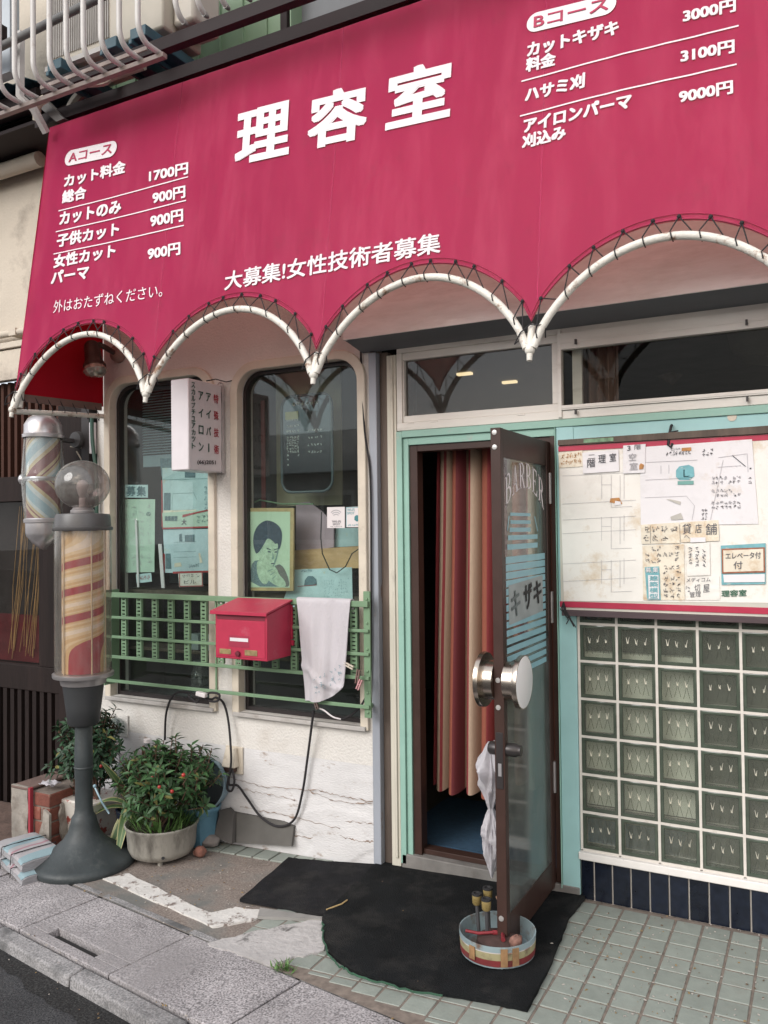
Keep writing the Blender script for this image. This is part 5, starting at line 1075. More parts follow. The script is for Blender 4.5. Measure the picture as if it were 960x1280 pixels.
S.quad([(202, 659), (204, 659), (203, 600), (201.5, 600)], m_redtape); S.quad([(204, 641), (245, 640), (245, 637), (204, 638)], m_papery); S.done([(m_slate, 'print'), (m_redtape, 'red_tape'), (m_papery, 'old_tape')])
S = Sheet('model_notice', 'narrow middle strip reading 建築模型 between two blue drawings', 'notice strip', [(204, 660), (266, 658), (266, 637), (203, 641)], YW - .004, m_grpap, seed=25)
for k, ch in enumerate('建築模型'): S.text(ch, (206 + k * 4, 651), (209.6 + k * 4, 651), (206 + k * 4, 645), m_slate, .03)
S.quad([(228, 647), (245, 642), (266, 637.5), (266, 635.5), (245, 640), (228, 643.5)], m_redtape); S.text('大', (227, 656), (233, 656), (227, 649), m_ink, .03); S.scribbles((245, 655), (264, 653), (245, 643), 3, 2, m_slate, .002, .9); S.quad([(203, 661.5), (266, 659.5), (266, 657.5), (203, 659.5)], m_redtape, .0005)
S.done([(m_slate, 'lettering'), (m_redtape, 'red_tape'), (m_ink, 'character')])
S = Sheet('taped_plan', 'pale blue lower drawing with yellow tape spots edged red in the left window', 'drawing', [(206, 716), (266, 715), (266, 661), (204, 662)], YW, M('pale_blue_sheet', (.47, .60, .66), .85, var=.10, scale=14, dirt=(.55, .47, .26), dlo=.60, dhi=.70, dscale=11, damt=.8, grime=(.32, .40, .43, 30, .55, .7, .4)), seed=26)
S.quad([(231, 677), (243, 677), (243, 668), (231, 669)], m_slate); S.quad([(224, 677), (228, 677), (227, 667), (224, 668)], m_slate); S.quad([(207, 711), (214, 711), (213, 692), (207, 692)], m_slate); S.scribbles((236, 711), (249, 709), (236, 705), 5, 1, m_slate, .002, 1)
for y in (678, 690, 697): S.line((217, y), (245, y - 1), m_slate, .0012)
S.quad([(218, 709), (227, 708), (226, 703), (218, 704)], m_papery); S.quad([(250, 704), (253, 703), (250, 691), (248, 692)], m_papery); S.quad([(206, 716), (206, 692), (204, 692), (204, 716)], m_redtape); S.quad([(216, 717), (266, 715.5), (266, 713), (216, 714.5)], m_redtape)
S.done([(m_slate, 'print'), (m_papery, 'old_tape'), (m_redtape, 'red_tape')])
S = Sheet('building_tag', 'small white tag reading ビル with a red border under the blue drawings', 'tag', [(224, 734), (254, 733), (253, 716), (223, 717)], YW - .003, m_paper, seed=27)
S.text('ビル', (230, 730), (245, 729.5), (230, 725), m_ink, 0); S.scribbles((227, 724), (250, 722), (227, 718), 4, 1, m_ink, .0022, 1)
for a, c in (((224.5, 733), (253, 732.3)), ((224.5, 717), (224.5, 733)), ((252.5, 716), (253, 733))): S.line(a, c, m_redtape, .005)
S.done([(m_ink, 'handwriting'), (m_redtape, 'red_border')])
S = Sheet('picture_card', 'dim coloured card half hidden behind the projecting sign', 'card', [(202, 596), (220, 596), (220, 573), (200, 573)], YW + .03, m_slate, seed=28)
S.quad([(203, 596), (218, 595), (218, 588), (203, 588)], m_papery); S.done([(m_papery, 'yellow_label')])
blind = thing('window_blind', 'blue grey slatted blind lowered in the upper left window', 'blind', (-2.33, .13, 1.96)); b = MB()
for k in range(24): z = 2.335 - k * .0155; b.obox((-2.34, .135, z), (.205, 0, 0), (0, .006, .004), (0, -.0004, .0007))
m_blind = M('blue_grey_slats', (.17, .24, .27), .5, var=.1, scale=8); b.build('slats', m_blind, blind)
b = MB(); b.box(-2.55, -2.13, .12, .15, 2.335, 2.35); b.build('head_rail', m_blind, blind); b = MB(); b.box(-2.53, -2.13, .12, .15, 1.90, 1.965); b.build('bottom_cloth', m_blind, blind)
for nm, lab, pa, pb, r in (('white_stick', 'white stick standing in front of the pale green sheet', (170, 650), (173, 734), .007), ('white_stick', 'broad white stick leaning between the green sheet and the blue drawings', (200, 680), (204, 735), .012)):
    b = MB(); A, C = at(*pa, .075), at(*pb, .075); b.obox((A + C) / 2, (r, 0, 0), (0, .003, 0), (A - C) / 2); tag(b.build(nm, m_signw, bevel=.001), lab, 'stick')
b = MB(); rr = random.Random(5)                                        # glass jars on the ledge behind the railing
jar_p = None
m_jar = glass('jar_glass', (.70, .80, .80), 1.5, .03, 1.2, dust=.10); m_lid = M('grey_green_lid', (.30, .36, .35), .5, var=.15)
for k, (x, r, h, lab) in enumerate(((-2.22, .055, .20, 'tall glass jar on the window ledge behind the railing, nearest the barber pole'), (-2.09, .05, .16, 'glass jar on the window ledge, middle of the three behind the green railing'), (-1.99, .05, .22, 'glass jar on the window ledge close to the letter box'))):
    j = thing('jar', lab, 'jar', (x, .24, .58)); b = MB(); b.lathe([(.0, .0), (r, .0), (r, h * .75), (r * .7, h * .9), (r * .7, h)], (x, .24, .58), 20); b.build('glass', m_jar, j); b = MB(); b.lathe([(r * .75, h), (r * .75, h + .02), (.0, h + .02)], (x, .24, .58), 20); b.build('lid', m_lid, j)
for k, (x, lab) in enumerate(((-2.19, 'pale label box nearest the pole on the shelf behind the green slats'), (-2.08, 'pale label box in the middle of the shelf behind the green slats'), (-1.985, 'pale label box beside the letter box behind the green slats'))):
    b = MB(); b.box(x - .04, x + .04, .14, .20, .875, .96); o = tag(b.build('small_carton', M('pale_carton', (.32, .38, .38), .7, var=.1), bevel=.002), lab, 'carton')
b = MB(); b.box(-2.72, -1.03, .13, .30, .855, .872); b.build('display_shelf', m_oldwood, shop)
b = MB(); b.box(-2.7, -1.985, .515, .52, 1.21, 1.55); b.build('dark_cloth', m_slate, shop)

# ------------------------------------------------------------------ things behind the right window
po = thing('portrait_poster', 'framed green tinted portrait of a dark haired man resting his chin on his hand', 'poster', (-1.6, .07, 1.2)); PYY = .075
FR = [(311, 738), (368, 738.5), (369, 635), (310, 635)]
b = MB(); c = [at(*q, PYY) for q in FR]; b.slab(c[0], c[1], c[2], c[3], -.012) ; b.build('frame', M('ochre_frame', (.40, .29, .14), .6, var=.2, scale=20, dirt=(.35, .13, .07), dlo=.6, dhi=.75, dscale=30), po)
def pp(u, v, off): 
    # poster coordinates 0..1 inside the frame
    A = c[0] + (c[1] - c[0]) * u + (c[3] - c[0]) * v + (c[2] - c[1] - c[3] + c[0]) * (u * v); return A + Vector((0, -off, 0))
b = MB(); b.add([pp(u, v, .0135) for u, v in ((.06, .04), (.93, .04), (.93, .955), (.06, .955))], [(0, 1, 2, 3)]); b.build('print', M('pale_green_print', (.44, .56, .42), .6, var=.04), po)
def blob(pts, off, mat, nm, it=2):
    for _ in range(it):
        q = []
        for i in range(len(pts)): a, d = Vector(pts[i]), Vector(pts[(i + 1) % len(pts)]); q += [a.lerp(d, .25), a.lerp(d, .75)]
        pts = q
    b = MB(); b.add([pp(p[0], p[1], off) for p in pts], [tuple(range(len(pts)))]); return b.build(nm, mat, po)
m_skin = M('print_skin', (.37, .48, .36), .6, var=.25, scale=55, grime=(.16, .25, .22, 26, .55, .68, .6)); m_hair = M('print_hair', (.035, .055, .085), .6, var=.3, scale=60, grime=(.12, .18, .20, 34, .58, .66, .7)); m_shirt = M('print_shirt', (.12, .18, .20), .6, var=.5, scale=130); m_shade = M('print_shade', (.17, .26, .24), .6, var=.1); m_sleeve = M('print_sleeve', (.13, .13, .12), .6, var=.2)
blob([(.07, .05), (.08, .30), (.20, .38), (.42, .34), (.60, .30), (.75, .33), (.90, .18), (.92, .05)], .0139, m_shirt, 'shirt', 1)
blob([(.62, .32), (.80, .30), (.92, .12), (.92, .05), (.80, .05), (.66, .22)], .0140, m_sleeve, 'sleeve', 1)
blob([(.22, .40), (.22, .18), (.38, .06), (.50, .12), (.52, .34)], .0143, m_skin, 'neck', 2)
blob([(.25, .42), (.22, .55), (.28, .66), (.46, .72), (.66, .66), (.72, .54), (.66, .40), (.62, .28), (.50, .22), (.34, .28)], .0147, m_skin, 'face', 2)
blob([(.58, .30), (.46, .26), (.40, .18), (.52, .10), (.74, .04), (.86, .05), (.84, .12), (.70, .20), (.66, .27)], .0151, m_skin, 'hand', 2)
blob([(.20, .44), (.14, .56), (.16, .70), (.26, .80), (.44, .86), (.64, .82), (.76, .74), (.77, .62), (.72, .50), (.68, .50), (.68, .58), (.62, .56), (.58, .60), (.46, .64), (.40, .58), (.32, .50), (.26, .46)], .0154, m_hair, 'hair', 2)
for p0, p1, p2, p3, n_ in (((.44, .505), (.53, .49), (.53, .50), (.44, .52), 'brow'), ((.60, .49), (.68, .505), (.68, .515), (.60, .50), 'brow'), ((.46, .465), (.53, .46), (.52, .478), (.47, .48), 'eye'), ((.61, .458), (.67, .465), (.66, .478), (.62, .475), 'eye'), ((.53, .322), (.62, .325), (.60, .336), (.54, .336), 'mouth')): b = MB(); b.add([pp(*q, .0158) for q in (p0, p1, p2, p3)], [(0, 1, 2, 3)]); b.build(n_, m_hair, po)
blob([(.56, .47), (.585, .44), (.60, .385), (.56, .375), (.545, .39), (.57, .41)], .0157, m_shade, 'nose', 1)
blob([(.66, .50), (.70, .52), (.67, .40), (.60, .30), (.56, .27), (.60, .36), (.65, .42)], .0150, m_shade, 'cheek_shade', 1)
for k in range(3): b = MB(); b.add([pp(*q, .0156) for q in ((.46 + k * .05, .24 - k * .045), (.58 + k * .03, .27 - k * .04), (.585 + k * .03, .262 - k * .04), (.47 + k * .05, .23 - k * .045))], [(0, 1, 2, 3)]); b.build('finger_line', m_shade, po)
# mirror with a menu painted on it
mi = thing('menu_mirror', 'rounded mirror with a printed price menu hanging inside the right window', 'mirror', (-1.38, .10, 1.7))
m_mir, nt, N, L, B = nodes('mirror_glass'); B.inputs['Base Color'].default_value = (.11, .12, .13, 1); B.inputs['Metallic'].default_value = 1; B.inputs['Roughness'].default_value = .02
mc = [at(352, 616, .11), at(413, 619, .11), at(416, 500, .11), at(350, 497, .11)]
mx0, mx1, mz0, mz1 = mc[0].x + .005, mc[2].x - .004, mc[0].z, mc[3].z
def rr4(x0, x1, z0, z1, r, n=6):
    P = []
    for cx, cz, a0 in ((x1 - r, z1 - r, 0), (x0 + r, z1 - r, 90), (x0 + r, z0 + r, 180), (x1 - r, z0 + r, 270)):
        for k in range(n + 1): a = R(a0 + 90 * k / n); P.append((cx + r * math.cos(a), cz + r * math.sin(a)))
    return P
b = MB(); b.prism(rr4(mx0, mx1, mz0, mz1, .06)[::-1], lambda u, v: Vector((u, .109, v)), (0, .008, 0)); b.build('mirror_pane', m_mir, mi)
b = MB(); b.tube([(u, .108, v) for u, v in rr4(mx0, mx1, mz0, mz1, .06)], .007, 8, closed=True); b.build('frame', M('blue_grey_frame', (.05, .075, .085), .35, var=.1), mi)
b = MB(); rr = random.Random(12); wm = mx1 - mx0; hm = mz1 - mz0
def mq(u0, u1, v0, v1, mb): mb.add([(mx0 + wm * u, .1075, mz0 + hm * v) for u, v in ((u0, v0), (u1, v0), (u1, v1), (u0, v1))], [(0, 1, 2, 3)])
for k in range(6): 
    for q in range(5): scrib(b, Vector((mx0 + wm * (.22 + k * .09), .1088, mz0 + hm * .895)), Vector((wm * .06, 0, 0)), Vector((0, 0, hm * .04)), rr, .0012, .0034, 3)
for j, v in enumerate((.74, .68, .62, .56, .53, .50, .47, .44, .41, .37, .33, .28)):
    for k in range(5 if j < 10 else 2):
        if j > 8 and 0 < k < 4: continue
        scrib(b, Vector((mx0 + wm * (.10 + k * .052), .1088, mz0 + hm * v)), Vector((wm * .04, 0, 0)), Vector((0, 0, hm * .026)), rr, .0012, .0030, 4)
for k in range(20): scrib(b, Vector((mx0 + wm * (.52 + (k % 5) * .06), .1088, mz0 + hm * (.62 - .075 * (k // 5)))), Vector((wm * .045, 0, 0)), Vector((0, 0, hm * .025)), rr, .0012, .0022, 4)
b.build('menu_print', M('pale_print', (.62, .66, .62), .7), mi)
b = MB(); mq(.08, .34, .76, .84, b); b.build('menu_label', M('olive_label', (.40, .42, .26), .6), mi)
# stickers on the glass
m_sticker = M('white_sticker', (.66, .62, .62), .5, var=.03)
S = Sheet('wifi_sticker', 'white rounded sticker with wireless arcs on the window glass', 'sticker', [(409, 660), (431, 660), (431, 633.5), (409, 634)], .0485, m_sticker, t=.0005, seed=31, curl=.0)
p = S.P(420, 648); mbk = S.mb(m_faint)
for r in (.018, .028, .038): mbk.add([p + Vector((rq * math.cos(a), 0, rq * math.sin(a))) for a in [R(45 + 90 * k / 8) for k in range(9)] for rq in (r, r + .0045)], [(2 * i, 2 * i + 1, 2 * i + 3, 2 * i + 2) for i in range(8)])
S.text('Wi-Fi', (415, 653.5), (426, 653.5), (415, 650.5), m_ink, .02); S.text('SPOT', (416, 656.5), (425, 656.5), (416, 654.2), m_ink, .02); S.scribbles((413, 659), (428, 659), (413, 657.4), 7, 1, m_ink, .0012, 1); S.done([(m_faint, 'arcs'), (m_ink, 'lettering')])
S = Sheet('wifi_sticker', 'white sticker with a teal border and teal blot beside the wireless arcs', 'sticker', [(432.5, 659), (453, 659), (453, 633), (432.5, 634)], .0485, m_sticker, t=.0005, seed=32, curl=0)
m_tl2 = M('dark_teal_print', (.05, .20, .22), .7)
S.quad([(443, 650), (446, 652), (450, 651), (451, 647), (449, 644), (445, 644), (443, 646)], m_tl2); S.text('Wi-Fi', (434, 639), (443, 639), (434, 635.5), m_teal, .02); S.text('SPOT', (434, 643), (443, 643), (434, 640), m_teal, .02); S.scribbles((435, 658), (449, 658), (435, 654.5), 6, 1, m_teal, .002, 1)
for a, c_ in (((433, 634), (433, 659)), ((433, 634.5), (452, 634))): S.line(a, c_, m_teal, .003)
S.done([(m_tl2, 'blot'), (m_teal, 'lettering')])
S = Sheet('cap_advert', 'pale blue sheet with a faint cap drawing low in the right window', 'poster', [(350, 762), (441, 760), (440, 709), (368, 712)], .12, m_bluepap, seed=33, curl=.003)
S.quad([(380, 732), (396, 731), (395, 724), (391, 720), (385, 720), (381, 725)], m_slate); S.scribbles((376, 716), (390, 715), (376, 712), 5, 1, m_slate, .002, 1); S.line((372, 733), (396, 731), m_redtape, .003); S.scribbles((405, 748), (436, 745), (405, 725), 12, 6, m_slate, .0012, .7, 3); S.done([(m_slate, 'print'), (m_redtape, 'red_line')])
b = MB(); A = [at(q[0], q[1], .20) for q in ((370, 690), (417, 684), (417, 655), (403, 640), (386, 627), (370, 629))]; b.prism([(p.x, p.z) for p in A], lambda u, v: Vector((u, .20, v)), (0, .01, 0)); tag(b.build('lilac_board', M('lilac_card', (.40, .30, .35), .85, var=.1)), 'dusty lilac cardboard behind the portrait poster', 'cardboard')
b = MB(); A = [at(q[0], q[1], .17) for q in ((368, 712), (455, 710), (455, 682), (368, 688))]; b.prism([(p.x, p.z) for p in A], lambda u, v: Vector((u, .17, v)), (0, .03, 0)); tag(b.build('wooden_rail', M('tan_wood', (.46, .29, .15), .6, var=.25, scale=14, stretch=(.15, 1, 1))), 'tan wooden board across the right window above the blue sheet', 'board')
b = MB(); A = [at(q[0], q[1], .23) for q in ((418, 684), (456, 682), (456, 660), (420, 660))]; b.prism([(p.x, p.z) for p in A], lambda u, v: Vector((u, .23, v)), (0, .01, 0)); tag(b.build('folded_papers', m_bluepap), 'bluish folded papers below the wireless stickers', 'papers')
b = MB(); b.tube([at(402, 640, .10), at(401, 672, .10), at(403, 692, .10), at(412, 712, .09), at(421, 716, .09), at(432, 708, .09), at(440, 692, .09), at(453, 683, .09)], .003, 6); tag(b.build('hanging_cable', m_rope), 'thin black cable looping down in front of the tan board', 'cable')
b = MB(); b.box(-1.73, -1.32, .30, .315, 1.66, 2.42); b.box(-1.66, -1.31, .29, .30, 1.66, 2.42); tag(b.build('beige_screen', M('beige_green_screen', (.33, .31, .215), .85, var=.12, scale=5)), 'beige green screen standing behind the menu mirror', 'screen')
b = MB(); b.obox((-1.715, .16, 1.9), (.012, 0, .0), (0, .004, 0), (.0, 0, .32)); tag(b.build('red_ribbon', M('dim_red_ribbon', (.13, .03, .03), .8)), 'dim red ribbon hanging at the left side of the right window', 'ribbon')
b = MB(); b.tube([at(318, 628, .15), at(325, 625, .15), at(352, 630, .15), at(392, 630, .15)], .004, 6); tag(b.build('green_wire', m_rail), 'green wire strung above the portrait poster', 'wire')

# ------------------------------------------------------------------ inside the shop
for lab, x, y in (('lit ceiling tube seen through the left end of the transom', -1.15, 1.6), ('second lit ceiling tube farther inside seen through the transom', -1.0, 2.05)):
    b = MB(); b.box(x - .05, x + .05, y - .02, y + .02, 2.53, 2.545); o = tag(b.build('ceiling_light', M('lit_tube', (.8, .75, .6), .5, emis=(1, .82, .5, 2.0))), lab, 'ceiling light')
b = MB(); p = [atx(858, 470, .25 + .0) for _ in (0,)]
A = [at(q[0], q[1], .9) for q in ((822, 470), (840, 481), (854, 468), (838, 465))]; b.prism([(q.x, q.z) for q in A], lambda u, v: Vector((u, .9, v)), (0, .006, 0)); tag(b.build('paper_fan', M('paper_fan_pattern', (.20, .15, .13), .8, var=.3, scale=40)), 'small paper fan hung inside the right transom window', 'fan')
b = MB(); A = [at(q[0], q[1], 1.2) for q in ((908, 416), (980, 405), (980, 438), (955, 445), (930, 443), (912, 434))]; b.prism([(q.x, q.z) for q in A], lambda u, v: Vector((u, 1.2, v)), (0, .3, 0)); tag(b.build('wall_unit', M('cream_wall_unit', (.24, .22, .17), .6)), 'cream rounded unit high on the wall inside the right transom', 'air conditioner')
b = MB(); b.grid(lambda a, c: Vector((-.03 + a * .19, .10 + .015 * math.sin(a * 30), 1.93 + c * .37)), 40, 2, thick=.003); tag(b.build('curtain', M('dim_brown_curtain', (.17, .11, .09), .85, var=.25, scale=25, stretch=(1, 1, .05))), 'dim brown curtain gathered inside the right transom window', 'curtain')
b = MB(); b.box(.0, .46, .10, .14, .36, 1.0); tag(b.build('white_backboard', M('backboard_paint', (.90, .92, .84), .5, var=.05)), 'pale cabinet added behind the left glass blocks to brighten them', 'backboard')  # pale board added behind the blocks to brighten the left columns
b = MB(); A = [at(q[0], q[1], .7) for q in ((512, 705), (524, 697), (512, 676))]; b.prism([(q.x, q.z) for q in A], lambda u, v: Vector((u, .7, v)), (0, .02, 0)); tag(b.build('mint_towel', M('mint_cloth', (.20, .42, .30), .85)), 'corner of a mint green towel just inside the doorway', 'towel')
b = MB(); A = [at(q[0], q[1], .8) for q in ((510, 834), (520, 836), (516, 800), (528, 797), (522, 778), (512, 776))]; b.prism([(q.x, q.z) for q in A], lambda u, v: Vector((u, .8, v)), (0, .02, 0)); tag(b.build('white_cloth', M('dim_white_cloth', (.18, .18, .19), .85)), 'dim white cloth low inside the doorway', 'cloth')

# ------------------------------------------------------------------ cables and fittings on the shop wall
out = thing('outlet_box', 'beige weatherproof outlet box low on the white wall', 'outlet', (-1.79, -.02, .29))
b = MB(); b.box(-1.845, -1.735, -.012, -.004, .285, .425); b.build('back_plate', m_trim, out, bevel=.003); b = MB(); b.hexa([(-1.84, -.055, .325), (-1.755, -.055, .325), (-1.755, -.0125, .325), (-1.84, -.0125, .325), (-1.83, -.03, .42), (-1.765, -.03, .42), (-1.765, -.0125, .42), (-1.83, -.0125, .42)]); b.build('cover', m_trim, out, bevel=.005); b = MB(); b.box(-1.83, -1.77, -.045, -.0125, .30, .3245); b.build('socket', m_bronze, out)
def cable(name, pts, label, r=.006, mat=m_rope, sub=6):
    P = [Vector(p) for p in pts]; out_ = []
    for i in range(len(P) - 1):
        p0 = P[max(0, i - 1)]; p1 = P[i]; p2 = P[i + 1]; p3 = P[min(len(P) - 1, i + 2)]
        for k in range(sub): t = k / sub; out_.append(.5 * ((2 * p1) + (p2 - p0) * t + (2 * p0 - 5 * p1 + 4 * p2 - p3) * t * t + (3 * p1 - p0 - 3 * p2 + p3) * t ** 3))
    out_.append(P[-1]); b = MB(); b.tube(out_, r, 7); return tag(b.build(name, mat), label, 'cable')
cable('power_cable', [at(206, 925, -.03), at(208, 890, -.04), at(218, 868, -.06), at(235, 866, -.07), at(262, 874, -.08), at(270, 872, -.08), at(280, 880, -.05), at(286, 905, -.04), at(289, 945, -.06), at(288, 962, -.07)], 'black power cable draped over the lowest rail down to the outlet box')
cable('power_cable', [at(288, 962, -.07), at(284, 985, -.07), at(290, 988, -.07), at(293, 975, -.07), at(289, 962, -.06), at(286, 980, -.06), at(297, 982, -.05), at(309, 998, -.03), at(326, 1021, -.03), at(348, 1033, -.03), at(368, 1024, -.03), at(378, 990, -.03), at(384, 950, -.03), at(392, 888, -.06)], 'black cable sagging in a loop across the white wall below the towel')
cable('power_cable', [at(392, 884, -.1), at(404, 886, -.1), at(418, 897, -.06), at(430, 898, -.04), at(446, 888, -.04), at(457, 872, -.04), at(463, 850, -.03), at(464, 760, -.03), at(463, 600, -.03), at(456, 540, -.02), at(452, 470, -.012), at(451, 438, -.012)], 'black cable climbing beside the blue grey corner post', .005)
cable('white_lead', [at(395, 884, -.11), at(405, 888, -.11), at(416, 896, -.11), at(426, 899, -.1)], 'short white lead below the bottom of the towel', .004, m_sticker)
cable('cable_tangle', [at(235, 869, -.10), at(246, 878, -.10), at(252, 868, -.10), at(262, 876, -.10), at(272, 876, -.10), at(274, 868, -.10), at(262, 866, -.10), at(250, 872, -.1), at(240, 868, -.1)], 'tangled black cable lying on the lowest green rail', .006)
b = MB(); b.obox(at(252, 868, -.125), (.03, 0, -.004), (0, .012, 0), (.002, 0, .011)); tag(b.build('plug', m_sticker, bevel=.003), 'white plug in the cable tangle on the lowest rail', 'plug')
b = MB(); b.box(-2.615, -2.53, -.012, -.004, .39, .51); tag(b.build('cover_plate', m_stucco, bevel=.002), 'blank white cover plate low on the wall under the left window', 'cover plate')
cable('hose', [(-2.775, -.03, 2.2), (-2.768, -.035, 2.08), (-2.755, -.035, 1.98), (-2.74, -.03, 1.85), (-2.74, -.03, 1.6)], 'dark green hose hanging down the corner of the white wall', .011, M('dark_green_hose', (.02, .07, .05), .4))
cable('loose_wire', [(-2.95, -.03, 2.03), (-2.88, -.02, 2.02), (-2.80, -.02, 2.025), (-2.77, -.02, 2.02)], 'pale wire between the dark post and the white wall corner', .004, m_trim)
cable('loose_wire', [(-2.90, -.03, 2.00), (-2.86, -.02, 1.93), (-2.84, -.02, 1.84), (-2.80, -.02, 1.80)], 'thin beige wire dangling beside the wall barber pole', .004, m_trim)
b = MB(); b.box(-2.80, -2.767, -.03, -.002, 1.98, 2.16); tag(b.build('junction_box', m_signw, bevel=.004), 'small white junction box at the corner of the white wall', 'junction box')

# ------------------------------------------------------------------ plants, pots and clutter by the pole
m_leaf = M('dark_green_leaf', (.036, .085, .030), .5, var=.3, scale=30, island=.45, spec=.35)
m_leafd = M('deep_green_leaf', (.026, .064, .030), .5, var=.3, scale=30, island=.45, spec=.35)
m_yel = M('yellowing_leaf', (.16, .15, .04), .6, var=.4, scale=40, island=.4)
m_grass = M('bright_grass_blade', (.095, .19, .05), .55, var=.25, scale=30, island=.35)
m_stem = M('brown_stem', (.10, .055, .035), .8, var=.3, scale=40); m_berry = M('red_berry', (.36, .03, .025), .3, var=.25, scale=60); m_soil = M('dark_soil', (.035, .025, .018), .95, var=.4, scale=60, bump=.8, bscale=90)
def leaf(b, p, d, n, L_, w, fold=.25, mi=0):
    d = d.normalized(); s = d.cross(n); s = s.normalized() if s.length > 1e-4 else d.orthogonal().normalized(); n = s.cross(d)
    q = [p, p + d * L_ * .35 + s * w * .5 + n * w * fold, p + d * L_ * .38, p + d * L_ * .35 - s * w * .5 + n * w * fold, p + d * L_ * .72 + s * w * .36 + n * (w * fold * .6 - L_ * .06), p + d * L_ * .74 - n * L_ * .06, p + d * L_ * .72 - s * w * .36 + n * (w * fold * .6 - L_ * .06), p + d * L_ - n * L_ * .16]
    b.add(q, [(0, 2, 1), (0, 3, 2), (1, 2, 5, 4), (2, 3, 6, 5), (4, 5, 7), (5, 6, 7)], mi, True)
def shrub(name, label, c, rx, ry, rz, zc, ntips, seed, lm, root, n_berry, Ls=.055):
    t = thing(name, label, 'plant', root); rr = random.Random(seed); bs = MB(); bl = MB(); by = MB(); bb = MB(); tips = []
    stems = [Vector(root) + Vector((rr.uniform(-.08, .08), rr.uniform(-.06, .06), .0)) for _ in range(5)]
    k = 0
    while len(tips) < ntips and k < 9000:
        k += 1; u = Vector((rr.gauss(0, 1), rr.gauss(0, 1), rr.gauss(0, 1) + .25)).normalized(); r = rr.uniform(.45, 1.06) ** .6
        lump = .82 + .55 * noise.noise(u * 2.1 + Vector((seed, 0, 0))) + .10 * noise.noise(u * 5 + Vector((0, seed, 0)))
        p = Vector((c[0] + u.x * rx * r * lump, c[1] + u.y * ry * r * lump, zc + u.z * rz * r * lump))
        if p.y > -.02: continue
        tips.append((p, u))
    for p, u in tips:
        d = (u * .7 + Vector((0, 0, .55)) + Vector((rr.uniform(-.3, .3), rr.uniform(-.3, .3), 0))).normalized(); nl = rr.randint(6, 9)
        sd = d.orthogonal().normalized(); sw2 = d.cross(sd); bs.tube([p - d * .09, p], .0022, 4, 0, cap=False)
        for q in range(nl):
            a = q * 2.4 + rr.random(); side = sd * math.cos(a) + sw2 * math.sin(a); h = -.06 + .06 * q / nl
            leaf(bl if rr.random() > .035 else by, p + d * h, side * 1.0 + d * (.25 + .5 * q / nl) + Vector((0, 0, -.18)), d, Ls * rr.uniform(.7, 1.25), Ls * rr.uniform(.30, .42), rr.uniform(.1, .35))
    for st in stems:
        for _ in range(4):
            p, u = rr.choice(tips); m = (st + p) / 2 + Vector((rr.uniform(-.03, .03), rr.uniform(-.03, .03), .03)); bs.tube([st, st.lerp(m, .5) + Vector((0, 0, .02)), m, p], .007, 6, 0, r2=.002)
    for k in range(n_berry):
        cand = sorted(tips, key=lambda q: (q[0] - CP).length - rr.random() * .12)[:25]; p, u = rr.choice(cand); v = (CP - p).normalized(); p = p + v * .035 + Vector((0, 0, -.01)); bb = MB(); bb.sphere(p, rr.uniform(.0075, .0105), 10, 7); bb.build('berry', m_berry, t)
    bs.build('stems', m_stem, t); bl.build('leaves', lm, t); by.build('yellowing_leaves', m_yel, t); return t
# aluminium basin pot
PBX, PBY = -2.035, -.275; PBZ = gz(PBX) - .004
m_basin = M('weathered_pale_basin', (.30, .285, .25), .7, var=.12, scale=7, dirt=(.12, .11, .095), dlo=.50, dhi=.68, dscale=10, stretch=(1, 1, .35), bump=.15)
bp = thing('plant_basin', 'pale round basin used as a planter, stained, beside the barber pole base', 'plant pot', (PBX, PBY, PBZ))
b = MB(); b.lathe([(.0, .015), (.12, .015), (.150, .030), (.164, .06), (.172, .155), (.180, .163), (.182, .172), (.176, .176), (.168, .170), (.160, .13), (.0, .13)], (PBX, PBY, PBZ), 48); b.build('bowl', m_basin, bp)
for a in (-2.4, -.9, .7, 2.2):
    b = MB(); b.box(PBX + .12 * math.cos(a) - .008, PBX + .12 * math.cos(a) + .008, PBY + .12 * math.sin(a) - .008, PBY + .12 * math.sin(a) + .008, PBZ, PBZ + .022); b.build('foot', m_basin, bp)
b = MB(); b.lathe([(.0, .1505), (.163, .1485)], (PBX, PBY, PBZ), 32); b.build('soil', m_soil, bp)
b = MB(); b.lathe([(.0, 0), (.008, 0)], (PBX + .115, PBY - .117, PBZ + .052), 10, 0, (.7, -.72, .1)); b.build('drain_hole', m_black, bp)
shrub('winter_cherry', 'dense dark green winter cherry bush with red berries in the pale basin', (PBX + .02, PBY - .01), .325, .26, .20, PBZ + .39, 300, 3, m_leaf, (PBX, PBY, PBZ + .145), 4, .05)
gr = thing('weeds', 'bright green grass weeds sprouting round the rim of the pale basin', 'weeds', (PBX, PBY, PBZ + .15)); b = MB(); rr = random.Random(14)
for k in range(260):
    a = rr.uniform(0, 6.28); r = rr.uniform(.08, .160); p = Vector((PBX + r * math.cos(a), PBY + r * math.sin(a), PBZ + .148)); d = Vector((math.cos(a) * rr.uniform(.1, .9), math.sin(a) * rr.uniform(.1, .9), rr.uniform(.5, 1.1))); L_ = rr.uniform(.06, .17)
    leaf(b, p, d, Vector((0, 0, 1)), L_, .008, .1)
b.build('blades', m_grass, gr)
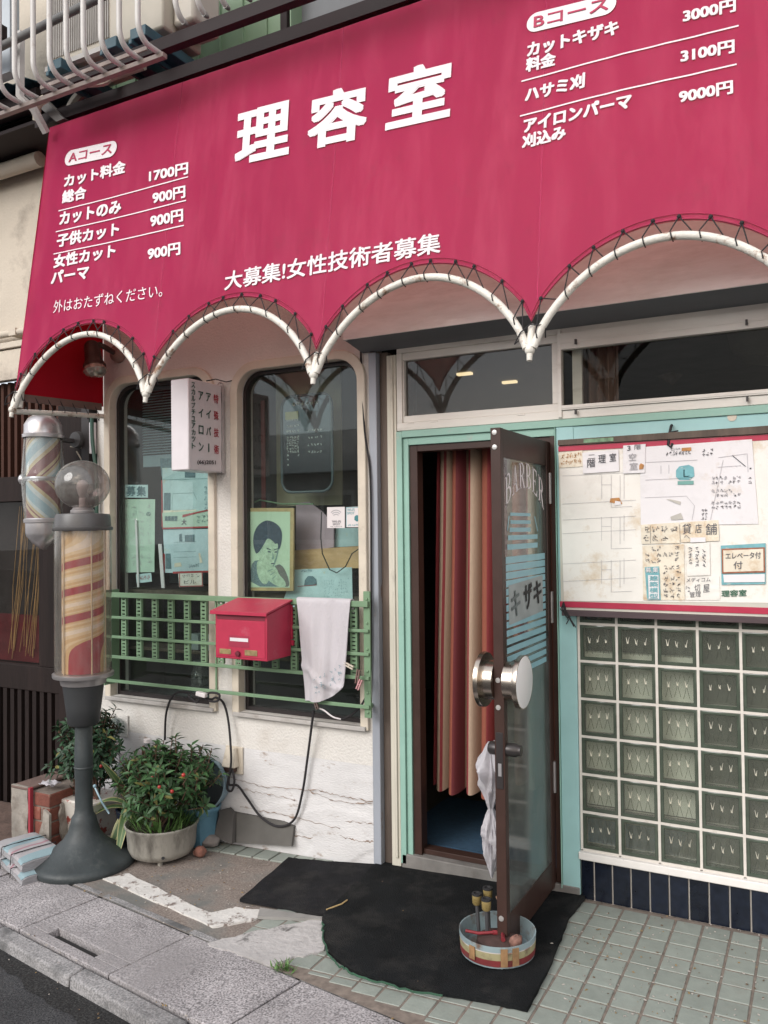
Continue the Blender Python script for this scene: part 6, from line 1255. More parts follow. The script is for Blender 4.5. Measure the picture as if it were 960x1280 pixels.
# back shrub in the white flowered pot behind the pole
BPX, BPY = -2.56, -.235; BPZ = gz(BPX)
pt = thing('square_pot', 'white ceramic pot with a red flower pattern behind the barber pole', 'plant pot', (BPX, BPY, BPZ)); b = MB()
s0, s1 = .085, .12; zt = .235
b.hexa([(BPX - s0, BPY - s0, BPZ + .03), (BPX + s0, BPY - s0, BPZ + .03), (BPX + s0, BPY + s0, BPZ + .03), (BPX - s0, BPY + s0, BPZ + .03), (BPX - s1, BPY - s1, BPZ + zt), (BPX + s1, BPY - s1, BPZ + zt), (BPX + s1, BPY + s1, BPZ + zt), (BPX - s1, BPY + s1, BPZ + zt)]); b.box(BPX - s0, BPX + s0, BPY - s0, BPY + s0, BPZ, BPZ + .029)
b.build('pot', M('white_glaze_red_flowers', (.58, .55, .50), .35, var=.06, dirt=(.30, .05, .035), dlo=.565, dhi=.60, dscale=13, spec=.5), pt, bevel=.01)
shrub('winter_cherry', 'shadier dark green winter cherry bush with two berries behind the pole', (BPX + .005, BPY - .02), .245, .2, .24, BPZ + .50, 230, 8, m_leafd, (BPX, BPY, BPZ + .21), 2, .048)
# striped leaf plant in a navy pot
NX, NY = -2.285, -.20; NZ = gz(NX)
b = MB(); b.lathe([(.0, .0), (.07, .0), (.085, .03), (.098, .17), (.102, .19), (.092, .19), (.088, .15), (.0, .15)], (NX, NY, NZ), 28); tag(b.build('navy_pot', M('navy_glaze', (.012, .018, .04), .2, var=.3, scale=12, dirt=(.12, .10, .06), dlo=.6, dhi=.7, dscale=12)), 'dark navy glazed pot between the pole and the pale basin', 'plant pot')
m_var, nt, N, L, B = nodes('striped_leaf'); uvn = N.new('ShaderNodeUVMap'); sx = N.new('ShaderNodeSeparateXYZ'); L.new(uvn.outputs['UV'], sx.inputs['Vector']); rp = N.new('ShaderNodeValToRGB'); e = rp.color_ramp.elements; e[0].position = 0; e[0].color = (.50, .46, .22, 1); e[1].position = .14; e[1].color = (.07, .14, .05, 1)
q = e.new(.44); q.color = (.09, .16, .06, 1); q = e.new(.5); q.color = (.30, .33, .14, 1); q = e.new(.56); q.color = (.09, .16, .06, 1); q = e.new(.86); q.color = (.07, .14, .05, 1); q = e.new(.95); q.color = (.50, .46, .22, 1)
L.new(sx.outputs['X'], rp.inputs['Fac']); L.new(rp.outputs['Color'], B.inputs['Base Color']); B.inputs['Roughness'].default_value = .5
vp = thing('striped_plant', 'green and cream striped leaves arching out in front of the pole', 'plant', (NX, NY, NZ + .17))
for k, (dx, dy, L_, up, sag) in enumerate(((-.36, -.26, .34, .55, .55), (.02, -.10, .34, 1.15, .1), (.10, -.22, .30, .8, .9), (.02, -.26, .36, .55, 1.55), (-.2, -.14, .24, .9, .5), (.20, -.05, .26, 1.0, .4), (-.02, -.30, .22, .45, .9))):
    d = Vector((dx, dy, 0)).normalized(); sd = Vector((-d.y, d.x, 0)); b = MB()
    def lf(a, c): s = c * L_; w = .030 * math.sin(math.pi * min(1, c * .93 + .05)) ** .8; p = Vector((NX, NY, NZ + .16)) + d * s * .85 + Vector((0, 0, up * s - sag * s * s * 2.6 / L_ * .55)); return p + sd * (a - .5) * 2 * w + Vector((0, 0, abs(a - .5) * w * .7))
    b.grid(lf, 6, 14, thick=.0012); b.build('leaf', m_var, vp)
b = MB(); b.tube([(NX - .10, NY - .18, NZ + .33), (NX - .03, NY - .2, NZ + .27), (NX + .02, NY - .2, NZ + .22)], .005, 6); b.sphere((NX - .10, NY - .18, NZ + .335), .010, 8, 6); tag(b.build('plant_pick', M('pale_blue_plastic', (.30, .45, .52), .4)), 'pale blue plastic pick stuck beside the striped leaves', 'plant pick')
# pale blue bucket and tub by the wall
UX, UY = -1.945, -.075; UZ = gz(UX)
b = MB(); b.lathe([(.0, .0), (.062, .0), (.068, .02), (.088, .175), (.094, .18), (.100, .195), (.096, .205), (.088, .20), (.080, .16), (.0, .16)], (UX, UY, UZ), 12, facet=lambda a: 1 + .05 * math.cos(6 * a)); tag(b.build('blue_planter', M('faded_blue_plastic', (.10, .22, .30), .55, var=.15, scale=10, dirt=(.2, .2, .18), dlo=.6, dhi=.8)), 'faded blue fluted plastic planter against the wall behind the basin', 'plant pot')
tb = thing('wash_tub', 'blue grey round tub tipped on its side against the white wall', 'tub', (-2.0, -.08, .1)); ax = Vector((.12, -.80, .12)).normalized(); TCn = at(258, 978, -.06)
b = MB(); b.lathe([(.0, .0), (.105, .0), (.125, .08), (.129, .10), (.134, .10), (.136, .094), (.133, .085), (.136, .08), (.115, -.008), (.0, -.010)], TCn - ax * .05, 40, 0, ax); 
for v in b.v:
    if v.y > -.004: v.y = -.004
b.build('shell', M('blue_grey_tub', (.17, .24, .28), .5, var=.12, scale=9, dirt=(.30, .27, .24), dlo=.58, dhi=.75), tb)
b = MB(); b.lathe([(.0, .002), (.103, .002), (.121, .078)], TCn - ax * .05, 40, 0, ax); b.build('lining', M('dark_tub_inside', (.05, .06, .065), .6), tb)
for nm, lab, px, y, h, r in (('plastic_bottle', 'clear plastic bottle with a brown stick standing behind the bushes', 184, -.045, .30, .045), ('plastic_bottle', 'cloudy plastic bottle lower at the wall left of the clear one', 152, -.05, .26, .04)):
    bo = at(px, 955, y); bo.z = gz(bo.x); t = thing(nm, lab, 'bottle', tuple(bo)); hh = at(px, 928 if px > 170 else 945, y).z - bo.z
    b = MB(); b.lathe([(.0, 0), (r, 0), (r, hh * .72), (r * .85, hh * .80), (r * .34, hh * .93), (r * .34, hh), (.0, hh)], bo, 20); b.build('bottle_body', glass('cloudy_bottle' + str(px), (.72, .76, .78), 1.45, .08, 1.2, dust=.12), t)
    b = MB(); b.lathe([(.0, hh), (r * .42, hh), (r * .42, hh + .018), (.0, hh + .018)], bo, 14); b.build('cap', m_sticker, t)
    if px > 170: b = MB(); b.tube([(bo.x + .01, bo.y - .05, bo.z + hh * .7), (bo.x + .022, bo.y - .05, bo.z + hh * .99)], .007, 6); b.build('stick', m_stem, t)
p = at(144, 908, -.05); b = MB(); b.lathe([(.0, -.03), (.045, -.03), (.05, .0), (.045, .03), (.02, .035)], p, 20, 0, (.5, -.8, .15)); tag(b.build('glass_jar', glass('wall_jar_glass', (.55, .60, .60), 1.5, .05, 1.5, dust=.1)), 'old glass meter cover on the wall above the back bush', 'glass cover')
# slabs leaning on the wall, stone
b = MB(); A = [at(q[0], q[1], -.03) for q in ((289, 1051), (366, 1057), (366, 1034), (352, 1028), (289, 1016))]; b.prism([(q.x, max(q.z, gz(q.x) + .001)) for q in A], lambda u, v: Vector((u, -.055 + (v + .07) * .22, v)), (0, .018, 0)); tag(b.build('grey_slab', M('dark_grey_slab', (.105, .10, .092), .9, var=.15, scale=9)), 'long dark grey slab leaning on the foot of the white wall', 'slab')
b = MB(); A = [at(q[0], q[1], -.06) for q in ((270, 1044), (293, 1053), (289, 1019), (281, 1012), (272, 1014))]; b.prism([(q.x, max(q.z, gz(q.x) + .001)) for q in A], lambda u, v: Vector((u, -.09 + (v + .07) * .3, v)), (.004, .02, 0)); tag(b.build('grey_slab', M('darker_slab', (.075, .07, .066), .9, var=.2)), 'short dark slab between the blue planter and the long slab', 'slab')
def stone(name, c, s, seed, mat, label):
    b = MB(); b.sphere((0, 0, 0), 1, 12, 8)
    for i, v in enumerate(b.v): k = 1 + .35 * noise.noise(v * 1.3 + Vector((seed, 0, 0))); b.v[i] = Vector((c[0] + v.x * s[0] * k, c[1] + v.y * s[1] * k, c[2] + max(-.8, v.z) * s[2] * k))
    tag(b.build(name, mat), label, 'stone')
m_stone = M('grey_stone', (.20, .18, .17), .9, var=.3, scale=14, bump=.5, bscale=40)
q = atg(262, 1058); stone('stone', (q.x, q.y, q.z + .03), (.055, .04, .035), 1, m_stone, 'grey stone between the basin and the blue planter'); q = atg(250, 1070); stone('stone', (q.x, q.y, q.z + .022), (.03, .026, .028), 5, M('reddish_stone', (.17, .075, .055), .9, var=.3, scale=20), 'small reddish stone close to the basin')
# brick stub with cement render
bs = thing('brick_stub', 'low broken brick pillar with flaking cement and a red strap at the left edge', 'pillar', (-2.78, -.33, -.1))
QX0, QX1, QY0, QY1 = -2.915, -2.655, -.43, -.17; QZ = gz(-2.75) - .01
m_brick = M('red_brick', (.20, .065, .045), .85, var=.25, scale=18, island=.25, dirt=(.35, .24, .18), dlo=.6, dhi=.75, dscale=14, bump=.4, bscale=60)
b = MB(); H = .30
for k in range(4):
    z0 = QZ + k * .075; o_ = .0 if k % 2 else .06
    for x0, x1 in (((QX0, QX0 + .13 + o_), (QX0 + .14 + o_, QX1))): b.box(x0 + .003, x1 - .003, QY0, QY1, z0 + .003, z0 + .069)
b.build('bricks', m_brick, bs, bevel=.005); b = MB(); b.box(QX0 + .008, QX1 - .008, QY0 + .006, QY1 - .006, QZ, QZ + H - .005); b.build('mortar', m_grout, bs)
m_render = M('flaking_cement_render', (.27, .245, .215), .95, var=.25, scale=7, bump=.9, bscale=25, dirt=(.14, .11, .09), dlo=.5, dhi=.7, dscale=8)
def rend(f0, f1, face):
    b = MB()
    def g_(a, c):
        z = QZ + c * (H + .02); n_ = .006 * noise.noise((a * 5, c * 5, 3 if face else 7))
        if face == 'front': return Vector((QX0 - .012 + a * (f1 - f0) + .012 * noise.noise((c * 4, 1, 0)) * a, QY0 - .018 + n_, z))
        return Vector((QX1 + .016 + n_, QY0 + .06 * (1 if a > 0 else 1) + a * (QY1 - QY0 - .06) + .03 * noise.noise((c * 3.3, 5, 0)) * (1 - a) , QZ + c * (H - .02 - .05 * (1 - a))))
    b.grid(g_, 10, 12, thick=.014); b.build('cement_render', m_render, bs)
rend(QX0, QX0 + .125, 'front'); rend(0, 0, 'side')
b = MB(); P2 = [(QX0 + .185, 0), (QX1 + .012, 0), (QX1 + .012, .20), (QX1 - .03, .222), (QX0 + .225, .165), (QX0 + .195, .09)]
b.prism(P2, lambda u, v: Vector((u, QY0 - .016, QZ + v)), (0, .015, 0)); b.build('cement_render', m_render, bs)
b = MB(); b.box(QX0 - .014, QX0 + .12, QY0 - .02, QY1, QZ + H + .001, QZ + H + .018); b.build('cap_stone', M('brown_cap', (.15, .10, .085), .9, var=.2, scale=12, bump=.5), bs, bevel=.006)
b = MB(); b.box(QX0 + .125, QX0 + .140, QY0 - .024, QY0 - .004, QZ, QZ + H + .02); b.build('red_strap', M('red_strap', (.30, .03, .045), .7, var=.2), bs)
b = MB(); q = Vector((QX0 + .17, QY0 + .03, QZ + H + .02)); b.grid(lambda a, c: Vector((q.x - .03 + a * .09, q.y + c * .07, q.z + .012 + .018 * noise.noise((a * 4, c * 4, 2)))), 8, 8, thick=.003); tag(b.build('crumpled_foil', m_bag), 'crumpled whitish wrapper on top of the brick stub', 'wrapper')
# two tied bundles of newspaper
m_news = uvramp('newspaper_print', [(0, (.34, .33, .34)), (.25, (.24, .33, .36)), (.40, (.36, .34, .35)), (.48, (.34, .20, .23)), (.52, (.37, .35, .36)), (.70, (.25, .35, .38)), (.9, (.34, .33, .34))], 'X', .85, rep=1.0)
def bundle(name, label, c, ux, L_, W, h, tilt, seed):
    t = thing(name, label, 'newspapers', tuple(c)); ux = Vector(ux).normalized(); uy = Vector((-ux.y, ux.x, 0)); uz = Vector((0, 0, 1)); ux = (ux + uz * tilt).normalized(); uz = ux.cross(uy); c = Vector(c)
    def sect(a):                                                     # rounded cross-section, a runs round it
        th = a * 2 * math.pi; cx, sx_ = math.cos(th), math.sin(th); e = .38
        return (W / 2) * math.copysign(abs(cx) ** e, cx), (h / 2) * math.copysign(abs(sx_) ** e, sx_)
    def pt(a, q, k=1.0):
        y, z = sect(a); u = (q - .5) * L_; n_ = noise.noise((u * 14 + seed, y * 14, z * 40)); y2 = y + .003 * math.sin(z * 900)
        return c + ux * (u + .004 * noise.noise((y * 20, z * 60, seed))) + uy * (y2 * k) + uz * (h / 2 + z * k + .006 * n_ - .010 * abs(2 * q - 1) ** 3)
    b = MB(); b.grid(lambda a, q: pt(a, q), 72, 30); n0 = 73
    for q in (0, 30):
        b.add([pt(k / 72, q / 30) for k in range(72)], [tuple(range(72)) if q else tuple(reversed(range(72)))])
    b.build('sheets', M('newspaper_edges', (.27, .265, .275), .9, var=.2, scale=30, stretch=(1, 1, 7)), t)
    b = MB(); b.grid(lambda a, q: pt(.47 - .44 * a, .02 + .96 * q) + uz * .0018, 24, 30, thick=.001)
    for k_, (u_, v_) in list(b.uv.items()): b.uv[k_] = (v_ * .8 + .12 * u_, u_)
    b.build('top_page', m_news, t)
    b = MB()
    for s in (-.16, .18): b.tube([c + ux * s * L_ + uy * (W / 2 + .012) + uz * .0, c + ux * s * L_ + uy * (W / 2 + .008) + uz * (h + .004), c + ux * s * L_ + uz * (h + .006), c + ux * s * L_ - uy * (W / 2 + .008) + uz * (h + .004), c + ux * s * L_ - uy * (W / 2 + .012)], .0025, 5)
    b.build('string', m_rope, t); return t
q = atg(38, 1088); bundle('newspaper_bundle', 'lower tied stack of newspapers on the ground by the pole base', (q.x - .02, q.y + .02, q.z + .012), (.93, -.30, 0), .37, .225, .040, -.05, 2)
bundle('newspaper_bundle', 'upper tied newspaper bundle with pink and aqua print lying on the lower stack', (q.x - .05, q.y + .03, q.z + .058), (.93, -.27, 0), .33, .20, .045, -.05, 7)
# ------------------------------------------------------------------ neighbour on the left
m_dkwood = M('dark_stained_wood', (.017, .011, .010), .7, spec=.2, var=.35, scale=12, stretch=(1, 1, .12), bump=.25, bscale=50, dirt=(.045, .03, .025), dlo=.6, dhi=.8, dscale=8)
m_lat = M('reddish_lattice_wood', (.060, .026, .018), .75, spec=.2, var=.3, scale=14, stretch=(1, 1, .1))
m_beige = M('beige_render_wall', (.55, .49, .41), .9, var=.07, scale=3, bump=.25, bscale=60, dirt=(.30, .26, .22), dlo=.56, dhi=.78, dscale=3)
nb = thing('neighbour_house', 'neighbouring house with dark wooden lattice front below a beige rendered wall', 'house', (-3.6, .1, -.15)); NY0 = .03; NXL = -6.4; NXR = -2.775
b = MB(); b.box(NXL, NXR, NY0, .3, 2.66, 6.5); b.build('upper_wall', m_beige, nb); b = MB(); b.box(NXL, NXR, NY0 - .055, NY0 - .001, 2.47, 2.655); b.box(NXL, NXR, NY0 - .07, NY0 - .001, 2.662, 2.70); b.build('lintel', m_beige, nb, bevel=.004)
b = MB(); b.tube([(NXL, -.03, 2.745), (NXR - .02, -.03, 2.755)], .022, 10); b.tube([(NXL, -.06, 3.74), (-3.16, -.06, 3.75)], .045, 12)
for x in (-3.42, -4.4): b.box(x - .03, x + .03, -.056, NY0, 2.73, 2.775)
b.build('gutter_pipe', m_beige, nb)
b = MB(); b.box(NXL, NXR, .20, .26, -.3, 2.47); b.build('back_panel', m_roomdark, nb)
b = MB(); x = -3.0
while x > NXL: b.box(x - .012, x + .012, NY0, NY0 + .03, 1.88, 2.469); x -= .062
b.build('upper_lattice', m_lat, nb)
b = MB(); b.box(NXL, NXR - .09, NY0 - .01, NY0 + .06, 1.725, 1.879); b.box(NXL, NXR - .09, NY0 - .01, NY0 + .06, .575, .725); b.box(-3.285, -3.13, NY0 - .008, NY0 + .06, .7255, 1.7245); b.box(-3.10, -2.87, NY0 - .02, NY0 + .05, -.2, 2.469); b.box(-4.9, -4.75, NY0 - .008, NY0 + .06, .7255, 1.7245); b.build('timber_frame', m_dkwood, nb, bevel=.004)
b = MB(); b.box(-4.75, -3.286, NY0 + .03, NY0 + .036, .7255, 1.7245); b.build('window_pane', glass('dim_house_glass', (.75, .72, .70), 1.52, .0, .7, dust=.01), nb)
b = MB(); x = -2.86
while x > NXL: b.box(x - .024, x + .010, NY0 - .006, NY0 + .03, -.2, .574); x -= .066
b.build('dado_slats', m_dkwood, nb); b = MB(); b.box(NXL, -2.78, NY0 + .031, NY0 + .05, -.2, .575); b.build('dado_back', m_roomdark, nb)
b = MB(); b.box(-2.86, -2.80, -.03, .04, 1.6, 2.47); b.build('dark_post', m_darkframe, nb)
b = MB(); b.box(-4.7, -3.3, NY0 + .07, NY0 + .1, .73, 1.02); tag(b.build('red_cushion', M('dim_red_cloth', (.17, .025, .035), .9, var=.3, scale=8)), 'dim red cloth behind the dark wooden house window', 'cloth')
rr = random.Random(6); b = MB()
for k in range(16): x = -3.36 - rr.random() * .25; b.tube([(x + rr.uniform(.02, .1), NY0 + .055, 1.70), (x, NY0 + .058, 1.2), (x - rr.uniform(.0, .1), NY0 + .06, .74 + rr.random() * .1)], .0022, 4)
tag(b.build('dried_stalks', M('yellow_stalks', (.62, .45, .20), .8, var=.3)), 'dried yellow stalks hanging in the dark house window', 'dried stalks')
b = MB(); b.add([(NXL, ysw(NXL) + .02, gz(NXL) + .0), (-2.93, ysw(-2.93) + .02, gz(-2.93)), (-2.93, NY0, gz(-2.93)), (NXL, NY0, gz(NXL))], [(0, 1, 2, 3)]); b.build('earth_strip', m_brownground, kind='structure')
b = MB(); rr = random.Random(3)
for k in range(9): leaf(b, Vector((-2.80 + rr.uniform(-.05, .03), -.03, .66 + rr.uniform(-.08, .05))), Vector((rr.uniform(-1, .6), -.5, rr.uniform(-.3, .6))), Vector((0, -.3, 1)), rr.uniform(.05, .08), .02)
tag(b.build('ivy_sprig', m_leaf), 'little green sprig growing from the gap beside the pole', 'plant')

# ------------------------------------------------------------------ upstairs: beams, balcony, air conditioner
m_beam = M('dark_brown_steel_beam', (.022, .014, .015), .6, spec=.2, var=.2, scale=8, stretch=(.2, 1, 1)); m_bar = M('chalky_white_bar', (.56, .54, .52), .5, var=.08, scale=10, dirt=(.30, .24, .20), dlo=.6, dhi=.75, dscale=9)
m_sid = M('green_metal_siding', (.20, .30, .19), .5, var=.08, scale=4, stretch=(1, 1, .3)); m_bluem = M('dull_blue_metal', (.035, .09, .12), .5, var=.2, scale=9)
up = thing('upper_storey', 'upper storey with green metal siding and grey window above the awning', 'upper storey', (-1.0, .2, 3.8))
b = MB(); x = -3.2
while x < -1.55: b.box(x, x + .148, .13, .30, 3.74, 6.3); b.box(x + .1485, x + .1555, .118, .30, 3.74, 6.3); x += .156
b.build('siding', m_sid, up); b = MB(); b.box(-1.54, 1.9, .22, .30, 3.74, 6.3); b.build('grey_wall', M('grey_upper_wall', (.16, .17, .18), .7, var=.1), up); b = MB(); b.box(-1.54, -1.50, .1, .2195, 3.74, 6.3); b.box(-1.0, -.96, .1, .2195, 3.74, 6.3); b.build('jamb', m_beam, up)
b = MB(); b.box(-.95, -.30, -.22, .21, 4.02, 4.10); b.build('red_canopy', M('rusty_red_panel', (.22, .045, .03), .6), up)
b = MB(); b.box(-2.84, 1.9, -.36, -.31, 3.73, 3.792); tag(b.build('steel_beam', m_beam), 'dark brown steel beam running just above the top edge of the awning', 'beam')
b = MB(); b.box(-2.50, 1.9, -.60, -.555, 3.718, 3.775); tag(b.build('steel_beam', m_beam), 'dark brown outer steel beam carrying the balcony bars', 'beam')
bal = thing('balcony_railing', 'white balcony railing of bent bars over the left end of the awning', 'railing', (-2.3, -.75, 3.6))
def bent(x, y0, zb, back, top):
    b = MB(); P = [(x, y0, top), (x, y0, zb + .08)]
    for k in range(1, 7): a = math.pi / 2 * k / 6; P.append((x, y0 + .07 * (1 - math.cos(a)), zb + .08 - .08 * math.sin(a) + .0))
    P.append((x, y0 + back, zb - .0)); b.tube(P, .0125, 8); return b
BZ = 3.692
proto = bent(-2.372, -.75, BZ, .135, 5.2).build('bar', m_bar, bal)
x0 = proto.location.x
for k in (-4, -3, -2, -1, 1, 2, 3, 4, 5, 6): o = proto.copy(); COL.objects.link(o); o.parent = bal; o.location.x = x0 + .1115 * k + (-.02 if k < 0 else 0)
b = MB(); b.box(-2.9, -1.67, -.632, -.603, BZ - .030, BZ - .008); b.box(-2.45, -1.75, -.648, -.640, BZ + .014, BZ + .034); b.build('bottom_angle', M('rusty_angle_iron', (.25, .20, .18), .6, var=.25, scale=14), bal, bevel=.002)
b = MB(); b.tube([(-2.9, -.62, 4.02), (-1.2, -.62, 4.10)], .02, 8); b.build('cross_pipe', M('grey_pipe', (.15, .15, .15), .6), bal)
p2 = bent(-1.57, -.66, 3.80, .05, 5.2).build('bar', m_bar, bal); xx = p2.location.x
for k in range(1, 9): o = p2.copy(); COL.objects.link(o); o.parent = bal; o.location.x = xx + .118 * k
ac = thing('air_conditioner', 'grimy white air conditioner unit with fine fins standing on the balcony', 'air conditioner', (-2.2, -.33, 3.95)); AZ = at(130, 62, -.42).z
b = MB(); b.box(-2.66, -1.86, -.42, -.14, AZ, AZ + .62); b.build('casing', M('grimy_cream_casing', (.46, .42, .35), .5, var=.07, scale=6, dirt=(.22, .18, .14), dlo=.58, dhi=.75, dscale=6), ac, bevel=.012)
b = MB(); x = -2.63
while x < -2.22: b.box(x, x + .006, -.428, -.4205, AZ + .05, AZ + .58); x += .0135
b.build('fins', M('grey_fins', (.36, .34, .32), .6), ac)
b = MB(); b.box(-1.858, -1.72, -.36, -.16, AZ + .03, AZ + .5); b.build('side_cover', M('cream_side_cover', (.50, .46, .40), .5, var=.08), ac, bevel=.02)
b = MB(); b.box(-2.64, -2.24, -.46, -.4305, AZ - .03, AZ - .005); b.build('drip_edge', m_bar, ac)
for lab, x in (('blue metal foot under the left end of the air conditioner', -2.50), ('blue metal foot under the middle of the air conditioner', -2.12), ('third blue metal foot right of the air conditioner', -1.93)):
    b = MB(); b.box(x - .05, x + .05, -.52, -.10, AZ - .085, AZ - .032); b.box(x - .05, x - .03, -.53, -.10, AZ - .11, AZ - .0855); b.build('foot', m_bluem, ac, bevel=.004)
b = MB(); b.box(-2.05, -1.75, -.30, .05, 3.70, 3.77); tag(b.build('blue_bracket', m_bluem, bevel=.004), 'blue metal bracket poking out under the balcony beam', 'bracket')
def pipe(name, pts, r, mat, lab):
    o = cable(name, pts, lab, r, mat, 6); o['category'] = 'pipe'; return o
pipe('drain_pipe', [at(46, 150, -.40), at(46, 138, -.42), at(50, 128, -.44), at(75, 114, -.46), at(100, 105, -.46), at(128, 102, -.44), at(140, 96, -.40), at(180, 82, -.38)], .022, m_trim, 'beige bent drain pipe under the balcony floor')
pipe('drain_pipe', [at(84, 152, -.30), at(88, 135, -.30), at(96, 122, -.30), at(104, 116, -.28)], .024, M('dull_pipe', (.24, .22, .19), .6), 'short dull pipe just above the top left of the awning')
b = MB(); A = [at(26, 40, -.55), at(25, 120, -.55), at(42, 136, -.5), at(58, 166, -.42)]; b.tube(A, .021, 4); tag(b.build('white_strut', m_bar), 'white square strut running down to the upper left awning corner', 'strut')
b = MB(); A = [at(30, 118, -.38), at(56, 124, -.38), at(84, 150, -.36), at(74, 154, -.36)]; b.prism([(q.x, q.z) for q in A], lambda u, v: Vector((u, -.38, v)), (0, .04, 0)); tag(b.build('grey_plate', M('grey_steel_plate', (.12, .11, .105), .6)), 'grey steel plate at the upper left awning corner', 'plate')
rf = thing('neighbour_eave', 'dark blue corrugated eave of the neighbouring house', 'eave', (-3.6, -.2, 3.9)); b = MB()
b.grid(lambda a, c: Vector((-6.4 + a * 3.58, -.42 + c * .46, 3.98 + c * .10 + .012 * math.sin(a * 180))), 240, 2, thick=.004); b.build('sheeting', m_bluem, rf); b = MB(); b.box(-6.4, -2.83, -.36, -.30, 3.86, 3.955); b.box(-6.4, -2.83, -.30, .1, 3.80, 3.82); b.box(-6.4, -2.83, -.16, -.10, 3.82, 3.95); b.build('fascia', m_beam, rf)
b = MB(); b.box(-6.4, -2.75, -.66, -.60, 4.06, 4.13); tag(b.build('steel_beam', m_beam), 'short dark beam under the leftmost balcony bars', 'beam')
b = MB(); b.box(-3.6, -2.86, -.50, -.44, 3.98, 4.9); tag(b.build('pale_panel', M('pale_blue_panel', (.42, .46, .50), .6, var=.1)), 'pale panel behind the leftmost balcony bars', 'panel')

# ------------------------------------------------------------------ across the street (seen in the reflections)
oh = thing('opposite_house', 'grey house with tiled roof and white windows mirrored in the shop window', 'house', (-5.0, -12.5, 0)); m_ohw = M('grey_render', (.36, .34, .32), .85, var=.1); m_ohr = M('grey_roof_tile', (.06, .065, .07), .6, var=.2, scale=2, stretch=(1, 8, 1)); m_ohwin = M('pale_window_frame', (.55, .54, .52), .5)
b = MB(); b.box(-13, -1.0, -16, -12.5, -.6, 2.9); b.build('wall', m_ohw, oh); b = MB(); b.hexa([(-13.5, -11.9, 2.8), (-.5, -11.9, 2.8), (-.5, -16.6, 2.8), (-13.5, -16.6, 2.8), (-12.5, -14.2, 4.0), (-1.5, -14.2, 4.0), (-1.5, -14.4, 4.0), (-12.5, -14.4, 4.0)]); b.build('roof', m_ohr, oh)
for k in range(5):
    x = -12.3 + k * 2.3; b = MB(); b.box(x, x + 1.7, -12.5, -12.42, 1.2, 1.3); b.box(x, x + 1.7, -12.5, -12.42, 2.3, 2.4); b.box(x, x + .08, -12.5, -12.42, 1.3, 2.3); b.box(x + 1.62, x + 1.7, -12.5, -12.42, 1.3, 2.3); b.box(x + .8, x + .88, -12.5, -12.43, 1.3, 2.3); w = b.build('window', m_ohwin, oh); b = MB(); b.box(x + .081, x + 1.619, -12.48, -12.46, 1.301, 2.299); b.build('pane', M('dim_pane%d' % k, (.10, .11, .11), .1), w)
ow = thing('garden_wall', 'low concrete garden wall across the street', 'wall', (-4, -7.6, -.4)); b = MB(); b.box(-14, .5, -7.7, -7.6, -.7, .75); b.build('blocks', m_kerb, ow); b = MB(); b.box(-14, .5, -7.73, -7.57, .751, .80); b.build('coping', m_kerb, ow)
tr_ = thing('street_tree', 'bare branched tree across the street mirrored in the transom', 'tree', (3.2, -8.5, -.6)); b = MB(); rr = random.Random(31)
def branch(p, d, L_, r, n):
    q = p + d * L_; b.tube([p, p.lerp(q, .5) + Vector((rr.uniform(-1, 1), rr.uniform(-1, 1), 0)) * L_ * .06, q], r, 6, r2=r * .6)
    if n == 0: return
    for k in range(3 if n > 1 else 2): e = (d + Vector((rr.uniform(-.8, .8), rr.uniform(-.8, .8), rr.uniform(-.1, .5)))).normalized(); branch(q, e, L_ * rr.uniform(.6, .8), r * .6, n - 1)
branch(Vector((3.2, -8.5, -.6)), Vector((0, 0, 1)), 2.6, .16, 5); b.build('trunk', m_stem, tr_)
hd = thing('hedge', 'clipped green hedge across the street', 'hedge', (-3, -8.2, -.4)); b = MB(); rr = random.Random(41)
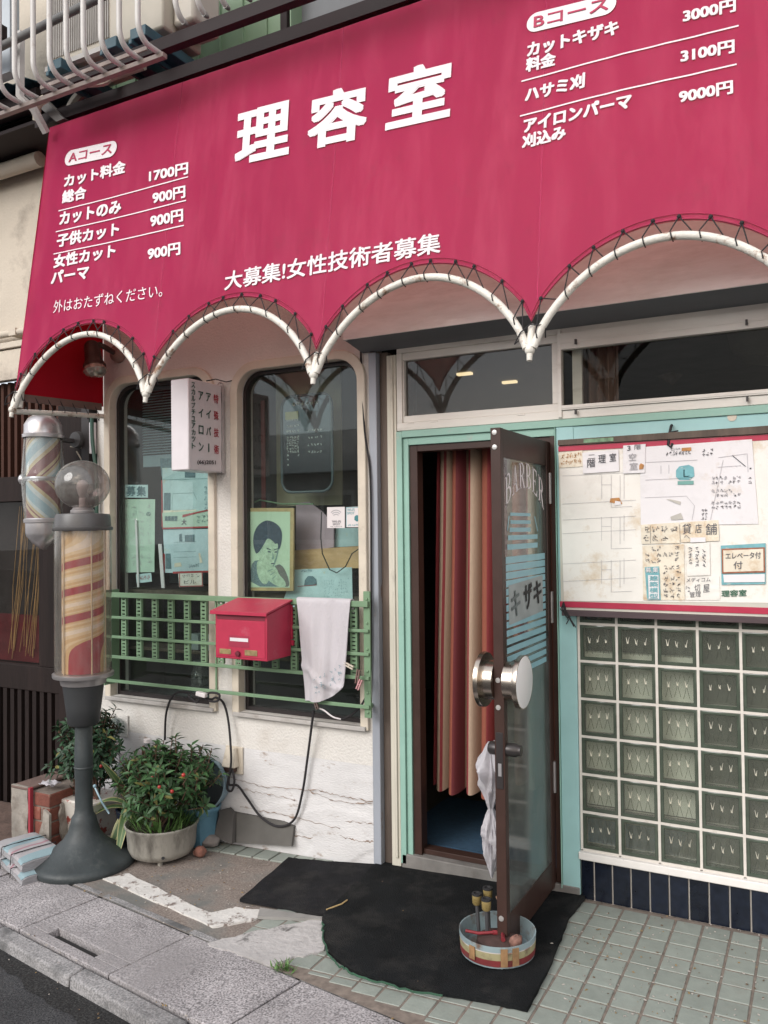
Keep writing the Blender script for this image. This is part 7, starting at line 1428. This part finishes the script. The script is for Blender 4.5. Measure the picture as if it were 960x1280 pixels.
for k in range(2600): p = Vector((rr.uniform(-12, 1.5), rr.uniform(-8.5, -7.95), rr.uniform(-.3, 1.15))); leaf(b, p, Vector((rr.uniform(-1, 1), rr.uniform(-1, 1), rr.uniform(-.3, 1))), Vector((rr.uniform(-1, 1), rr.uniform(-.5, 1), 1)), .22, .12)
b.build('leaves', m_leaf, hd)

# ------------------------------------------------------------------ small debris
rr = random.Random(19)
b = MB(); q0 = atg(354, 1213)
for k in range(46):
    p = Vector((q0.x + rr.gauss(0, .022), q0.y + rr.gauss(0, .012), gz(q0.x) - .004)); leaf(b, p, Vector((rr.uniform(-.7, .7), rr.uniform(-.7, .7), rr.uniform(.4, 1))), Vector((0, 0, 1)), rr.uniform(.02, .05), .006, .1)
tag(b.build('weed_tuft', m_grass), 'tiny tuft of weeds in the crack between the pavement and the pale mortar patch', 'weeds')
b = MB()
for k in range(520):
    if k < 160: p = atg(rr.uniform(150, 330), rr.uniform(1050, 1140))
    elif k < 165: p = atg(rr.uniform(420, 720), rr.uniform(1085, 1240)) + Vector((0, 0, .0185))
    elif k < 420: p = atg(rr.uniform(700, 958), rr.uniform(1140, 1278)) + Vector((0, 0, .002))
    else: p = sw(rr.uniform(-2.6, 1.5), rr.choice((rr.gauss(-1.125, .012), rr.gauss(-1.6, .04), rr.gauss(-1.498, .006))), .001)
    if k >= 420: p.z += -.05 if (p - sw(0, -1.565)).dot(N_) < 0 else 0
    r = rr.uniform(.0010, .0030) * (1.3 if k >= 420 else 1); a = rr.uniform(0, 3.14); d = Vector((math.cos(a), math.sin(a), 0)) * r * rr.uniform(.8, 2.4); e = Vector((-math.sin(a), math.cos(a), 0)) * r
    b.hexa([p - d - e, p + d - e * .6, p + d * .8 + e, p - d * .7 + e, p - d * .6 - e * .6 + Vector((0, 0, r)), p + d * .6 - e * .4 + Vector((0, 0, r)), p + d * .5 + e * .6 + Vector((0, 0, r * .8)), p - d * .5 + e * .6 + Vector((0, 0, r * .9))], rr.choice((0, 0, 1, 2)))
tag(b.build('grit', [M('pale_grit', (.34, .31, .28), .9), M('brown_crumb', (.12, .08, .05), .9), M('dry_leaf_bit', (.24, .16, .07), .9)]), 'scattered grit and leaf crumbs on mats, tiles and pavement', 'grit', kind='stuff')
